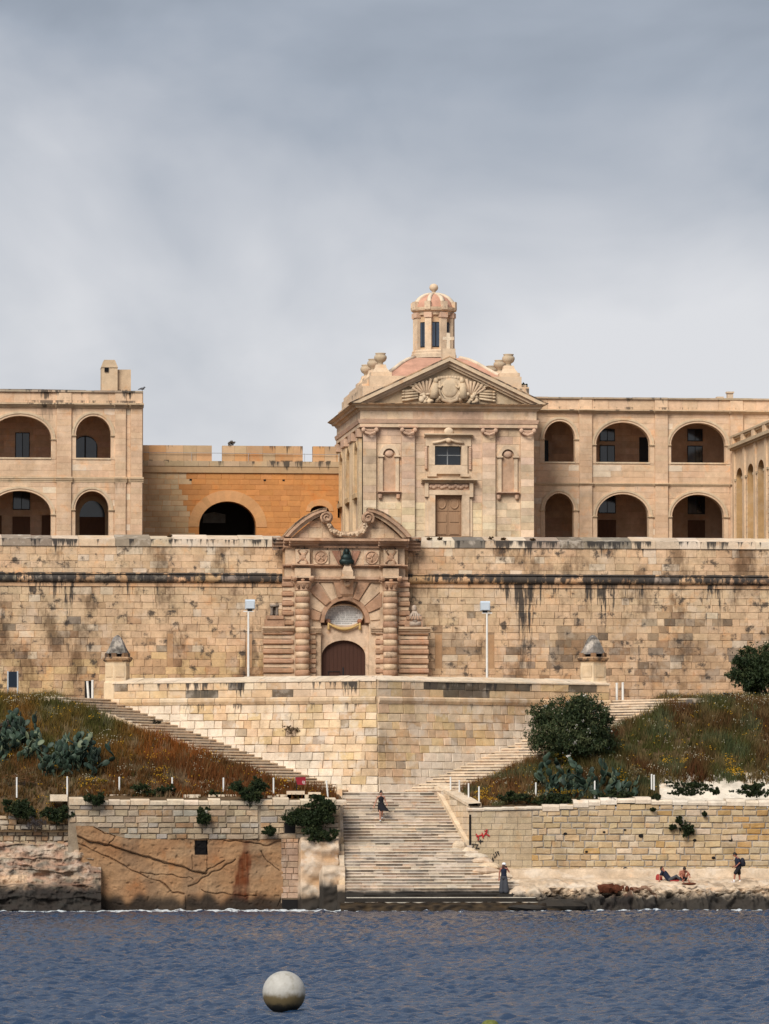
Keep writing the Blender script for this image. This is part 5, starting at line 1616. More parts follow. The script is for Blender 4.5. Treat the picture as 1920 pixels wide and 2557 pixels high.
# east wing
YE = 62.0
Xe = lambda p: fx(p, YE, 1150); Ze = lambda p: fz(p, YE, 1600)
zz = dict(roof=Ze(993), cor1=Ze(1024), cor0=Ze(1032), str1=Ze(1207), str0=Ze(1214))
fl = [(Z_COURT, zz['str0'], [(Xe(1360), Xe(1432), Z_COURT, Ze(1274), Ze(1233)), (Xe(1490), Xe(1619), Z_COURT, Ze(1289), Ze(1234)), (Xe(1677), Xe(1807), Z_COURT, Ze(1289), Ze(1234)), (Xe(1868), Xe(1998), Z_COURT, Ze(1289), Ze(1234))]),
      (zz['str1'], zz['cor0'], [(Xe(1359), Xe(1436), Ze(1158), Ze(1097), Ze(1053)), (Xe(1488), Xe(1623), Ze(1158), Ze(1110), Ze(1055)), (Xe(1675), Xe(1812), Ze(1158), Ze(1110), Ze(1055)), (Xe(1868), Xe(2002), Ze(1158), Ze(1110), Ze(1055))])]
EB = barracks('two-storey arcaded limestone barracks with wide arches, right of the chapel', YE, Xe(1310), Xe(2060), zz, fl, [(Xe(1446), Xe(1478)), (Xe(1635), Xe(1667)), (Xe(1823), Xe(1855))],
              [('dark', 1345, 1369, 1100, 1160), ('win', 1497, 1535, 1071, 1102), ('win', 1497, 1535, 1112, 1165), ('dark', 1596, 1625, 1092, 1165), ('win', 1716, 1754, 1071, 1102), ('win', 1716, 1754, 1113, 1165), ('dark', 1808, 1830, 1092, 1165),
               ('win', 1494, 1537, 1239, 1282), ('door', 1494, 1538, 1298, 1350), ('win', 1717, 1760, 1239, 1284), ('door', 1717, 1760, 1299, 1350)], 200)
for a, b, z_ in ((1803, 1820, 983), (1828, 1846, 970)):
    d = MB((.55, .43, .31)); d.box(Xe(a + 2), Xe(b - 2), YE + 2, YE + 2.5, zz['roof'] - .3, Ze(z_ + 4)); d.box(Xe(a), Xe(b), YE + 1.93, YE + 2.57, Ze(z_ + 4), Ze(z_)); d.build('chimney', M_SMOOTH, EB)

# lower return wing on the right, seen along its face
XRW = fx(1829, 61.5, 1150)
zc0, zc1 = fz(1122, 61.3, 1826), fz(1092, 61.3, 1826)
RW = thing('return_wing', 'low arcaded return wing at the right edge, its sunlit side running towards the viewer', 'building', (XRW, 50, Z_COURT))
S1 = (.66, .475, .31)
ops = []
for p in (1846, 1874, 1900, 1929):
    ym = WX(p, 1230, XRW).y
    ops.append((ym - 1.15, ym + 1.15))
ztop, zspr = fz(1166, 58, 1846), fz(1190, 58, 1846)
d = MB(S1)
pierced_wall(d, XRW, XRW + .7, 30.0 + 4.5, 61.4, Z_COURT, zc0, [(a, b, Z_COURT, zspr, ztop) for a, b in ops], S1, reveal=(.47, .29, .135))  # reveals in darker ochre: shade inside the arches put into the colour
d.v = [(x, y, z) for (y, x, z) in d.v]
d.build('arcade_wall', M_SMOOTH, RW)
d = MB(S1); d.box(XRW + 3.2, XRW + 12, 34.5, 61.4, Z_COURT, zc0); d.box(XRW + .05, XRW + 12, 34.4, 61.4, zc0, zc1 - .1); d.build('rear_block', M_SMOOTH, RW)
yy = [34.5] + [y for a, b in sorted(ops) for y in (a, b)] + [61.4]
for k in range(0, len(yy), 2):
    ym = (yy[k] + yy[k + 1]) / 2
    d = MB(S1); d.box(XRW - .10, XRW + .01, ym - .35, ym + .35, Z_COURT, zc0); p = d.build('pilaster', M_SMOOTH, RW)
    d = MB(S1); d.box(XRW - .20, XRW + .04, ym - .47, ym + .47, zc0 + .25, zc1); d.build('parapet_pier', M_ATTIC, RW)
for nm, z0, z1, pj, mt in (('cornice', zc0, zc0 + .22, .35, M_ATTIC), ('parapet_coping', zc1 - .08, zc1 + .06, .22, M_ATTIC), ('impost_band', zspr - .18, zspr - .02, .08, M_SMOOTH)):
    d = MB((.50, .38, .25))
    if nm == 'impost_band':
        for k in range(0, len(yy), 2): d.box(XRW - pj, XRW + .02, yy[k], yy[k + 1], z0, z1)
    else: d.box(XRW - pj, XRW + .1, 34.4, 61.4, z0, z1); d.box(XRW - pj * .6, XRW + .1, 34.4, 61.4, z0 - .12, z0 - .003)
    d.build(nm, mt, RW)
rnd = random.Random(3)
for k in range(0, len(yy), 2):
    z = fz(1345, 58)
    while z < zspr - .5:
        tt = jit(S1, .08, rnd); s_ = MB(tt); block(s_, Vector((XRW, yy[k + 1], z)), Vector((0, -1, 0)), Vector((0, 0, 1)), Vector((-1, 0, 0)), .004, yy[k + 1] - yy[k] - .004, .008, .38, .02, .008, rnd, tt)
        s_.build('stone', M_SMOOTH, RW); z += .40

# ================================================================== orange courtyard wall with merlons
YO = 72.0
Xo = lambda p: fx(p, YO, 1200); Zo = lambda p: fz(p, YO, 600)
OW = thing('courtyard_wall', 'orange ochre wall with battlements and an arched passage, between left barracks and chapel', 'wall', (Xo(600), YO, Z_COURT))
OR, OR2, PL = (.56, .25, .085), (.50, .23, .085), (.55, .41, .25)
ops = [(Xo(497), Xo(640), Z_COURT, Zo(1316), Zo(1252)), (Xo(775), Xo(822), Z_COURT, Zo(1275), Zo(1261))]
d = MB(OR); pierced_wall(d, YO, YO + 1.0, Xo(330), Xo(900), Z_COURT, Zo(1181), ops, OR); d.build('wall_core', M_ORANGE, OW)
ex1 = arch_excl(ops, Z_COURT, .7)
def pick_o(u, v, r):
    X = Xo(330) + u
    if X < Xo(470) + .3 * math.sin(v * 5): return jit(lerp(PL, (.50, .33, .18), r.random()), .10, r)
    return jit(lerp(OR, OR2, r.random()), .10, r)
masonry(OW, (Xo(330), YO, Z_COURT), (1, 0, 0), (0, 0, 1), (0, -1, 0), Xo(900) - Xo(330), Zo(1181) - Z_COURT, .36, (.5, 1.1), pick_o, M_ORANGE, 6, lambda a, b: ex1(a, b, Xo(330)), .018, .018, .008, .003, 250,
        show=lambda p: True if p.z > fz(1340, YO) and p.x < Xo(850) else False)
for (a, b, s_, spr, cr) in ops:
    n = 19 if b - a > 2 else 7
    pi_, po_ = arch_pts(a, b, spr, cr, n), arch_pts(a - .72, b + .72, spr, cr + .74, n) if n > 10 else arch_pts(a - .3, b + .3, spr, cr + .45, n)
    for k in range(n):
        d = MB(jit((.58, .31, .14), .08, rnd)); d.band(pi_[k:k + 2], po_[k:k + 2], YO - .035, YO + .05); d.build('voussoir', M_ORANGE, OW)
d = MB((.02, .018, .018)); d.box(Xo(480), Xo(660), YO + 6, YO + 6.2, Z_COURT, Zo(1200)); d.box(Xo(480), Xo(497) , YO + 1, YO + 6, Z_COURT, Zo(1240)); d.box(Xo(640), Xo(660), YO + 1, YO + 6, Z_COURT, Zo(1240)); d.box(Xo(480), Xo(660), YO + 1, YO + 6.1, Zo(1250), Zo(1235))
d.box(Xo(765), Xo(832), YO + 1.0, YO + 1.2, Z_COURT, Zo(1255)); d.build('passage_lining', plain('dark_passage_wall', (.035, .028, .024), .95), OW)  # near-black colour stands in for the dark inside of the passage
d = MB((.40, .37, .32)); q0 = YO + 5.9; d.prism([(fx(506, q0, 1290), fz(1308, q0)), (fx(563, q0, 1290), fz(1308, q0)), (fx(563, q0, 1290), fz(1287, q0)), (fx(535, q0, 1290), fz(1281, q0)), (fx(507, q0, 1290), fz(1286, q0))], q0, q0 + .08); d.build('far_window', plain('pale_window', (.30, .28, .25), .8, vary=.4, scale=2), OW)  # light of the far window put into a pale panel colour
d = MB((.45, .30, .17)); d.box(Xo(330), Xo(900), YO - .12, YO + 1.1, Zo(1181), Zo(1165)); d.build('ledge', M_ORANGE, OW)
x = Xo(330)
while x < Xo(899):
    e = min(x + rnd.uniform(.7, 1.3), Xo(900)); d = MB(jit((.48, .35, .22), .12, rnd)); d.box(x + .006, e - .006, YO - .16, YO + 1.12, Zo(1165) + .002, Zo(1152)); d.build('ledge_stone', M_ORANGE, OW); x = e
for a, b in ((330, 529), (555, 756), (781, 900)):
    x = Xo(a)
    while x < Xo(b) - .01:
        e = x + rnd.uniform(.7, 1.2)
        if e > Xo(b) - .4: e = Xo(b)
        for z0, z1 in ((1152, 1133), (1133, 1113)):
            d = MB(jit(lerp((.52, .37, .23), (.55, .30, .14), rnd.random()), .1, rnd)); d.box(x + .005, e - .005, YO + .02, YO + .55, Zo(z0) + .003, Zo(z1)); d.build('merlon_stone', M_ORANGE, OW)
        x = e
d = MB(); d.tube([(Xo(330), YO - .1, Zo(1131)), (Xo(850), YO - .1, Zo(1134))], .018, 5)
for p in (330, 478, 620, 760, 846): d.tube([(Xo(p), YO - .1, Zo(1131.5)), (Xo(p), YO - .1, Zo(1153))], .016, 5)
tag(d.build('handrail', plain('galvanised', (.42, .43, .44), .4, .5), None), 'thin grey metal handrail along the battlements of the orange wall', 'handrail')
for p in (476, 661, 708):
    d = MB(); d.box(Xo(p - 3), Xo(p + 3), YO - .03, YO + .02, Zo(1201), Zo(1196.5)); d.build('drain_hole', M_DARK, OW)

# ================================================================== quays and rocks
def poly_dist(px, py, L):
    best = 1e9
    for (a, b), (c, d_) in zip(L[:-1], L[1:]):
        vx, vy = c - a, d_ - b
        t_ = max(0, min(1, ((px - a) * vx + (py - b) * vy) / (vx * vx + vy * vy)))
        best = min(best, math.hypot(px - a - vx * t_, py - b - vy * t_))
    return best
CRACKS = [([(190, 2087), (220, 2101), (272, 2110), (332, 2130), (405, 2151), (462, 2167), (480, 2175), (515, 2180)], 3.0),
          ([(193, 2104), (231, 2122), (289, 2151), (332, 2174), (367, 2191), (399, 2200), (431, 2229), (462, 2233)], 2.6),
          ([(352, 2179), (419, 2185), (474, 2192), (483, 2196)], 2.0), ([(588, 2145), (559, 2162), (515, 2188), (472, 2214)], 2.6), ([(560, 2150), (520, 2170), (505, 2182)], 2.0),
          ([(504, 2220), (527, 2230), (576, 2233), (640, 2238)], 2.0), ([(651, 2125), (668, 2153), (697, 2174)], 1.5), ([(560, 2098), (590, 2101), (622, 2104), (657, 2110), (704, 2100)], 2.6),
          ([(236, 2068), (262, 2082), (290, 2086), (271, 2108)], 2.0), ([(478, 2135), (479, 2170)], 1.6), ([(690, 2260), (703, 2240)], 2)]
YQ = 5.1
QW = thing('quay_wall', 'sea wall left of the stairs: coursed rubble above a cut brown rock face with a rust stain', 'wall', (fx(430, YQ), YQ, 0))
left_edge = [(2050, 186), (2061, 188), (2162, 202), (2255, 240), (2300, 246)]
def rockface(u, v):
    py = 2060 + v * 232
    l = interp(py, left_edge)
    px = l + (706 - l) * u
    top = interp(px, [(186, 2062), (232, 2062), (262, 2078), (310, 2092), (420, 2095), (700, 2096)])
    inhole = 485 < px < 517 and 2097 < py < 2133
    P = W(px, max(py, top), YQ)
    dep = .10 * nz(px * .012, py * .018, 3) + .04 * nz(px * .05, py * .07, 8) + .016 * nz(px * .2, py * .22, 1)
    c1y = interp(px, CRACKS[0][0]); c2y = interp(px, CRACKS[1][0])
    dep += .16 * sm((c1y - py) / 3) if px < 515 else .05
    dep += .10 * sm((py - c2y) / 3) if px < 462 else .02
    dep += .05 * max(0, nz(px * .1, py * .1, 60)) - .10 * max(0, nz(px * .085, py * .095, 66) - .38) * 2
    cr = 0.0
    for L, w_ in CRACKS:
        d_ = poly_dist(px + 5 * nz(px * .04, py * .04, 40), py + 5 * nz(px * .05, py * .05, 41), L)
        ww = w_ * (.55 + .5 * nz(px * .03, py * .03, 44))
        if d_ < ww * 1.6: cr = max(cr, (1 - d_ / (ww * 1.6)))
    c = lerp((.40, .235, .125), (.47, .31, .185), max(0, min(1, .5 + nz(px * .011, py * .02, 5) * 1.3)))
    c = lerp(c, (.36, .17, .08), .55 * max(0, nz(px * .016, py * .016, 22)) * 1.6)
    c = lerp(c, (.20, .14, .10), .5 * sm((.1 + nz(px * .02, py * .01, 12)) * 2.2))
    l0, r0 = interp(py, [(2100, 606), (2125, 600), (2150, 590), (2262, 570)]), interp(py, [(2100, 622), (2150, 628), (2262, 620)])
    if 2098 < py < 2264:
        e = min(px - l0, r0 - px) + 5 * nz(px * .15, py * .05, 9) + 4
        k = sm(e / 13.0) * sm((2268 - py) / 14) * (.8 + .2 * sm((py - 2100) / 60)) * (.95 + .35 * nz(px * .22, py * .02, 33))
        k = max(0, min(1, k))
        c = lerp(c, lerp((.20, .050, .012), (.085, .020, .008), max(0, min(1, .5 + nz(px * .05, py * .012, 4) * 1.2))), k * .93)
    k = sm((py - 2228 - 22 * nz(px * .03, 0, 7)) / 30)
    c = lerp(c, (.045, .037, .031), k * .88)
    c = lerp(c, (.52, .40, .27), .5 * max(0, nz(px * .008, py * .03, 70)))
    if cr > .2: c = lerp(c, (.07, .04, .025), cr * .40)
    c = lerp(c, (.040, .033, .028), sm((py - 2226 - 26 * nz(px * .03, 0, 7)) / 30) * .85)
    c = (c[0] * .66, c[1] * .60, c[2] * .54)
    if inhole: c = (.006, .005, .005)  # darkness of the hole painted in; the recess itself is shallow
    return (P.x, YQ - .12 - dep + cr * .14 + (.09 if inhole else 0), P.z, c)
M_FACE = stone_mat('cut_rock', [], .12, .22, 0, .6)
sheet('rock_face', rockface, list(np.linspace(0, 1, 380)), list(np.linspace(0, 1, 160)), M_FACE, parent=QW, kind=None)
mb = MB((.26, .20, .14)); mb.box(fx(172, YQ), fx(850, YQ), YQ + .0, YQ + .9, -1, fz(2000, YQ)); mb.build('wall_core', M_QUAY, QW)
Q1, Q2, Q3 = (.50, .39, .27), (.44, .32, .205), (.40, .36, .31)
def pick_q(u, v, r):
    c = lerp(Q1, Q2, r.random())
    k = r.random()
    if k < .14: c = lerp(c, Q3, .8)
    elif k < .20: c = lerp(c, PALE, .5)
    elif k < .28: c = (.43, .27, .15)
    return jit(tuple(q * .78 for q in c), .16, r)
zq0 = fz(2096, YQ, 430)
def show_q(p):
    px, py = proj(p)
    if py > interp(px, [(186, 2050), (232, 2060), (262, 2076), (310, 2092), (420, 2095), (700, 2096)]): return None
    return True
def proj(P):
    v = Vector(P) - CAM
    k = v.dot(FWD)
    return 960 + F_PX * v.dot(RGT) / k, 1278.5 - F_PX * v.dot(UPV) / k
xq = fx(172, YQ, 2050)
hole_w = (fx(710, YQ, 2060) - xq, fx(738, YQ, 2060) - xq, fz(2081, YQ), fz(2050, YQ))
def exq(v0, v1):
    m = zq0 + (v0 + v1) / 2
    r = [(fx(647, YQ, 2050) - xq - .03, fx(650, YQ, 2050) - xq)]
    if hole_w[2] < m < hole_w[3]: r.append(hole_w[:2])
    return r
masonry(QW, (xq, YQ, zq0), (1, 0, 0), (0, 0, 1), (0, -1, 0), fx(846, YQ, 2050) - xq, fz(2010, YQ, 430) - zq0, .315, (.38, 1.0), pick_q, M_QUAY, 71, exq, .045, .07, .028, .022, 260, show=show_q, chj=.14)
rnd = random.Random(19)
x = xq
while x < fx(846, YQ):
    e = x + rnd.uniform(.5, 1.1)
    d = MB(jit(lerp(PALE, Q1, rnd.uniform(0, .7)), .1, rnd)); h_ = rnd.uniform(-.10, .09)
    d.prismx([(YQ - .12, fz(2010, YQ)), (YQ - .14, fz(1999, YQ) + h_), (YQ + .1, fz(1995, YQ) + h_), (YQ + .8, fz(1994, YQ) + h_), (YQ + .8, fz(2010, YQ))], x + .012, e - .012); d.build('cap_stone', M_QUAY, QW); x = e
d = MB(); d.box(xq + hole_w[0] + .02, xq + hole_w[1] - .02, YQ - .015, YQ + .1, hole_w[2] + .02, hole_w[3] - .02); d.build('window_hole', M_DARK, QW)
# stone pier with a dark doorway at the water
xp0, xp1 = fx(702, YQ - .2, 2170), fx(745, YQ - .2, 2170)
d = MB((.24, .17, .11)); d.box(xp0, xp1, YQ - .2, YQ + .05, -1, fz(2094, YQ)); d.build('pier_core', M_QUAY, QW)
masonry(QW, (xp0, YQ - .2, fz(2243, YQ)), (1, 0, 0), (0, 0, 1), (0, -1, 0), xp1 - xp0, fz(2094, YQ) - fz(2243, YQ), .335, (.35, .65), lambda u, v, r: jit(lerp((.42, .28, .19), (.36, .25, .18), r.random()), .12, r), M_QUAY, 72, None, .028, .05, .02, .01, 60, 'pier_stone')
d = MB(); d.box(xp0 + .04, xp1 - .04, YQ - .23, YQ, -.5, fz(2245, YQ)); d.build('water_doorway', M_DARK, QW)
# low kerb blocks behind the quay edge
for a, b, py in ((125, 168, 1990), (265, 320, 1990), (455, 500, 1990), (520, 590, 1990), (668, 692, 1993), (690, 800, 1990), (716, 760, 1981), (770, 800, 1984)):
    Yk = YQ + 1.1
    d = MB(jit(PALE, .1, rnd)); d.box(fx(a, Yk, 1990), fx(b, Yk, 1990), Yk - .2, Yk + .25, Z_QL - .1, fz(py - 6, Yk)); d.build('kerb_block', M_QUAY, QW)

# rubble wall at the far left
RB = thing('rubble_wall', 'low dry rubble wall at the left edge above pale shore rocks', 'wall', (fx(90, 5.6), 5.6, 2.8))
xr0, xr1 = fx(-60, 5.6, 2070), fx(192, 5.6, 2070)
d = MB((.14, .10, .07)); d.box(xr0, xr1, 5.6, 6.2, fz(2130, 5.6), fz(2058, 5.6)); d.build('wall_core', M_QUAY, RB)
def show_r(p):
    px, py = proj(p)
    if py < interp(px, [(-60, 2036), (28, 2038), (36, 2052), (60, 2066), (120, 2062), (190, 2050)]): return None
    return True
masonry(RB, (xr0, 5.6, fz(2112, 5.6)), (1, 0, 0), (0, 0, 1), (0, -1, 0), xr1 - xr0, fz(2036, 5.6) - fz(2112, 5.6), .29, (.25, .60), pick_q, M_QUAY, 73, None, .05, .10, .04, .035, 200, show=show_r, chj=.2)

# shore rocks, left
def turb(x, y, z):
    s_, a = 0, 1.0
    for k in range(4):
        s_ += a * (1 - 2 * abs(nz(x, y, z))); x, y, z, a = x * 2.1 + 3, y * 2.1, z * 2.1 + 1, a * .5
    return s_ / 1.9 - .5
def rock_l(u, v):
    px = -60 + 312 * u
    P0 = interp(v, [(0, 2100), (.15, 2108), (.42, 2160), (.56, 2190), (.63, 2205), (.72, 2208), (.86, 2245), (1, 2300)])
    Yd = interp(v, [(0, 5.75), (.15, 5.5), (.42, 4.7), (.56, 4.4), (.63, 4.2), (.72, 2.8), (.86, 2.2), (1, 1.7)])
    P = W(px, P0, Yd)
    n1_ = nz(P.x * .7, P.z * 2.2, 3.0); n2_ = nz(P.x * 2.0, P.z * 4.5, 9.0); n3_ = nz(P.x * 5, P.z * 6, 1)
    amp = sm(v / .1)
    strata = .16 * math.copysign(1, math.sin(P.z * 9 + 2.5 * nz(P.x * .5, 1, 4))) * (.4 + nz(P.x * .8, P.z, 6))
    y = P.y - amp * (.55 * turb(P.x * .55, P.z * .9, 2.0) + .30 * turb(P.x * 1.6, P.z * 1.9, 7.0) + strata)
    z = P.z + amp * (.12 * nz(P.x * .9, 3, v * 5) + .06 * n2_)
    c = lerp((.42, .30, .21), (.33, .19, .13), max(0, min(1, .5 + n1_)))
    c = lerp(c, (.16, .17, .13), max(0, min(1, .3 + n2_ * 1.3)) * .6)
    c = lerp(c, (.14, .12, .10), sm((v - .30) / .12) * (1 - sm((v - .52) / .06)) * .7 * (.5 + n2_))
    if P.x < fx(70, 3) and .55 < v < .78: c = lerp(c, (.52, .36, .23), .7)
    return (P.x, y, z, c)
M_ROCKL = stone_mat('left_shore_rock', [], .35, .45, .3, 1.0, wet=(1.0, 1.9, 1.3), black=.45, black_thr=.56)
sheet('shore_rocks_west', rock_l, list(np.linspace(0, 1, 190)), list(np.linspace(0, 1, 130)), M_ROCKL)

# pale rock stump between the pier and the stairs, and the block at its foot
def lump(name, lab, box, Y0, Y1, seed, c0, c1, mat):
    px0, px1, py0, py1 = box
    def f(u, v):
        # front and top of a weathered mass: v 0 back of top, 1 waterline
        py = interp(v, [(0, py0), (.25, py0 + 4), (.35, py0 + 12), (1, py1)])
        Yd = interp(v, [(0, Y1), (.25, Y0 + .5), (.35, Y0), (1, Y0 - .35)])
        px = px0 + (px1 - px0) * u
        side = max(0, abs(u - .5) * 2 - .86) / .14
        P = W(px, py, Yd)
        n1_, n2_ = nz(P.x * .9, P.z * 1.6, seed), nz(P.x * 3, P.z * 3.6, seed + 3)
        lay = math.sin(P.z * 4.2 + n1_ * 3) * .10
        c = lerp(c0, c1, max(0, min(1, .45 + n1_ + lay * 2)))
        return (P.x, P.y + .22 * n1_ + .10 * n2_ + lay + side ** 2 * 1.2, P.z - side ** 2 * .35 + .1 * nz(P.x * 1.3, 2, seed), c)
    o = sheet(name, f, list(np.linspace(0, 1, 60)), list(np.linspace(0, 1, 70)), mat)
    return o
M_STUMP = stone_mat('pale_rock', [], .3, .35, .5, 1.0, wet=(.55, 1.0, .9), black=.15, black_thr=.64)
lump('rock_stump', '', (746, 852, 2088, 2300), 4.2, 5.4, 4, (.54, .42, .31), (.44, .28, .16), M_STUMP)
M_STUMP2 = stone_mat('pale_block_rock', [], .3, .35, .5, 1.0, wet=(1.2, 1.75, .8))
lump('rock_block', '', (802, 866, 2160, 2300), 2.4, 4.2, 14, (.56, .45, .34), (.48, .34, .22), M_STUMP2)

# string wall of loose pale stones along the left side of the stairs
SW = thing('stair_string_wall', 'ragged edging of pale stones along the left side of the harbour stairs', 'wall', (stair_left(6) - .3, 6, 3))
for i in range(22):
    y = 1.4 + i * .5
    zz_ = Z_ST0 + (y - Y_ST0) / ST_RUN * ST_RISE + .1
    xl = stair_left(y) - .02
    w_ = rnd.uniform(.25, .5)
    d = MB(jit(lerp(PALE, CREAM, rnd.random()), .12, rnd)); d.obox((xl - w_ / 2, y + .25, zz_ - .35 + .05), Vector((1, rnd.uniform(-.08, .08), rnd.uniform(-.05, .05))).normalized(), (0, 1, 0), (0, 0, 1), w_ / 2, .27, .62 + rnd.uniform(-.08, .12)); d.build('stone', M_STEP, SW)
for (px_0, py_, s_) in ((830, 2040, .3), (838, 2022, .26), (842, 2060, .3), (836, 2090, .3)):
    P = W(px_0, py_, 7.2); d = MB(jit(PALE, .1, rnd)); d.obox(P, (1, 0, .05), (0, 1, 0), (0, 0, 1), s_, .3, s_ * .8); d.build('stone', M_STEP, SW)

# ------------------------------------------------------------------ right side
YR = 6.2
RQ = thing('quay_wall', 'sea wall right of the stairs: squared yellowish blocks with grey pointing and graffiti', 'wall', (fx(1500, YR), YR, 2))
xq0, xq1, xq2 = fx(1172, YR, 2100), fx(1328, YR, 2100), 34.0
zq0, zq1 = fz(2178, YR, 1500), fz(2012, YR, 1500)
d = MB((.33, .29, .245)); d.box(xq0, xq2, YR, YR + .9, zq0 - 1.5, zq1 - .1); d.build('wall_core', M_QUAY, RQ)
topR = [(1172, 2023), (1328, 2019), (1345, 2025), (1450, 2012), (1547, 2003), (1640, 2008), (1920, 2012), (2400, 2015)]
def show_R(p):
    px, py = proj(p)
    if py < interp(px, topR): return None
    return True if px < 1935 else False
masonry(RQ, (xq0, YR, zq0), (1, 0, 0), (0, 0, 1), (0, -1, 0), xq1 - xq0, zq1 - zq0, .335, (.55, .85), lambda u, v, r: jit(lerp((.44, .335, .215), (.46, .36, .24), r.random()), .06, r), M_QUAY, 81, None, .018, .035, .012, .004, 110, show=show_R, chj=.02)
def pick_R(u, v, r):
    c = lerp((.57, .44, .28), (.54, .385, .215), r.random())
    k = r.random()
    if k < .10: c = (.50, .31, .13)
    elif k < .22: c = lerp(c, PALE, .6)
    X = xq1 + u
    if X > fx(1850, YR) and 1.2 < v < 2.6 and r.random() < .6: c = (.50, .30, .11)
    return jit(tuple(q * .84 for q in c), .13, r)
masonry(RQ, (xq1, YR, zq0), (1, 0, 0), (0, 0, 1), (0, -1, 0), xq2 - xq1, fz(1990, YR) - zq0, .335, (.42, .95), pick_R, M_QUAY, 82, None, .05, .06, .03, .03, 280, show=show_R, chj=.1)
# irregular pale coping
x = xq0 - .1
first = True
while x < xq2:
    e = x + rnd.uniform(.6, 1.2)
    px, _ = proj((x, YR, 6))
    zt = fz(interp(px, topR), YR) - .03
    hgt_ = .16 if px < 1325 else rnd.uniform(.18, .42)
    d = MB(jit(lerp(PALE, (.70, .61, .50), rnd.random()), .05, rnd))
    d.prismx([(YR - .10, zt), (YR - .12, zt + hgt_ * .6), (YR - .02, zt + hgt_), (YR + .9, zt + hgt_ + .05), (YR + .9, zt)], x + (.0 if px < 1325 else .015), e - .004); d.build('coping_stone', M_STEP2 if False else M_QUAY, RQ); x = e
d = MB(BROWN); d.box(xq0 - .02, xq0 + .09, YR - .06, YR, fz(2124, YR), fz(2034, YR)); d.build('drain_slot', M_DARK, RQ)
for px, py, r_ in ((1411, 2082, 4), (1508, 2078, 3), (1464, 2127, 3.5), (1734, 2098, 4), (1824, 2097, 4), (1781, 2142, 4), (1561, 2170, 5), (1560, 2072, 2.5), (1600, 2087, 5)):
    P = W(px, py, YR); d = MB(); d.lathe([(0, 0), (r_ / 45, 0), (r_ / 52, .02), (0, .02)], (0, 0, 0), 9); d.v = [(P.x + a * 1.3, YR - .055 - c, P.z + b) for a, b, c in d.v]; d.build('drain_hole', M_DARK, RQ)
# graffiti strokes
def strokes(name, lines, mat, w_=.035):
    d = MB()
    for L in lines:
        d.tube([(fx(a, YR, b), YR - .062, fz(b, YR, a)) for a, b in L], w_, 5)
    return d.build(name, mat, RQ)
M_RED, M_BLK = plain('red_spray', (.42, .02, .025), .7), plain('black_spray', (.02, .02, .022), .7)
strokes('red_graffiti', [[(1188, 2082), (1195, 2092), (1193, 2098)], [(1189, 2089), (1204, 2084)], [(1203, 2079), (1206, 2093)], [(1204, 2091), (1216, 2076), (1209, 2074)], [(1210, 2080), (1222, 2088)], [(1213, 2074), (1217, 2072)]], M_RED, .034)
strokes('black_graffiti', [[(1177, 2108), (1184, 2107), (1179, 2119)], [(1186, 2109), (1193, 2108), (1187, 2119), (1197, 2118)], [(1194, 2101), (1206, 2100)], [(1199, 2096), (1199, 2107)]], M_BLK, .028)
strokes('black_scrawl', [[(1218, 2147), (1221, 2152), (1224, 2144), (1227, 2150), (1230, 2140), (1232, 2148), (1225, 2157)], [(1232, 2132), (1234, 2142), (1240, 2134), (1236, 2127)], [(1240, 2126), (1246, 2136), (1243, 2125)]], M_BLK, .028)
# flank wall between stairs and east bank, with its sloping string
FA, FB = Vector((fx(1092, 12.3, 1985), 12.3, 0)), Vector((xq0, YR + .05, 0))
U_ = (FA - FB).normalized(); N_ = Vector((-U_.y, U_.x, 0)) * 1.0
if N_.x > 0: N_ = -N_
Lf = (FA - FB).length
FW = thing('flank_wall', 'plain pale wall flanking the right side of the harbour stairs below the grass', 'wall', (FB.x, FB.y, 2))
d = MB((.42, .33, .225)); b0 = FB + Vector((0, 0, 1.0)); 
d.add([FB + Vector((0, 0, 1)), FA + Vector((0, 0, 1)), FA + Vector((0, 0, Z_LAND + .25)), FB + Vector((0, 0, zq1 - .05)), FB - N_ * .6 + Vector((0, 0, 1)), FA - N_ * .6 + Vector((0, 0, 1)), FA - N_ * .6 + Vector((0, 0, Z_LAND + .25)), FB - N_ * .6 + Vector((0, 0, zq1 - .05))], [(0, 1, 2, 3), (3, 2, 6, 7), (4, 7, 6, 5)])
d.build('wall_core', M_QUAY, FW)
def show_f(p):
    s_ = (Vector((p.x, p.y, 0)) - FB).dot(U_) / Lf
    zt = zq1 - .05 + (Z_LAND + .25 - zq1 + .05) * s_
    return None if p.z > zt - .12 or p.z < 2.2 else True
masonry(FW, FB + Vector((0, 0, 2.0)), U_, (0, 0, 1), N_, Lf, 6, .34, (.5, .9), lambda u, v, r: jit(lerp(CREAM, PALE, r.random()), .06, r), M_QUAY, 83, None, .02, .03, .01, .006, 150, show=show_f)
d = MB(lerp(PALE, CREAM, .3))
pa = FB + N_ * .05 + Vector((0, 0, zq1 - .05)); pb = FA + N_ * .05 + Vector((0, 0, Z_LAND + .25))
d.strip([pa, pa + Vector((0, 0, .16)), pa - N_ * .75 + Vector((0, 0, .2)), pa - N_ * .75], [pb, pb + Vector((0, 0, .16)), pb - N_ * .75 + Vector((0, 0, .2)), pb - N_ * .75], close=True); d.build('coping', M_QUAY, FW)
d = MB(lerp(PALE, CREAM, .5))
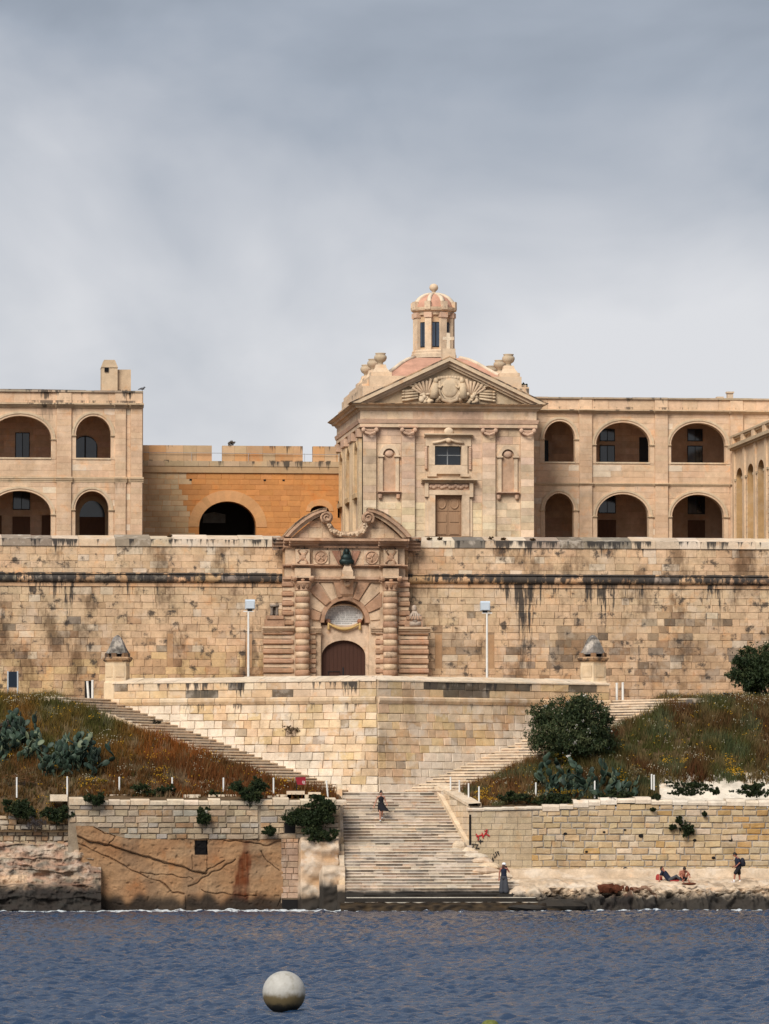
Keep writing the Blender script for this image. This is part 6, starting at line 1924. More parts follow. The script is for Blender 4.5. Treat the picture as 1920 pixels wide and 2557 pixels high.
for k in range(14):
    y0, y1 = 6.2 + k * .42, 6.2 + (k + 1) * .42
    za, zb_ = Z_ST0 + (y0 - Y_ST0) / ST_RUN * ST_RISE + .34, Z_ST0 + (y1 - Y_ST0) / ST_RUN * ST_RISE + .34
    xa, xb = stair_right(y0) - .05, stair_right(y1) - .05
    s_ = MB(jit(lerp(PALE, CREAM, .5), .08, rnd)); w_ = .72
    s_.strip([(xa, y0, za - .7), (xa, y0, za), (xa + w_, y0, za), (xa + w_, y0, za - .7)], [(xb, y1 - .01, zb_ - .7), (xb, y1 - .01, zb_), (xb + w_, y1 - .01, zb_), (xb + w_, y1 - .01, zb_ - .7)], close=True)
    s_.add([(xa, y0, za - .7), (xa, y0, za), (xa + w_, y0, za), (xa + w_, y0, za - .7)], [(0, 1, 2, 3)]); s_.build('string_stone', M_QUAY, FW)

# rock platform right
profR = [(0, 6.35, fz(2165, 6.35)), (.04, 6.1, fz(2170, 6.1)), (.10, 5.75, fz(2172, 5.75)), (.17, 5.55, fz(2191, 5.55)), (.34, 3.9, fz(2203, 3.9)), (.50, 2.3, fz(2222, 2.3)), (.60, 1.6, fz(2232, 1.6)), (.78, .95, .75), (.90, .3, .18), (1, -.2, -.9)]
def rock_r(u, v):
    px = 1150 + (2300 - 1150) * u ** 1.25
    Yd = interp(v, [(a, b) for a, b, c in profR]); z = interp(v, [(a, c) for a, b, c in profR])
    x = fx(px, Yd, 2200)
    k = sm((px - 1170) / 130)
    lo = sm((v - .2) / .25)
    n1_, n2_, n3_ = nz(x * .55, v * 4, 3), nz(x * 1.7, v * 9, 7), nz(x * 4.5, v * 20, 2)
    tb_ = turb(x * .45, v * 2.2, 5.0); tc_ = turb(x * 1.5, v * 6.0, 8.0)
    lo2 = sm((v - .42) / .2)
    y = Yd - lo * (.35 * tb_ + .2 * tc_) - lo2 * (.9 * tb_ + .45 * tc_ - .4)
    z2 = z + lo * (.20 * n1_ + .10 * tc_ + .06 * n3_) + lo2 * (.35 * tb_ + .22 * tc_) + .04 * n3_ + .05 * nz(x * .8, v * 6, 9)
    z2 += lo * .22 * sm((px - 1700) / 250)
    xr_ = stair_right(max(y, 1.0)) + .1
    if px < 1300:
        stz = Z_ST0 + (max(y, 1) - Y_ST0) / ST_RUN * ST_RISE
        z2 = (z2 * k + min(z2, stz - .12 + .25 * n2_) * (1 - k)) if x > xr_ else stz - .5
    c = lerp((.58, .455, .33), (.50, .37, .25), max(0, min(1, .5 + n1_)))
    c = lerp(c, (.30, .22, .15), min(1, max(0, n2_ + .4 * n3_) * (.4 + lo) * 1.3))
    c = lerp(c, (.68, .58, .46), .7 * max(0, nz(x * .5, v * 9, 19)))
    if v > .40 and 1490 < px < 1640 and n2_ > .02: c = lerp(c, (.14, .055, .03), .75)
    return (x, y, z2, c)
M_ROCKR = stone_mat('right_shore_rock', [], .3, .35, .45, 1.0, wet=(.62, 1.15, 1.1), black=.3, black_thr=.60)
sheet('rock_platform_east', rock_r, list(np.linspace(0, 1, 340)), list(np.linspace(0, 1, 110)), M_ROCKR)
def toe(u, v):
    x = stair_left(1) - .4 + (stair_right(1) + 2.6 - stair_left(1)) * u
    y = interp(v, [(0, .4), (.35, -.05), (.7, -.45), (1, -.75)]); z = interp(v, [(0, .46), (.35, .40), (.7, .12), (1, -.6)])
    a = turb(x * .7, v * 2, 3); b = nz(x * 2.5, v * 5, 9)
    return (x, y - .3 * a - .12 * b, z + .10 * a + .05 * b, lerp((.060, .040, .022), (.02, .015, .011), max(0, min(1, .5 + a + b))))
sheet('rock_toe', toe, list(np.linspace(0, 1, 130)), list(np.linspace(0, 1, 24)), M_FACE)
# boulders where stairs and rock meet
BO = [(1185, 2140, 5.2, .7, .22), (1205, 2152, 4.6, .6, .25), (1222, 2166, 4.2, .7, .25), (1212, 2175, 3.6, .8, .2), (1240, 2190, 3.4, .9, .25), (1300, 2235, 1.4, .8, .5), (1330, 2240, 1.2, .7, .45), (1168, 2128, 5.9, .5, .3), (1148, 2113, 6.0, .45, .28), (1310, 2268, .3, 1.6, .22), (1400, 2262, .4, 1.5, .35)]
for i, (px, py, Yd, rx, rz) in enumerate(BO):
    P = W(px, py, Yd); d = MB(jit(lerp(PALE, TAN, rnd.random() * .6), .1, rnd))
    d.ell(P, rx, rx * .7, rz, 12, 8)
    d.v = [tuple(Vector(p) + (Vector(p) - P) * (.28 * nz(p[0] * 2.1 + i, p[2] * 3, p[1] * 2) + .15 * nz(p[0] * 6, p[2] * 6, i))) for p in d.v]
    tag(d.build('boulder', M_ROCKR, None), ['pale boulder against the quay corner, highest beside the steps', 'pale boulder beside the steps just right of the corner boulder', 'pale boulder left of the black scrawl, beside the steps', 'flat pale boulder lying on the lower steps below the scrawl', 'wide pale boulder by the lower steps left of the person in the cap',
        'rounded boulder right behind the person in the white cap', 'boulder at the platform edge right of the dark bag', 'small pale boulder at the foot of the flank wall string', 'pale boulder wedged under the flank wall end, uppermost', 'long flat dark boulder awash below the dark bag', 'dark boulder at the waterline right of the flat one'][i], 'rock', 'boulders beside the stairs')
# rusty iron remains on the platform edge
for i, (px, w_, h_) in enumerate(((1502, .25, .35), (1516, .5, .42), (1528, .35, .3), (1540, .2, .4), (1552, .14, .28), (1565, .12, .25), (1577, .1, .2), (1590, .1, .2), (1720, .45, .12))):
    P = W(px, 2222 if i < 8 else 2208, 2.3); d = MB((.1, .03, .015))
    d.ell(P + Vector((0, 0, h_ * .2)), w_, .2, h_ * .6, 9, 6); d.v = [tuple(Vector(p) + (Vector(p) - P) * .5 * nz(p[0] * 5, p[1] * 5, p[2] * 5)) for p in d.v]
    tag(d.build('rusty_lump', M_RUST, None), (['leftmost rust-brown iron lump on the platform edge', 'largest rust-brown iron lump on the platform edge', 'rust-brown iron lump just right of the largest one', 'tall narrow rusty stump, fourth from left on the platform edge', 'small rusty stump, fifth from left on the platform edge', 'small rusty stump, sixth from left on the platform edge', 'small rusty stump, seventh from left on the platform edge', 'rightmost small rusty stump of the row on the platform edge', 'flat rust-orange iron patch below the sunbathers'])[i], 'rusted iron', 'rusted iron on the platform')
# pale path behind the right quay
def path_r(u, v):
    y = 6.9 + v * 4.6
    px = 1610 + 420 * u
    x = fx(px, y, 1975)
    e = .5 * nz(x * .5, 1, 3) * (1 if v > .5 else .3)
    y += e
    return (x, y, ground_z(x, y) + .05 + .02 * nz(x, y, 1) - .3 * (1 - sm(u / .12)), jit((.66, .58, .47), .03, rnd))
sheet('pale_path', path_r, list(np.linspace(0, 1, 70)), list(np.linspace(0, 1, 18)), M_QUAY)

# ================================================================== buoy and the weedy stone in the water
Yb = CAM.y + 142.6
P = W(709, 2472, Yb)
rb_ = 54 / F_PX * (P - CAM).dot(FWD)
M_BUOY, tb = new_mat('buoy_shell')
pos = tb.n('ShaderNodeNewGeometry').outputs['Position']
zs_ = tb.n('ShaderNodeSeparateXYZ'); tb.put(zs_.inputs[0], pos)
nn_ = tb.noise(pos, 3.0, 6, .7)
lvl = tb.m('ADD', zs_.outputs[2], tb.m('MULTIPLY', tb.m('SUBTRACT', nn_, .5), .35))
cb_ = tb.mix(tb.noise(pos, 7, 5, .7), (.30, .285, .25), (.52, .50, .46))
cb_ = tb.mix(tb.ramp(tb.noise(pos, 2.2, 6, .75), .52, .68, 0, .5), cb_, (.22, .19, .13))
cb_ = tb.mix(tb.ramp(lvl, P.z - rb_ * .38, P.z - rb_ * .05, 1, 0), cb_, (.13, .095, .045))
cb_ = tb.mix(tb.ramp(lvl, P.z - rb_ * .80, P.z - rb_ * .55, 1, 0), cb_, (.02, .018, .014))
surf(M_BUOY, tb, principled(tb, cb_, .6, 0, nn_, .2, .02))
P.z -= .07
BU = thing('mooring_buoy', 'round grey-white mooring buoy with brown weed at its waterline', 'buoy', (P.x, P.y, 0))
d = MB(); d.ell(P, rb_, rb_, rb_, 40, 24); d.build('float', M_BUOY, BU, True)
d = MB(); d.tube([P + Vector((0, 0, -rb_ * .9)), P + Vector((.1, .2, -2.2)), P + Vector((.1, .3, -4.0))], .03, 6); d.build('mooring_chain', M_RUST, BU)
Yg = CAM.y + 133.8
P = W(1224, 2558, Yg)
WS = thing('weedy_marker', 'top of a weed-covered float just breaking the water at the bottom edge', 'float', (P.x, P.y, 0))
d = MB((.12, .13, .03)); d.ell(P + Vector((0, 0, -.12)), .26, .26, .24, 14, 10); d.v = [tuple(Vector(p) + (Vector(p) - P) * .2 * nz(p[0] * 7, p[1] * 7, p[2] * 7)) for p in d.v]; d.build('float', plain('weed', (.13, .13, .035), .8, vary=.5, scale=14, tinted=True), WS)

# ================================================================== grass and flowers on the banks (uncountable)
def raw_mesh(name, co, faces_n, tints, mat, parent=None, kind=None, loc=(0, 0, 0), smooth=False):
    """co: (n*faces_n,3) unshared vertices, faces of faces_n corners"""
    me = bpy.data.meshes.new(name)
    co = np.asarray(co, dtype=np.float32).reshape(-1, 3) - np.array(loc, dtype=np.float32)
    nf = len(co) // faces_n
    me.vertices.add(len(co)); me.vertices.foreach_set('co', co.ravel())
    me.loops.add(len(co)); me.loops.foreach_set('vertex_index', np.arange(len(co)))
    me.polygons.add(nf); me.polygons.foreach_set('loop_start', np.arange(0, len(co), faces_n)); me.polygons.foreach_set('loop_total', np.full(nf, faces_n))
    me.update()
    at = me.attributes.new('tint', 'FLOAT_COLOR', 'FACE')
    arr = np.ones((nf, 4), dtype=np.float32); arr[:, :3] = tints
    at.data.foreach_set('color', arr.ravel())
    me.materials.append(mat)
    o = bpy.data.objects.new(name, me); COL.objects.link(o)
    o['_loc'] = list(loc)
    if parent is not None: o.parent = parent
    if kind: o['kind'] = kind
    return o

RUSTC, BRN, OLV, GRN, STR, PLE = (.25, .082, .017), (.115, .048, .018), (.098, .078, .020), (.042, .060, .016), (.25, .175, .08), (.33, .29, .18)
def on_bank(x, y):
    """is this spot grass: outside stairs, flights, path"""
    left = x < B0.x
    n_, u_, run = (NL, UL, RUN_L) if left else (NR, UR, RUN_R)
    v = Vector((x, y, 0)) - B0
    if v.dot(n_) < FLW + .45 and v.dot(u_) > -1 and v.dot(u_) < S0 + run * N_UP + 1.5: return False
    if left:
        return x < stair_left(min(y, 12)) - .5 and y > 5.9
    e = interp(y, [(6.3, fx(1170, 6.3, 2020)), (12.2, fx(1088, 12.2, 1982)), (14, fx(1130, 13, 1972))]) + .75
    if x < e: return False
    px, py = proj((x, y, ground_z(x, y)))
    if px > 1640 and 6.9 < y < 11.3 and py > 1957: return False
    return y > 6.9
def grass_col(x, y, r, left):
    px, py = proj((x, y, ground_z(x, y)))
    n = nz(x * .45, y * .4, 3); n2 = nz(x * 1.3, y * 1.1, 8)
    if left:
        k = sm((px - 230) / 200) * sm((py - 1790) / 70)
        c = lerp(lerp((.075, .072, .018), (.17, .11, .025), max(0, min(1, .5 + 1.5 * n))), RUSTC, max(0, min(1, k * 1.1 + n * .8)))
        if py > 1900: c = lerp(c, BRN, .6)
        if n2 > .28 and px < 480: c = lerp(c, PLE, .35)
    else:
        c = lerp((.085, .080, .022), BRN, max(0, min(1, .40 + n * 1.6)))
        if px < 1330: c = lerp(c, (.20, .085, .030), .7)
        if n2 > .12: c = lerp(c, STR, .45)
        if nz(x * .6, y * .8, 30) > .25: c = lerp(c, (.10, .12, .055), .7)
    k = r.random()
    if k < .10: c = lerp(c, GRN, .6)
    elif k < .17: c = lerp(c, STR, .4)
    return jit(c, .16, r)
def grow(left, n, seed):
    r = random.Random(seed)
    co, tn, fl, ft = [], [], [], []
    x0, x1 = (-24.5, B0.x - 1.5) if left else (fx(1105, 9), 25.5)
    cnt = 0
    tries = 0
    while cnt < n and tries < n * 8:
        tries += 1
        x, y = r.uniform(x0, x1), r.uniform(5.9, 29)
        if not on_bank(x, y): continue
        cnt += 1
        z = ground_z(x, y)
        c0 = grass_col(x, y, r, left)
        hh = (.30 + .36 * max(0, .5 + nz(x * .5, y * .5, 14))) * (1.0 if not left else 1.05)
        if y < 8.5: hh *= .6
        for k in range(6):
            a = r.uniform(0, 6.28); ln = hh * r.uniform(.5, 1.3)
            bx, by = x + r.gauss(0, .09), y + r.gauss(0, .09)
            w_ = r.uniform(.014, .040)
            lean = r.uniform(.1, .6) * ln; b_ = r.uniform(0, 6.28)
            dx, dy = w_ * math.cos(a), w_ * math.sin(a)
            co += [(bx - dx, by - dy, z - .03), (bx + dx, by + dy, z - .03), (bx + lean * math.cos(b_), by + lean * math.sin(b_), z + ln)]
            tn.append(jit(c0, .18, r))
        # seed heads and small flowers
        px, py = proj((x, y, z))
        pw = .006 if left else .015
        if nz(x * .6, y * .5, 50) > .28: pw += .13
        yl = .4 if nz(x * .55, y * .55, 77) > .38 and (py > 1900 or (left and px > 560)) else .02
        for (p_, col, s_) in ((pw, (.42, .38, .27), .028), (yl, (.50, .27, .015), .030)):
            if r.random() < p_:
                for k in range(3):
                    cx_, cy_, cz_ = x + r.gauss(0, .12), y + r.gauss(0, .12), z + hh * r.uniform(.7, 1.15)
                    s2 = s_ * r.uniform(.6, 1.3)
                    fl += [(cx_ - s2, cy_, cz_), (cx_, cy_ - s2 * .6, cz_ - s2 * .7), (cx_ + s2, cy_, cz_), (cx_, cy_ + s2 * .6, cz_ + s2 * .8)]
                    ft.append(jit(col, .15, r))
    nm = 'grass'
    o = raw_mesh('grass', co, 3, tn, M_GRASS, kind='stuff')
    o['label'] = 'dry rust and olive coloured grass on the left bank' if left else 'olive and straw coloured weeds on the right bank'; o['category'] = 'grass'
    o = raw_mesh('wildflowers', fl, 4, ft, M_GRASS, kind='stuff')
    o['label'] = 'yellow and whitish wildflowers among the grass, left bank' if left else 'yellow and whitish wildflowers among the weeds, right bank'; o['category'] = 'flowers'
grow(True, 11500, 1)
grow(False, 11500, 2)

# ================================================================== shrubs and trees
def foliage_mesh(name, mat, parent, loc, lobes, n, size, cols, seed, aspect=.45, flowers=None):
    """leaf-sized faces in clumps through several lobes: (cx,cy,cz,rx,ry,rz)"""
    r = random.Random(seed)
    co, tn = [], []
    vol = [a[3] * a[5] for a in lobes]
    for (cx_, cy_, cz_, rx, ry, rz), w_ in zip(lobes, vol):
        m = int(n * w_ / sum(vol))
        ncl = max(6, m // 26)
        for c in range(ncl):
            d_ = Vector((r.gauss(0, 1), r.gauss(0, 1), r.gauss(0, 1))).normalized()
            q_ = r.uniform(.30, 1.02) * (1 + .42 * nz(d_.x * 2.3, d_.y * 2.3, d_.z * 2.3 + seed + cx_))
            p = Vector((cx_ + d_.x * rx * q_, cy_ + d_.y * ry * q_, cz_ + d_.z * rz * q_))
            base = lerp(cols[0], cols[1], r.random())
            if len(cols) > 2 and r.random() < .25: base = lerp(base, cols[2], .7)
            cs = min(rx, rz) * r.uniform(.10, .22)
            for k in range(26):
                q2 = p + Vector((r.gauss(0, cs), r.gauss(0, cs), r.gauss(0, cs * .8)))
                s_ = size * r.uniform(.6, 1.3)
                a = Vector((r.gauss(0, 1), r.gauss(0, 1), r.gauss(0, 1) + .7)).normalized() * s_
                b = a.cross(Vector((r.gauss(0, 1), r.gauss(0, 1), r.gauss(0, 1)))).normalized() * (s_ * aspect)
                co += [q2 - a * .5, q2 + b * .5, q2 + a * .5, q2 - b * .5]
                tn.append(jit(base, .25, r))
            if flowers and r.random() < flowers[0]:
                for k in range(5):
                    q2 = p + d_ * cs + Vector((r.gauss(0, cs * .5), r.gauss(0, cs * .5), r.gauss(0, cs * .5)))
                    s_ = .05
                    co += [q2 + Vector((-s_, 0, 0)), q2 + Vector((0, -s_ * .5, -s_)), q2 + Vector((s_, 0, 0)), q2 + Vector((0, s_ * .5, s_))]
                    tn.append(flowers[1])
    return raw_mesh(name, [tuple(p) for p in co], 4, tn, mat, parent, None, loc)

M_BARK = plain('bark', (.085, .06, .045), .9, vary=.35, scale=8)
def limbs(parent, base, tips, r0, seed):
    r = random.Random(seed)
    d = MB()
    base = Vector(base)
    for tp in tips:
        tp = Vector(tp); mid = base.lerp(tp, .45) + Vector((r.uniform(-.15, .15), r.uniform(-.1, .1), .12))
        d.tube([base, mid, tp], [r0, r0 * .6, r0 * .22], 7)
        for k in range(3):
            q_ = mid.lerp(tp, r.uniform(.1, .8)); e = q_ + (tp - mid) * r.uniform(.3, .6) + Vector((r.uniform(-.4, .4), r.uniform(-.4, .4), r.uniform(.0, .4)))
            d.tube([q_, e], [r0 * .3, r0 * .1], 5)
    d.build('trunk', M_BARK, parent, True)

GD, GM, GL = (.020, .034, .014), (.048, .066, .024), (.115, .125, .055)
# oleander in front of the right flight
P = W(1425, 1868, 13.0)
gy = 12.4
gx0 = P.x; gz0 = ground_z(gx0, gy)
zt = fz(1732, gy)
OL = thing('oleander_bush', 'large dark green oleander bush with white blossoms beside the right flight', 'bush', (gx0, gy, gz0))
Pw = lambda a, b, Y=gy: W(a, b, Y)
lob = []
for (a, b, ra, rb_2, dy) in ((1425, 1815, 98, 68, 0), (1375, 1830, 66, 56, -.5), (1480, 1830, 66, 56, .3), (1410, 1780, 62, 46, .1), (1450, 1775, 52, 42, -.3), (1350, 1850, 44, 36, .2), (1505, 1855, 42, 34, 0), (1430, 1858, 84, 40, -.7)):
    q_ = Pw(a, b); lob.append((q_.x, gy + dy, q_.z, ra / 44.4, ra / 50, rb_2 / 44.4))
ro = random.Random(4)
for i in range(22):
    a_ = ro.uniform(0, 6.28); q_ = Pw(1425 + 98 * math.cos(a_) * ro.uniform(.75, 1.08), 1818 - 72 * math.sin(a_) * ro.uniform(.75, 1.12)); s_ = ro.uniform(.35, .7); lob.append((q_.x, gy + ro.uniform(-.9, .3), q_.z, s_, s_ * .8, s_ * ro.uniform(.7, 1.2)))
foliage_mesh('crown', M_LEAF, OL, (gx0, gy, gz0), lob, 30000, .20, (GD, GM, GL), 5, .30, (.05, (.62, .58, .52)))
limbs(OL, (gx0, gy, gz0 - .1), [Pw(a, b) for a, b in ((1370, 1800), (1420, 1770), (1470, 1790), (1350, 1840), (1500, 1840))], .11, 6)
# pine at the right edge
Pq = W(1925, 1748, 21.0)
PT = thing('pine_tree', 'rounded dark pine tree at the right edge below the curtain wall', 'tree', (Pq.x, 21, Pq.z - .3))
lob = []
for (a, b, ra, rb_2, dy) in ((1890, 1668, 56, 44, 0), (1930, 1655, 70, 50, .3), (1860, 1690, 38, 28, -.3), (1950, 1690, 70, 40, 0), (1905, 1695, 44, 26, -.5), (1985, 1670, 60, 48, .4)):
    q_ = W(a, b, 21); lob.append((q_.x, 21 + dy, q_.z, ra / 43.5, ra / 48, rb_2 / 43.5))
for i in range(18):
    a_ = ro.uniform(1.2, 4.4); q_ = W(1925 + 92 * math.cos(a_) * ro.uniform(.75, 1.08), 1675 - 58 * math.sin(a_) * ro.uniform(.75, 1.12), 21); s_ = ro.uniform(.3, .6); lob.append((q_.x, 21 + ro.uniform(-.9, .3), q_.z, s_, s_ * .8, s_ * ro.uniform(.6, 1.0)))
foliage_mesh('crown', M_LEAF, PT, (Pq.x, 21, Pq.z - .3), lob, 30000, .20, ((.018, .032, .013), (.040, .058, .022), (.075, .090, .035)), 8, .30)
limbs(PT, (Pq.x, 21, Pq.z - .4), [W(a, b, 21) for a, b in ((1890, 1680), (1930, 1660), (1960, 1680), (1870, 1695))], .16, 9)

def shrub(px, py, w_, h_, Y, lab, seed, cols=None, n=1500, size=.10, group=None, name='shrub', hang=False, aspect=.4):
    """small bush whose visible middle is (px,py), size in picture pixels"""
    k = F_PX / ((W(px, py, Y) - CAM).dot(FWD))
    c = W(px, py, Y)
    th = thing(name, lab, 'shrub', (c.x, Y, c.z - h_ / 2 / k), group)
    rx, rz = w_ / 2 / k, h_ / 2 / k
    r = random.Random(seed)
    lob = [(c.x, Y, c.z - rz * .15, rx * .7, min(rx, .7) * .7, rz * .65)]
    for i in range(14):
        a = r.uniform(-1, 1); q_ = r.uniform(.14, .38); lob.append((c.x + a * rx * .9, Y + r.uniform(-.25, .15), c.z + r.uniform(-.9, .95) * rz * (1 - .5 * abs(a)), rx * q_, min(rx, .6) * q_, rz * q_ * r.uniform(.7, 1.5)))
    foliage_mesh('foliage', M_LEAF, th, tuple(th['_loc']), lob, n, size, cols or (GD, GM, GL), seed, aspect)
    d = MB(); zb_ = c.z - rz * .9
    for i in range(5): d.tube([(c.x + r.uniform(-.1, .1) * rx, Y + .1, zb_ if not hang else c.z + rz * .4), (c.x + r.uniform(-.6, .6) * rx, Y + r.uniform(-.2, .1), c.z + r.uniform(-.2, .6) * rz)], [.022, .008], 5)
    d.build('stems', M_BARK, th)
DK = ((.016, .026, .010), (.030, .046, .016), (.055, .068, .022))
SH = [(238, 1995, 54, 44, 4.7, 'dark tufted shrub drooping over the left quay top, leftmost of three'), (378, 1978, 112, 40, 6.2, 'long low green shrub behind the left quay edge'), (544, 1985, 42, 26, 6.2, 'small round shrub on the left quay edge, between the low shrub and the tall one'),
      (625, 1978, 88, 68, 4.9, 'tall dark shrub growing over the left quay near the red sign'), (512, 2036, 40, 56, 4.75, 'shaggy green shrub hanging from the middle of the left quay masonry'), (672, 2076, 38, 28, 4.6, 'small tuft growing at the joint above the rust stain'),
      (780, 2032, 124, 88, 4.5, 'big hanging evergreen mass on the quay beside the stairs'), (818, 2006, 54, 46, 4.5, 'bushy top of greenery at the upper left corner of the stairs'), (800, 2085, 88, 44, 4.2, 'low green clump on the pale rock stump by the stairs'),
      (45, 2015, 80, 70, 5.2, 'dark green shrub sprawling over rubble at the far left'), (145, 2030, 86, 48, 5.2, 'rounded green shrub on the rubble left of the quay corner')]
for i, (a, b, w_, h_, Y, lab) in enumerate(SH):
    shrub(a, b, w_, h_, Y, lab, 300 + i, DK, int(1500 + w_ * h_ * 1.3), .13)
shrub(90, 2050, 50, 60, 5.0, 'grey leafless twiggy shrub hanging over the rubble wall', 340, ((.07, .06, .06), (.10, .085, .085)), 900, .12, aspect=.12)
SH2 = [(1285, 1990, 90, 30, 6.75, 'green weedy mound by the corner of the right quay'), (1390, 1996, 130, 34, 6.6, 'long dark mound of weeds on the right quay top, left of the pale stones'), (1540, 1985, 110, 30, 6.6, 'dark trailing shrub on the pale coping of the right quay'), (1640, 1992, 28, 16, 6.4, 'tiny tuft on the right coping below the paired posts'),
       (1715, 1976, 110, 24, 7.4, 'flat dark shrub in the middle of the pale path'), (1788, 1976, 30, 20, 7.4, 'small round shrub on the pale path'), (1875, 1972, 112, 38, 7.0, 'large dark mat of shrub at the right end of the pale path'), (1712, 1958, 120, 20, 10.0, 'dark low growth at the back edge of the pale path'),
       (1712, 2066, 36, 48, 6.05, 'dark bush rooted in the middle of the right quay wall'), (1678, 2066, 20, 14, 6.08, 'small tuft left of the wall bush on the right quay'), (1696, 2048, 18, 20, 6.08, 'small tuft above the wall bush on the right quay'), (1630, 2021, 12, 9, 6.08, 'tiny plant high on the right quay wall'), (1759, 2032, 11, 12, 6.08, 'tiny plant high on the right quay, right of the wall bush')]
for i, (a, b, w_, h_, Y, lab) in enumerate(SH2):
    shrub(a, b, w_, h_, Y, lab, 400 + i, DK, int(700 + w_ * h_ * 1.4), .12)
shrub(1405, 1890, 60, 26, 11.8, 'yellowish flowering weeds at the foot of the oleander', 430, ((.20, .15, .02), (.10, .09, .02), (.45, .28, .02)), 900, .08)
shrub(1395, 1975, 110, 18, 7.6, 'yellow daisies in a patch on the right bank edge', 431, ((.45, .27, .02), (.12, .10, .02), (.55, .33, .02)), 900, .06)
shrub(250, 1955, 40, 24, 7.5, 'clump of yellow daisies near the left fence posts', 432, ((.45, .27, .02), (.08, .09, .02), (.55, .33, .02)), 500, .06)
shrub(1590, 1930, 46, 50, 9.2, 'pale spiky weeds right of the prickly pear', 433, (OLV, STR, PLE), 500, .10)
shrub(140, 1762, 130, 26, 18.0, 'dark purplish dry weeds at the top of the left bank', 434, ((.07, .035, .035), (.10, .055, .045)), 900, .10, aspect=.2)
shrub(60, 1940, 110, 46, 7.4, 'reddish brown dry bush at the lower left of the bank', 435, ((.20, .085, .035), (.15, .09, .03)), 1300, .09, aspect=.2)
shrub(875, 1812, 8, 8, 14.0, 'tiny weed on the spur wall', 436, DK, 60, .06) if False else None
shrub(726, 1820, 44, 26, 16.0, 'dry brown twigs sprouting from the left face of the spur wall', 437, ((.12, .08, .05), (.17, .12, .07)), 350, .12, aspect=.08)
shrub(388, 1803, 26, 14, 18.4, 'small dark plant at the foot of the spur wall by the left flight', 438, ((.03, .03, .02), (.06, .05, .03)), 200, .08)
shrub(578, 1109, 26, 14, 72.2, 'dry twigs growing on the middle merlon', 439, ((.16, .12, .09), (.2, .16, .12)), 90, .12, aspect=.08)
shrub(1308, 964, 16, 14, 60.5, 'dark weed growing on the right attic steps of the chapel', 440, DK, 150, .10)
for i, (a, b) in enumerate(((1072, 1345), (1098, 1345), (1226, 1343), (1256, 1346), (1330, 1347), (424, 1338))):
    shrub(a, b, 12, 6, Y_WALL + .3, 'tiny dry tuft on the curtain wall coping, ' + ['first right of the gate pediment', 'second right of the gate pediment', 'third right of the gate pediment', 'fourth right of the gate pediment', 'fifth right of the gate pediment', 'the only one left of the gate'][i], 450 + i, ((.16, .08, .04), (.12, .09, .04)), 60, .08, group='dry tufts on the coping')

# ================================================================== prickly pears: every pad is a leaf of its own
PADS = []
for i, c in enumerate(((.026, .046, .030), (.042, .066, .042), (.016, .031, .021), (.12, .14, .08))):
    d = MB(c); d.ell((0, 0, .5), .36, .075, .5, 10, 7)
    me = d.build('pad', M_CACT, None, True); bpy.data.objects.remove(me); PADS.append(bpy.data.meshes['pad' if i == 0 else 'pad.%03d' % i])
def cactus(px0, px1, pyb, pyt, Y, n, lab, seed, yspread=1.2):
    r = random.Random(seed)
    x0, x1 = fx(px0, Y, pyb), fx(px1, Y, pyb)
    xm_ = (x0 + x1) / 2
    th = thing('prickly_pear', lab, 'cactus', (xm_, Y, ground_z(xm_, Y)))
    H = fz(pyt, Y) - fz(pyb, Y)
    cnt = 0
    def put(p, q_, s_):
        o = bpy.data.objects.new('pad', r.choice(PADS[:3]) if r.random() > .10 else PADS[3]); COL.objects.link(o)
        o.parent = th; o.location = Vector(p) - Vector(th['_loc']); o.rotation_mode = 'QUATERNION'; o.rotation_quaternion = q_; o.scale = (s_, s_, s_)
    while cnt < n:
        u = r.random()
        x = x0 + (x1 - x0) * u
        y = Y + r.uniform(-yspread, yspread) * .6
        env = H * (.45 + .55 * math.sin(math.pi * min(1, max(0, u * .9 + .08))) ** .7) * r.uniform(.35, 1.0)
        p = Vector((x, y, ground_z(x, y) - .1)); up = Vector((r.gauss(0, .5), r.gauss(0, .4) - .1, 1)).normalized()
        top = p.z + env
        while p.z < top - .25 and cnt < n:
            s_ = r.uniform(.34, .54)
            fac = r.uniform(0, math.pi)
            q_ = up.to_track_quat('Z', 'Y') @ Matrix.Rotation(fac, 3, 'Z').to_quaternion()
            put(p, q_, s_); cnt += 1
            tip = p + up * s_ * .92
            # side pad
            if r.random() < .6:
                sd2 = (up + Vector((r.gauss(0, .8), r.gauss(0, .7), .1))).normalized()
                put(p + up * s_ * .6, sd2.to_track_quat('Z', 'Y') @ Matrix.Rotation(r.uniform(0, 3), 3, 'Z').to_quaternion(), r.uniform(.34, .5)); cnt += 1
            p = tip; up = (up * .6 + Vector((r.gauss(0, .55), r.gauss(0, .5), .45))).normalized()
cactus(1345, 1572, 1968, 1866, 8.6, 298, 'prickly pear thicket of grey-green pads on the right bank below the oleander', 11, 1.6)
cactus(105, 250, 1962, 1848, 9.0, 290, 'prickly pear clump on the left bank, right of the two', 12, 1.4)
cactus(-40, 110, 1940, 1822, 11.0, 290, 'prickly pear clump at the left edge of the bank', 13, 1.5)
shrub(25, 1812, 70, 40, 12.5, 'drooping grey dead leaves above the left prickly pear', 441, ((.10, .085, .075), (.16, .14, .12), (.06, .05, .045)), 500, .28, aspect=.3)

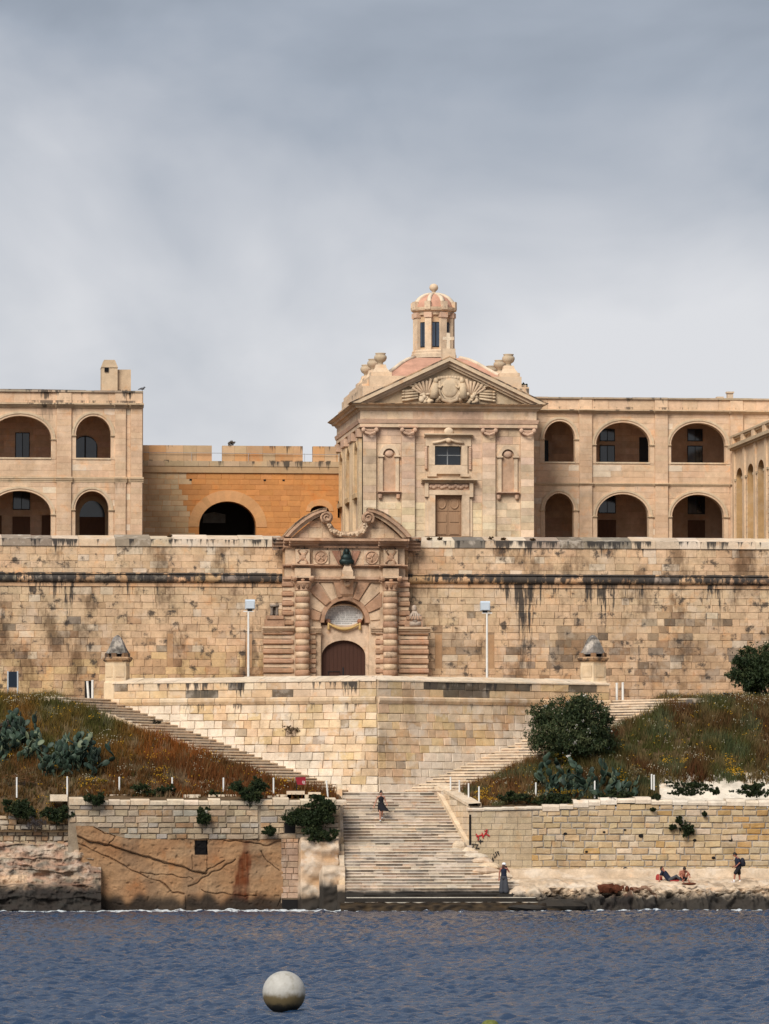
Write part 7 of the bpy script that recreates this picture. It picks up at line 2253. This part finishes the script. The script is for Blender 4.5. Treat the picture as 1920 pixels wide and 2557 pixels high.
# ================================================================== posts, lamps, signs
def post(px, pyb, pyt, Y, lab, tilt=0, name='fence_post', cat='post', group='white posts along the bank', r_=.045):
    a, b = W(px, pyb, Y), W(px + tilt, pyt, Y)
    th = thing(name, lab, cat, tuple(a), group)
    d = MB(); d.tube([a + Vector((0, 0, -.25)), b], r_, 8); d.build('shaft', M_WHITE, th)
    d = MB(); d.lathe([(r_ * 1.15, 0), (r_ * 1.15, .04), (.01, .06)], tuple(b - Vector((0, 0, .03))), 8); d.build('cap', M_WHITE, th)
ordn = ['leftmost', 'second from left', 'third from left', 'fourth from left', 'fifth from left', 'sixth from left', 'rightmost']
for i, (px, pb, pt, tl) in enumerate(((42, 1980, 1942, 0), (168, 1990, 1940, 0), (298, 1970, 1941, 0), (430, 1978, 1942, 0), (558, 1980, 1943, 0), (683, 1988, 1943, 0), (820, 1992, 1950, -5))):
    post(px, pb, pt, 6.6, ['white fence post on the left quay, %s of seven' % ordn[i], 'leaning white fence post beside the top of the harbour stairs'][i == 6], tl)
for i, (px, pb, pt, Y) in enumerate(((1125, 1976, 1941, 10.5), (1147, 1974, 1949, 10.0), (1170, 1988, 1957, 8.2), (1196, 2008, 1965, 6.9), (1338, 1975, 1955, 7.6), (1485, 1982, 1945, 7.4), (1627, 1960, 1934, 7.6), (1633, 1962, 1936, 7.4))):
    post(px, pb, pt, Y, 'white post on the right bank, ' + ['nearest the stairs', 'second from the stairs', 'third from the stairs', 'standing at the quay corner', 'a short one left of the prickly pear', 'in front of the prickly pear', 'left one of a close pair by the pale path', 'right one of a close pair by the pale path'][i])
for px, pb, pt, lab, tl in ((222, 1748, 1702, 'leaning white post before the dark doorway left of the spur', -4), (231, 1748, 1699, 'upright white post before the dark doorway left of the spur', 0), (1540, 1750, 1706, 'left of two white posts at the head of the right flight', 0), (1555, 1750, 1705, 'right of two white posts at the head of the right flight', 0)):
    post(px, pb, pt, 23.5, lab, tl, group='white posts by the upper stairs', r_=.07)
# floodlights
for px, pt, lab in ((624, 1498, 'floodlight on a slim white pole left of the gateway'), (1211, 1502, 'floodlight on a slim white pole right of the gateway')):
    Y = 27.0
    a = W(px - 4 if px < 900 else px + 5, 1690, Y); top = W(px, pt + 30, Y)
    th = thing('floodlight', lab, 'lamp', (a.x, Y, Z_TERR), 'floodlights before the gate')
    d = MB(); d.tube([(a.x, Y, Z_TERR), (a.x, Y, top.z)], [.075, .055], 8); d.build('pole', M_WHITE, th)
    d = MB(); d.box(a.x - .30, a.x + .30, Y - .05, Y + .05, top.z, top.z + .06); d.build('bracket', M_WHITE, th)
    c = W(px, pt + 12, Y)
    d = MB(); hw, hh = 12 / 42.5, 13 / 42.5
    d.prismx([(Y - .14, c.z - hh * .8), (Y - .18, c.z + hh * .7), (Y - .08, c.z + hh), (Y + .22, c.z + hh * .7), (Y + .18, c.z - hh)], c.x - hw, c.x + hw); hd_ = d.build('housing', M_LAMP, th)
    d = MB(); d.add([(c.x - hw + .04, Y - .185, c.z - hh * .7), (c.x + hw - .04, Y - .185, c.z - hh * .7), (c.x + hw - .04, Y - .20, c.z + hh * .62), (c.x - hw + .04, Y - .20, c.z + hh * .62)], [(0, 1, 2, 3)]); d.build('lens', plain('lamp_lens', (.52, .58, .64), .15, vary=.04), hd_)
    d = MB(); d.box(c.x - hw * .5, c.x + hw * .5, Y - .06, Y + .1, top.z + .05, c.z - hh * .85); d.build('yoke', M_FRAME, th)
    d = MB(); d.box(a.x - .09, a.x - .02 + .12, Y - .12, Y + .02, Z_TERR, Z_TERR + .9); d.build('control_box', plain('brown_box', (.09, .05, .04), .7), th)
# information board, blue-black panels
Y = 23.0
th = thing('notice_board', 'dark blue notice board on two pale posts at the left edge of the bank', 'sign', tuple(W(32, 1748, Y)))
M_NAVY = plain('navy_panel', (.010, .018, .030), .4)
for px in (20, 44):
    a, b = W(px, 1752, Y), W(px, 1676, Y); d = MB(); d.tube([a, b], .05, 8); d.build('post', plain('grey_post', (.45, .47, .48), .4), th)
a, b = W(21.5, 1716, Y), W(43, 1677, Y); d = MB(); d.box(a.x, b.x, Y - .03, Y + .03, a.z, b.z); d.build('panel', M_NAVY, th)
Y = 22.0
th = thing('notice_board', 'small dark square panel low on the right bank by the curtain wall', 'sign', tuple(W(1816, 1756, Y)))
a, b = W(1804, 1750, Y), W(1828, 1730, Y); d = MB(); d.box(a.x, b.x, Y - .03, Y + .03, a.z, b.z); d.build('panel', M_NAVY, th)
for px in (1807, 1825): d = MB(); d.tube([W(px, 1768, Y + .05), W(px, 1732, Y + .05)], .03, 6); d.build('post', M_FRAME, th)
# red sign on a pole
Y = 6.4
th = thing('red_sign', 'small red sign on a thin dark pole above the left quay', 'sign', tuple(W(741, 2000, Y)))
d = MB(); d.tube([W(741, 2002, Y), W(741, 1940, Y)], .03, 6); d.build('pole', M_FRAME, th)
pts = [W(737, 1941, Y), W(763, 1940, Y), W(763, 1960, Y), W(742, 1959, Y)]
d = MB(); d.prism([(p.x, p.z) for p in pts][::-1], Y - .05, Y - .03); bd = d.build('board', plain('sign_red', (.24, .012, .022), .5), th)
d = MB()
for L in ([(757, 1950), (755, 1951.5), (755, 1954), (757, 1955.5)], [(759, 1950), (758.5, 1955)], [(761, 1950), (760.5, 1955.5)], [(756, 1957), (762, 1957.4)]): d.tube([W(x, y, Y - .056) for x, y in L], .012, 4)
d.build('white_mark', M_WHITE, bd)
# gulls' rock: small white float by the right shore
P = W(1760, 2284, .0)
d = MB((.6, .6, .6)); d.ell(P, .16, .10, .10, 10, 7); d.ell(P + Vector((-.13, 0, .14)), .07, .06, .07, 8, 6); d.tube([P + Vector((.1, 0, 0)), P + Vector((.3, 0, .04))], [.08, .02], 6); d.tube([P + Vector((-.18, 0, .14)), P + Vector((-.26, 0, .12))], [.02, .005], 5)
tag(d.build('seabird', plain('white_feathers', (.62, .62, .62), .8), None, True), 'small white seabird at the waterline below the walking man', 'bird')

# ================================================================== people
M_SKIN = plain('skin', (.42, .21, .145), .6, vary=.08, scale=20)
M_TAN = plain('tanned_skin', (.34, .13, .085), .6, vary=.08, scale=20)
M_HAIR = plain('dark_hair', (.018, .012, .010), .6)
M_BLACK = plain('black_cloth', (.010, .009, .013), .85)
M_NAVYC = plain('navy_cloth', (.010, .014, .030), .85)
M_GREYC = plain('grey_cloth', (.050, .052, .062), .85)
M_WHITEC = plain('white_cloth', (.75, .74, .73), .8, vary=.05)
M_REDC = plain('red_cloth', (.30, .035, .03), .85)
M_SHOE = plain('pale_shoe', (.55, .55, .56), .6)
M_BELT = plain('pale_belt', (.30, .36, .30), .6)
def remesh(o, vox):
    m = o.modifiers.new('Remesh', 'REMESH'); m.mode = 'VOXEL'; m.voxel_size = vox; m.use_smooth_shade = True
    s_ = o.modifiers.new('Smooth', 'SMOOTH'); s_.factor = .5; s_.iterations = 3
    return o
def person(lab, feet, yaw, J, skin, wear, hair=True, hat=None, hair_mat=None, extras=None):
    """J: joints in metres, x right of the figure's front view, -y is where it looks; wear: list of (name, chains, material)"""
    th = thing('person', lab, 'person', tuple(feet))
    rot = Matrix.Rotation(yaw, 3, 'Z')
    T = lambda p: Vector(feet) + rot @ Vector(p)
    j = lambda k: Vector(J[k]) if isinstance(k, str) else Vector(k)
    d = MB()
    def chain(mb, pts, rad, n=10):
        mb.tube([T(j(p)) for p in pts], rad, n)
        for p, r_ in zip(pts, rad): mb.ell(T(j(p)), r_, r_, r_, 10, 7)
    hd = j('head'); up = (hd - j('neck')).normalized()
    R3 = rot @ up.to_track_quat('Z', 'Y').to_matrix()
    fd = Vector(J.get('look', (0, -1, 0))).normalized()
    d.ell(T(hd), .078, .095, .115, 14, 10); d.ell(T(hd + fd * .025 - up * .06), .058, .062, .06, 10, 8)
    d.ell(T(hd + fd * .098 - up * .015), .014, .02, .022, 8, 6)
    sd2 = up.cross(fd).normalized()
    for s_ in (-1, 1): d.ell(T(hd + sd2 * s_ * .08 - up * .01), .014, .022, .032, 8, 6)
    chain(d, ['neck', hd - up * .05], [.055, .05])
    chain(d, ['pelvis', 'waist', 'chest', 'neck'], [.145, .12, .135, .06], 12)
    sh = (j('lsho') - j('rsho')).normalized()
    chain(d, [j('rsho'), j('chest') + Vector((0, 0, .08)), j('lsho')], [.06, .09, .06])
    chain(d, [j('rhip'), j('pelvis'), j('lhip')], [.085, .12, .085])
    for s_ in 'lr':
        chain(d, [s_ + 'sho', s_ + 'elb', s_ + 'wri'], [.052, .042, .030])
        chain(d, [s_ + 'hip', s_ + 'kne', s_ + 'ank'], [.085, .058, .040])
        chain(d, [s_ + 'ank', s_ + 'toe'], [.042, .034])
        w_, e_ = j(s_ + 'wri'), j(s_ + 'elb')
        hd2 = Vector(J.get(s_ + 'hand', tuple((w_ - e_).normalized()))).normalized()
        pal = w_ + hd2 * .075
        chain(d, [w_, pal], [.030, .036])
        ac = hd2.cross(Vector((.3, .9, .2))).normalized()
        for k, ln in enumerate((.068, .078, .074, .058)):
            b0 = pal + ac * (k - 1.5) * .02 + hd2 * .02
            bend = hd2.cross(ac) * .02
            chain(d, [b0, b0 + hd2 * ln * .55, b0 + hd2 * ln + bend], [.0105, .0098, .009], 6)
        t0 = w_ + hd2 * .035 + ac * .034
        chain(d, [t0, t0 + ac * .025 + hd2 * .03, t0 + ac * .03 + hd2 * .06], [.0125, .011, .0095], 6)
    remesh(d.build('body', skin, th, True), .0085)
    for s_ in (-1, 1):
        e = MB(); e.ell(T(hd + fd * .088 + sd2 * s_ * .032 + up * .012), .012, .010, .008, 8, 6); e.build('eye', M_HAIR, th, True)
    if hair:
        e = MB(); e.ell(T(hd - fd * .018 + up * .028), .092, .104, .108, 14, 10); e.ell(T(hd - fd * .06 - up * .03), .075, .06, .09, 10, 8)
        if hair == 'bun': e.ell(T(hd + up * .14 - fd * .01), .05, .05, .045, 10, 8)
        if hair == 'long': e.ell(T(hd - fd * .06 - up * .12), .08, .06, .13, 10, 8)
        remesh(e.build('hair', hair_mat or M_HAIR, th, True), .011)
    if hat:
        e = MB(); e.ell(T(hd + up * .05), .115, .125, .105, 14, 10); e.ell(T(hd + fd * .11 + up * .045), .075, .09, .016, 12, 6); e.build('cap', hat, th, True)
    for nm, chains, mat in wear:
        e = MB()
        for pts, rad in chains: chain(e, pts, rad, 12)
        remesh(e.build(nm, mat, th, True), .013)
    if extras: extras(th, T, j)
    return th
def on_stairs(px, py):
    for i in range(N_ST):
        y = Y_ST0 + i * ST_RUN + .16; z = Z_ST0 + (i + 1) * ST_RISE + .01
        x = fx(px, y, py)
        if proj((x, y, z))[1] <= py: return Vector((x, y, z))
    return Vector((x, y, z))

# woman walking down the stairs, black dress blown to her left
J = dict(head=(.0, -.03, 1.56), neck=(0, 0, 1.42), chest=(0, .0, 1.26), waist=(0, 0, 1.08), pelvis=(0, 0, .95), lsho=(.17, 0, 1.36), rsho=(-.17, 0, 1.36), lelb=(.25, .06, 1.12), lwri=(.30, -.10, .98), relb=(-.27, .06, 1.12), rwri=(-.37, .0, .88),
         lhip=(.09, 0, .90), rhip=(-.09, 0, .90), lkne=(.07, -.06, .54), lank=(.06, .12, .26), ltoe=(.06, .0, .19), rkne=(-.06, -.12, .52), rank=(-.05, -.06, .09), rtoe=(-.05, -.20, .04))
def dress(th, T, j):
    e = MB(); prof = [(1.10, .135, 0), (1.0, .165, .0), (.88, .20, .02), (.76, .24, .06), (.64, .275, .11), (.56, .30, .16)]
    rings = []
    for k, (z, r_, sh) in enumerate(prof):
        rings.append([T((sh + r_ * math.cos(a) * (1 + .25 * (k / 5) * max(0, math.cos(a))) * (1 + .06 * math.sin(5 * a) * k / 5), r_ * .8 * math.sin(a) * (1 + .06 * math.sin(4 * a) * k / 5), z - .03 * math.cos(2 * a) * k / 5 - .02 * math.sin(7 * a) * k / 5)) for a in [2 * math.pi * q_ / 28 for q_ in range(28)]])
    for a, b in zip(rings[:-1], rings[1:]): e.strip(a, b, close=True)
    e.build('skirt', M_BLACK, th, True)
    e = MB(); e.tube([T((.15 * math.cos(a), .125 * math.sin(a), 1.05 - .03 * math.cos(a * 1))) for a in [2 * math.pi * q_ / 20 for q_ in range(21)]], .014, 6); e.build('belt', M_BELT, th, True)
f0 = on_stairs(951, 2058)
person('woman in a black sleeveless dress walking down the harbour stairs', f0 - Vector((0, .05, 0)), R(0), J, M_SKIN,
       [('dress_top', [([(0, 0, 1.0), (0, 0, 1.10), (0, 0, 1.26)], [.155, .142, .158]), ([(-.11, 0, 1.33), (-.12, .0, 1.39)], [.055, .042]), ([(.11, 0, 1.33), (.12, .0, 1.39)], [.055, .042])], M_BLACK),
        ('shoe', [([(-.05, -.05, .055), (-.05, -.20, .045)], [.052, .044])], M_SHOE), ('shoe', [([(.06, .11, .22), (.06, -.01, .19)], [.052, .044])], M_SHOE)], hair='bun', extras=dress)

# person in white cap at the foot of the stairs
f1 = on_stairs(1258, 2246); f1 = W(1258, 2244, 1.25); f1.z = Z_ST0 + ST_RISE + .01
J = dict(head=(.0, .03, 1.53), neck=(0, 0, 1.40), chest=(0, .0, 1.24), waist=(0, 0, 1.06), pelvis=(0, 0, .93), lsho=(.17, .02, 1.34), rsho=(-.17, 0, 1.34), lelb=(.27, .12, 1.17), lwri=(.14, .20, 1.33), relb=(-.24, -.02, 1.08), rwri=(-.25, -.05, .84),
         lhip=(.09, 0, .88), rhip=(-.09, 0, .88), lkne=(.11, .0, .48), lank=(.12, .02, .08), ltoe=(.13, .14, .03), rkne=(-.10, .0, .48), rank=(-.11, .02, .08), rtoe=(-.12, .14, .03), look=(.3, 1, 0), lhand=(-.4, .3, 1))
def tele(th, T, j):
    e = MB(); e.obox(T((.07, .22, 1.44)), (1, 0, 0), (0, 1, 0), (0, 0, 1), .05, .02, .035); e.build('phone', M_FRAME, th)
person('person in white cap, dark vest and grey trousers at the foot of the stairs', f1, R(-20), J, M_TAN,
       [('vest', [([(0, 0, .98), (0, 0, 1.06), (0, 0, 1.24)], [.165, .15, .162]), ([(-.12, 0, 1.30), (-.13, .0, 1.37)], [.06, .045]), ([(.12, 0, 1.30), (.13, .0, 1.37)], [.06, .045])], M_NAVYC),
        ('trousers', [([(0, 0, .96), (0, 0, .88)], [.155, .17]), ([(.09, 0, .88), (.115, 0, .48), (.13, .02, .14)], [.105, .13, .155]), ([(-.09, 0, .88), (-.105, 0, .48), (-.12, .02, .14)], [.105, .13, .155])], M_GREYC)], hair='long', hat=M_WHITEC, extras=tele, hair_mat=plain('auburn_hair', (.06, .018, .015), .6))

# man walking left on the rock platform with a rucksack
f2 = W(1842, 2207, 3.6)
J = dict(head=(.0, -.17, 1.60), neck=(0, -.07, 1.46), chest=(0, -.01, 1.28), waist=(0, .02, 1.08), pelvis=(0, .05, .95), lsho=(.19, -.02, 1.40), rsho=(-.19, -.02, 1.40), lelb=(.24, .06, 1.14), lwri=(.22, -.12, .96), relb=(-.24, .06, 1.14), rwri=(-.22, -.14, .98),
         lhip=(.09, .05, .90), rhip=(-.09, .05, .90), lkne=(.09, -.17, .56), lank=(.09, -.22, .14), ltoe=(.09, -.37, .09), rkne=(-.09, .10, .50), rank=(-.09, .14, .09), rtoe=(-.09, .0, .04), look=(0, -1, -.45))
person('man in navy T-shirt and dark shorts walking left on the rock platform', f2, R(-90), J, M_TAN,
       [('t_shirt', [([(0, .04, .94), (0, .02, 1.08), (0, -.01, 1.28), (0, -.05, 1.40)], [.165, .158, .172, .09]), ([(.17, -.02, 1.38), (.225, .03, 1.22)], [.078, .072]), ([(-.17, -.02, 1.38), (-.225, .03, 1.22)], [.078, .072])], M_NAVYC),
        ('shorts', [([(0, .05, .97), (0, .05, .90)], [.162, .165]), ([(.09, .05, .88), (.09, -.14, .60)], [.115, .108]), ([(-.09, .05, .88), (-.09, .09, .58)], [.115, .108])], M_BLACK),
        ('sock', [([(.09, -.22, .14), (.09, -.215, .22)], [.052, .05])], M_WHITEC), ('sock', [([(-.09, .14, .09), (-.09, .135, .2)], [.052, .05])], M_WHITEC),
        ('shoe', [([(.09, -.22, .10), (.09, -.37, .08)], [.056, .048])], M_SHOE), ('shoe', [([(-.09, .14, .06), (-.09, .0, .045)], [.056, .048])], M_SHOE)], hair=True)
bp = f2 + Matrix.Rotation(R(-90), 3, 'Z') @ Vector((0, .26, 1.18))
e = MB(); e.ell(bp, .15, .17, .25, 14, 10); e.ell(bp + Vector((.10, 0, -.08)), .08, .13, .15, 12, 8)
tag(remesh(e.build('rucksack', plain('rucksack_cloth', (.012, .013, .022), .8), None, True), .012), 'dark rucksack on the back of the walking man', 'rucksack')

# two people sunning themselves on the platform
f3 = W(1672, 2202, 4.2)
f3.z -= .02
J = dict(head=(.0, .42, .74), neck=(0, .36, .62), chest=(0, .28, .48), waist=(0, .14, .30), pelvis=(0, .0, .15), lsho=(.18, .36, .58), rsho=(-.18, .36, .58), lelb=(.25, .50, .34), lwri=(.24, .52, .06), relb=(-.25, .50, .34), rwri=(-.24, .52, .06),
         lhip=(.09, -.04, .14), rhip=(-.09, -.04, .14), lkne=(.12, -.42, .26), lank=(.10, -.78, .08), ltoe=(.10, -.88, .16), rkne=(-.11, -.40, .34), rank=(-.10, -.74, .08), rtoe=(-.10, -.84, .16), look=(0, -1, -.15), lhand=(0, .2, -.1), rhand=(0, .2, -.1))
person('person in dark top and grey trousers reclining on the rock platform', f3, R(68), J, M_TAN,
       [('top', [([(0, .06, .20), (0, .14, .30), (0, .28, .48), (0, .34, .57)], [.16, .155, .165, .09]), ([(.17, .36, .57), (.22, .45, .42)], [.075, .07]), ([(-.17, .36, .57), (-.22, .45, .42)], [.075, .07])], M_NAVYC),
        ('trousers', [([(.0, .0, .15), (.09, -.04, .14), (.12, -.42, .26), (.10, -.70, .11)], [.16, .11, .085, .065]), ([(-.09, -.04, .14), (-.11, -.40, .34), (-.10, -.68, .12)], [.11, .085, .065])], M_GREYC)], hair='long')
f4 = W(1706, 2203, 4.0)
J = dict(head=(.0, -.22, .72), neck=(0, -.12, .64), chest=(0, -.02, .50), waist=(0, .06, .30), pelvis=(0, .08, .14), lsho=(.18, -.06, .58), rsho=(-.18, -.06, .58), lelb=(.30, -.22, .42), lwri=(.24, -.42, .30), relb=(-.30, -.22, .42), rwri=(-.24, -.42, .30),
         lhip=(.10, .04, .14), rhip=(-.10, .04, .14), lkne=(.20, -.30, .50), lank=(.16, -.46, .08), ltoe=(.18, -.60, .04), rkne=(-.20, -.30, .50), rank=(-.16, -.46, .08), rtoe=(-.18, -.60, .04), look=(0, -1, -.8))
person('sunburnt person in dark swimwear sitting hunched with knees up on the platform', f4, R(8), J, M_TAN, [('swimwear', [([(0, .08, .14), (0, .06, .26)], [.162, .15]), ([(.10, .04, .14), (.14, -.08, .24)], [.10, .092]), ([(-.10, .04, .14), (-.14, -.08, .24)], [.10, .092])], M_BLACK)], hair=True)
P = W(1688, 2202, 4.3)
def crumple(c, rx, ry, rz, name, mat, lab, cat, seed):
    e = MB(); e.ell(c, rx, ry, rz, 18, 10)
    e.v = [tuple(Vector(p) + (Vector(p) - c) * (.35 * nz(p[0] * 4, p[1] * 4, p[2] * 5 + seed))) for p in e.v]
    tag(e.build(name, mat, None, True), lab, cat)
crumple(P + Vector((0, 0, .06)), .42, .4, .09, 'towel', M_REDC, 'crumpled red towel under the two sunbathers', 'towel', 2)
crumple(W(1644, 2194, 4.6), .20, .18, .24, 'beach_bag', M_REDC, 'red beach bag leaning behind the reclining person', 'bag', 5)
crumple(W(1284, 2234, 1.2) + Vector((0, 0, -.1)), .24, .2, .26, 'carry_bag', M_NAVYC, 'dark bag on the rock beside the person in the white cap', 'bag', 8)

for o in bpy.data.objects:
    if '_loc' in o.keys():
        del o['_loc']
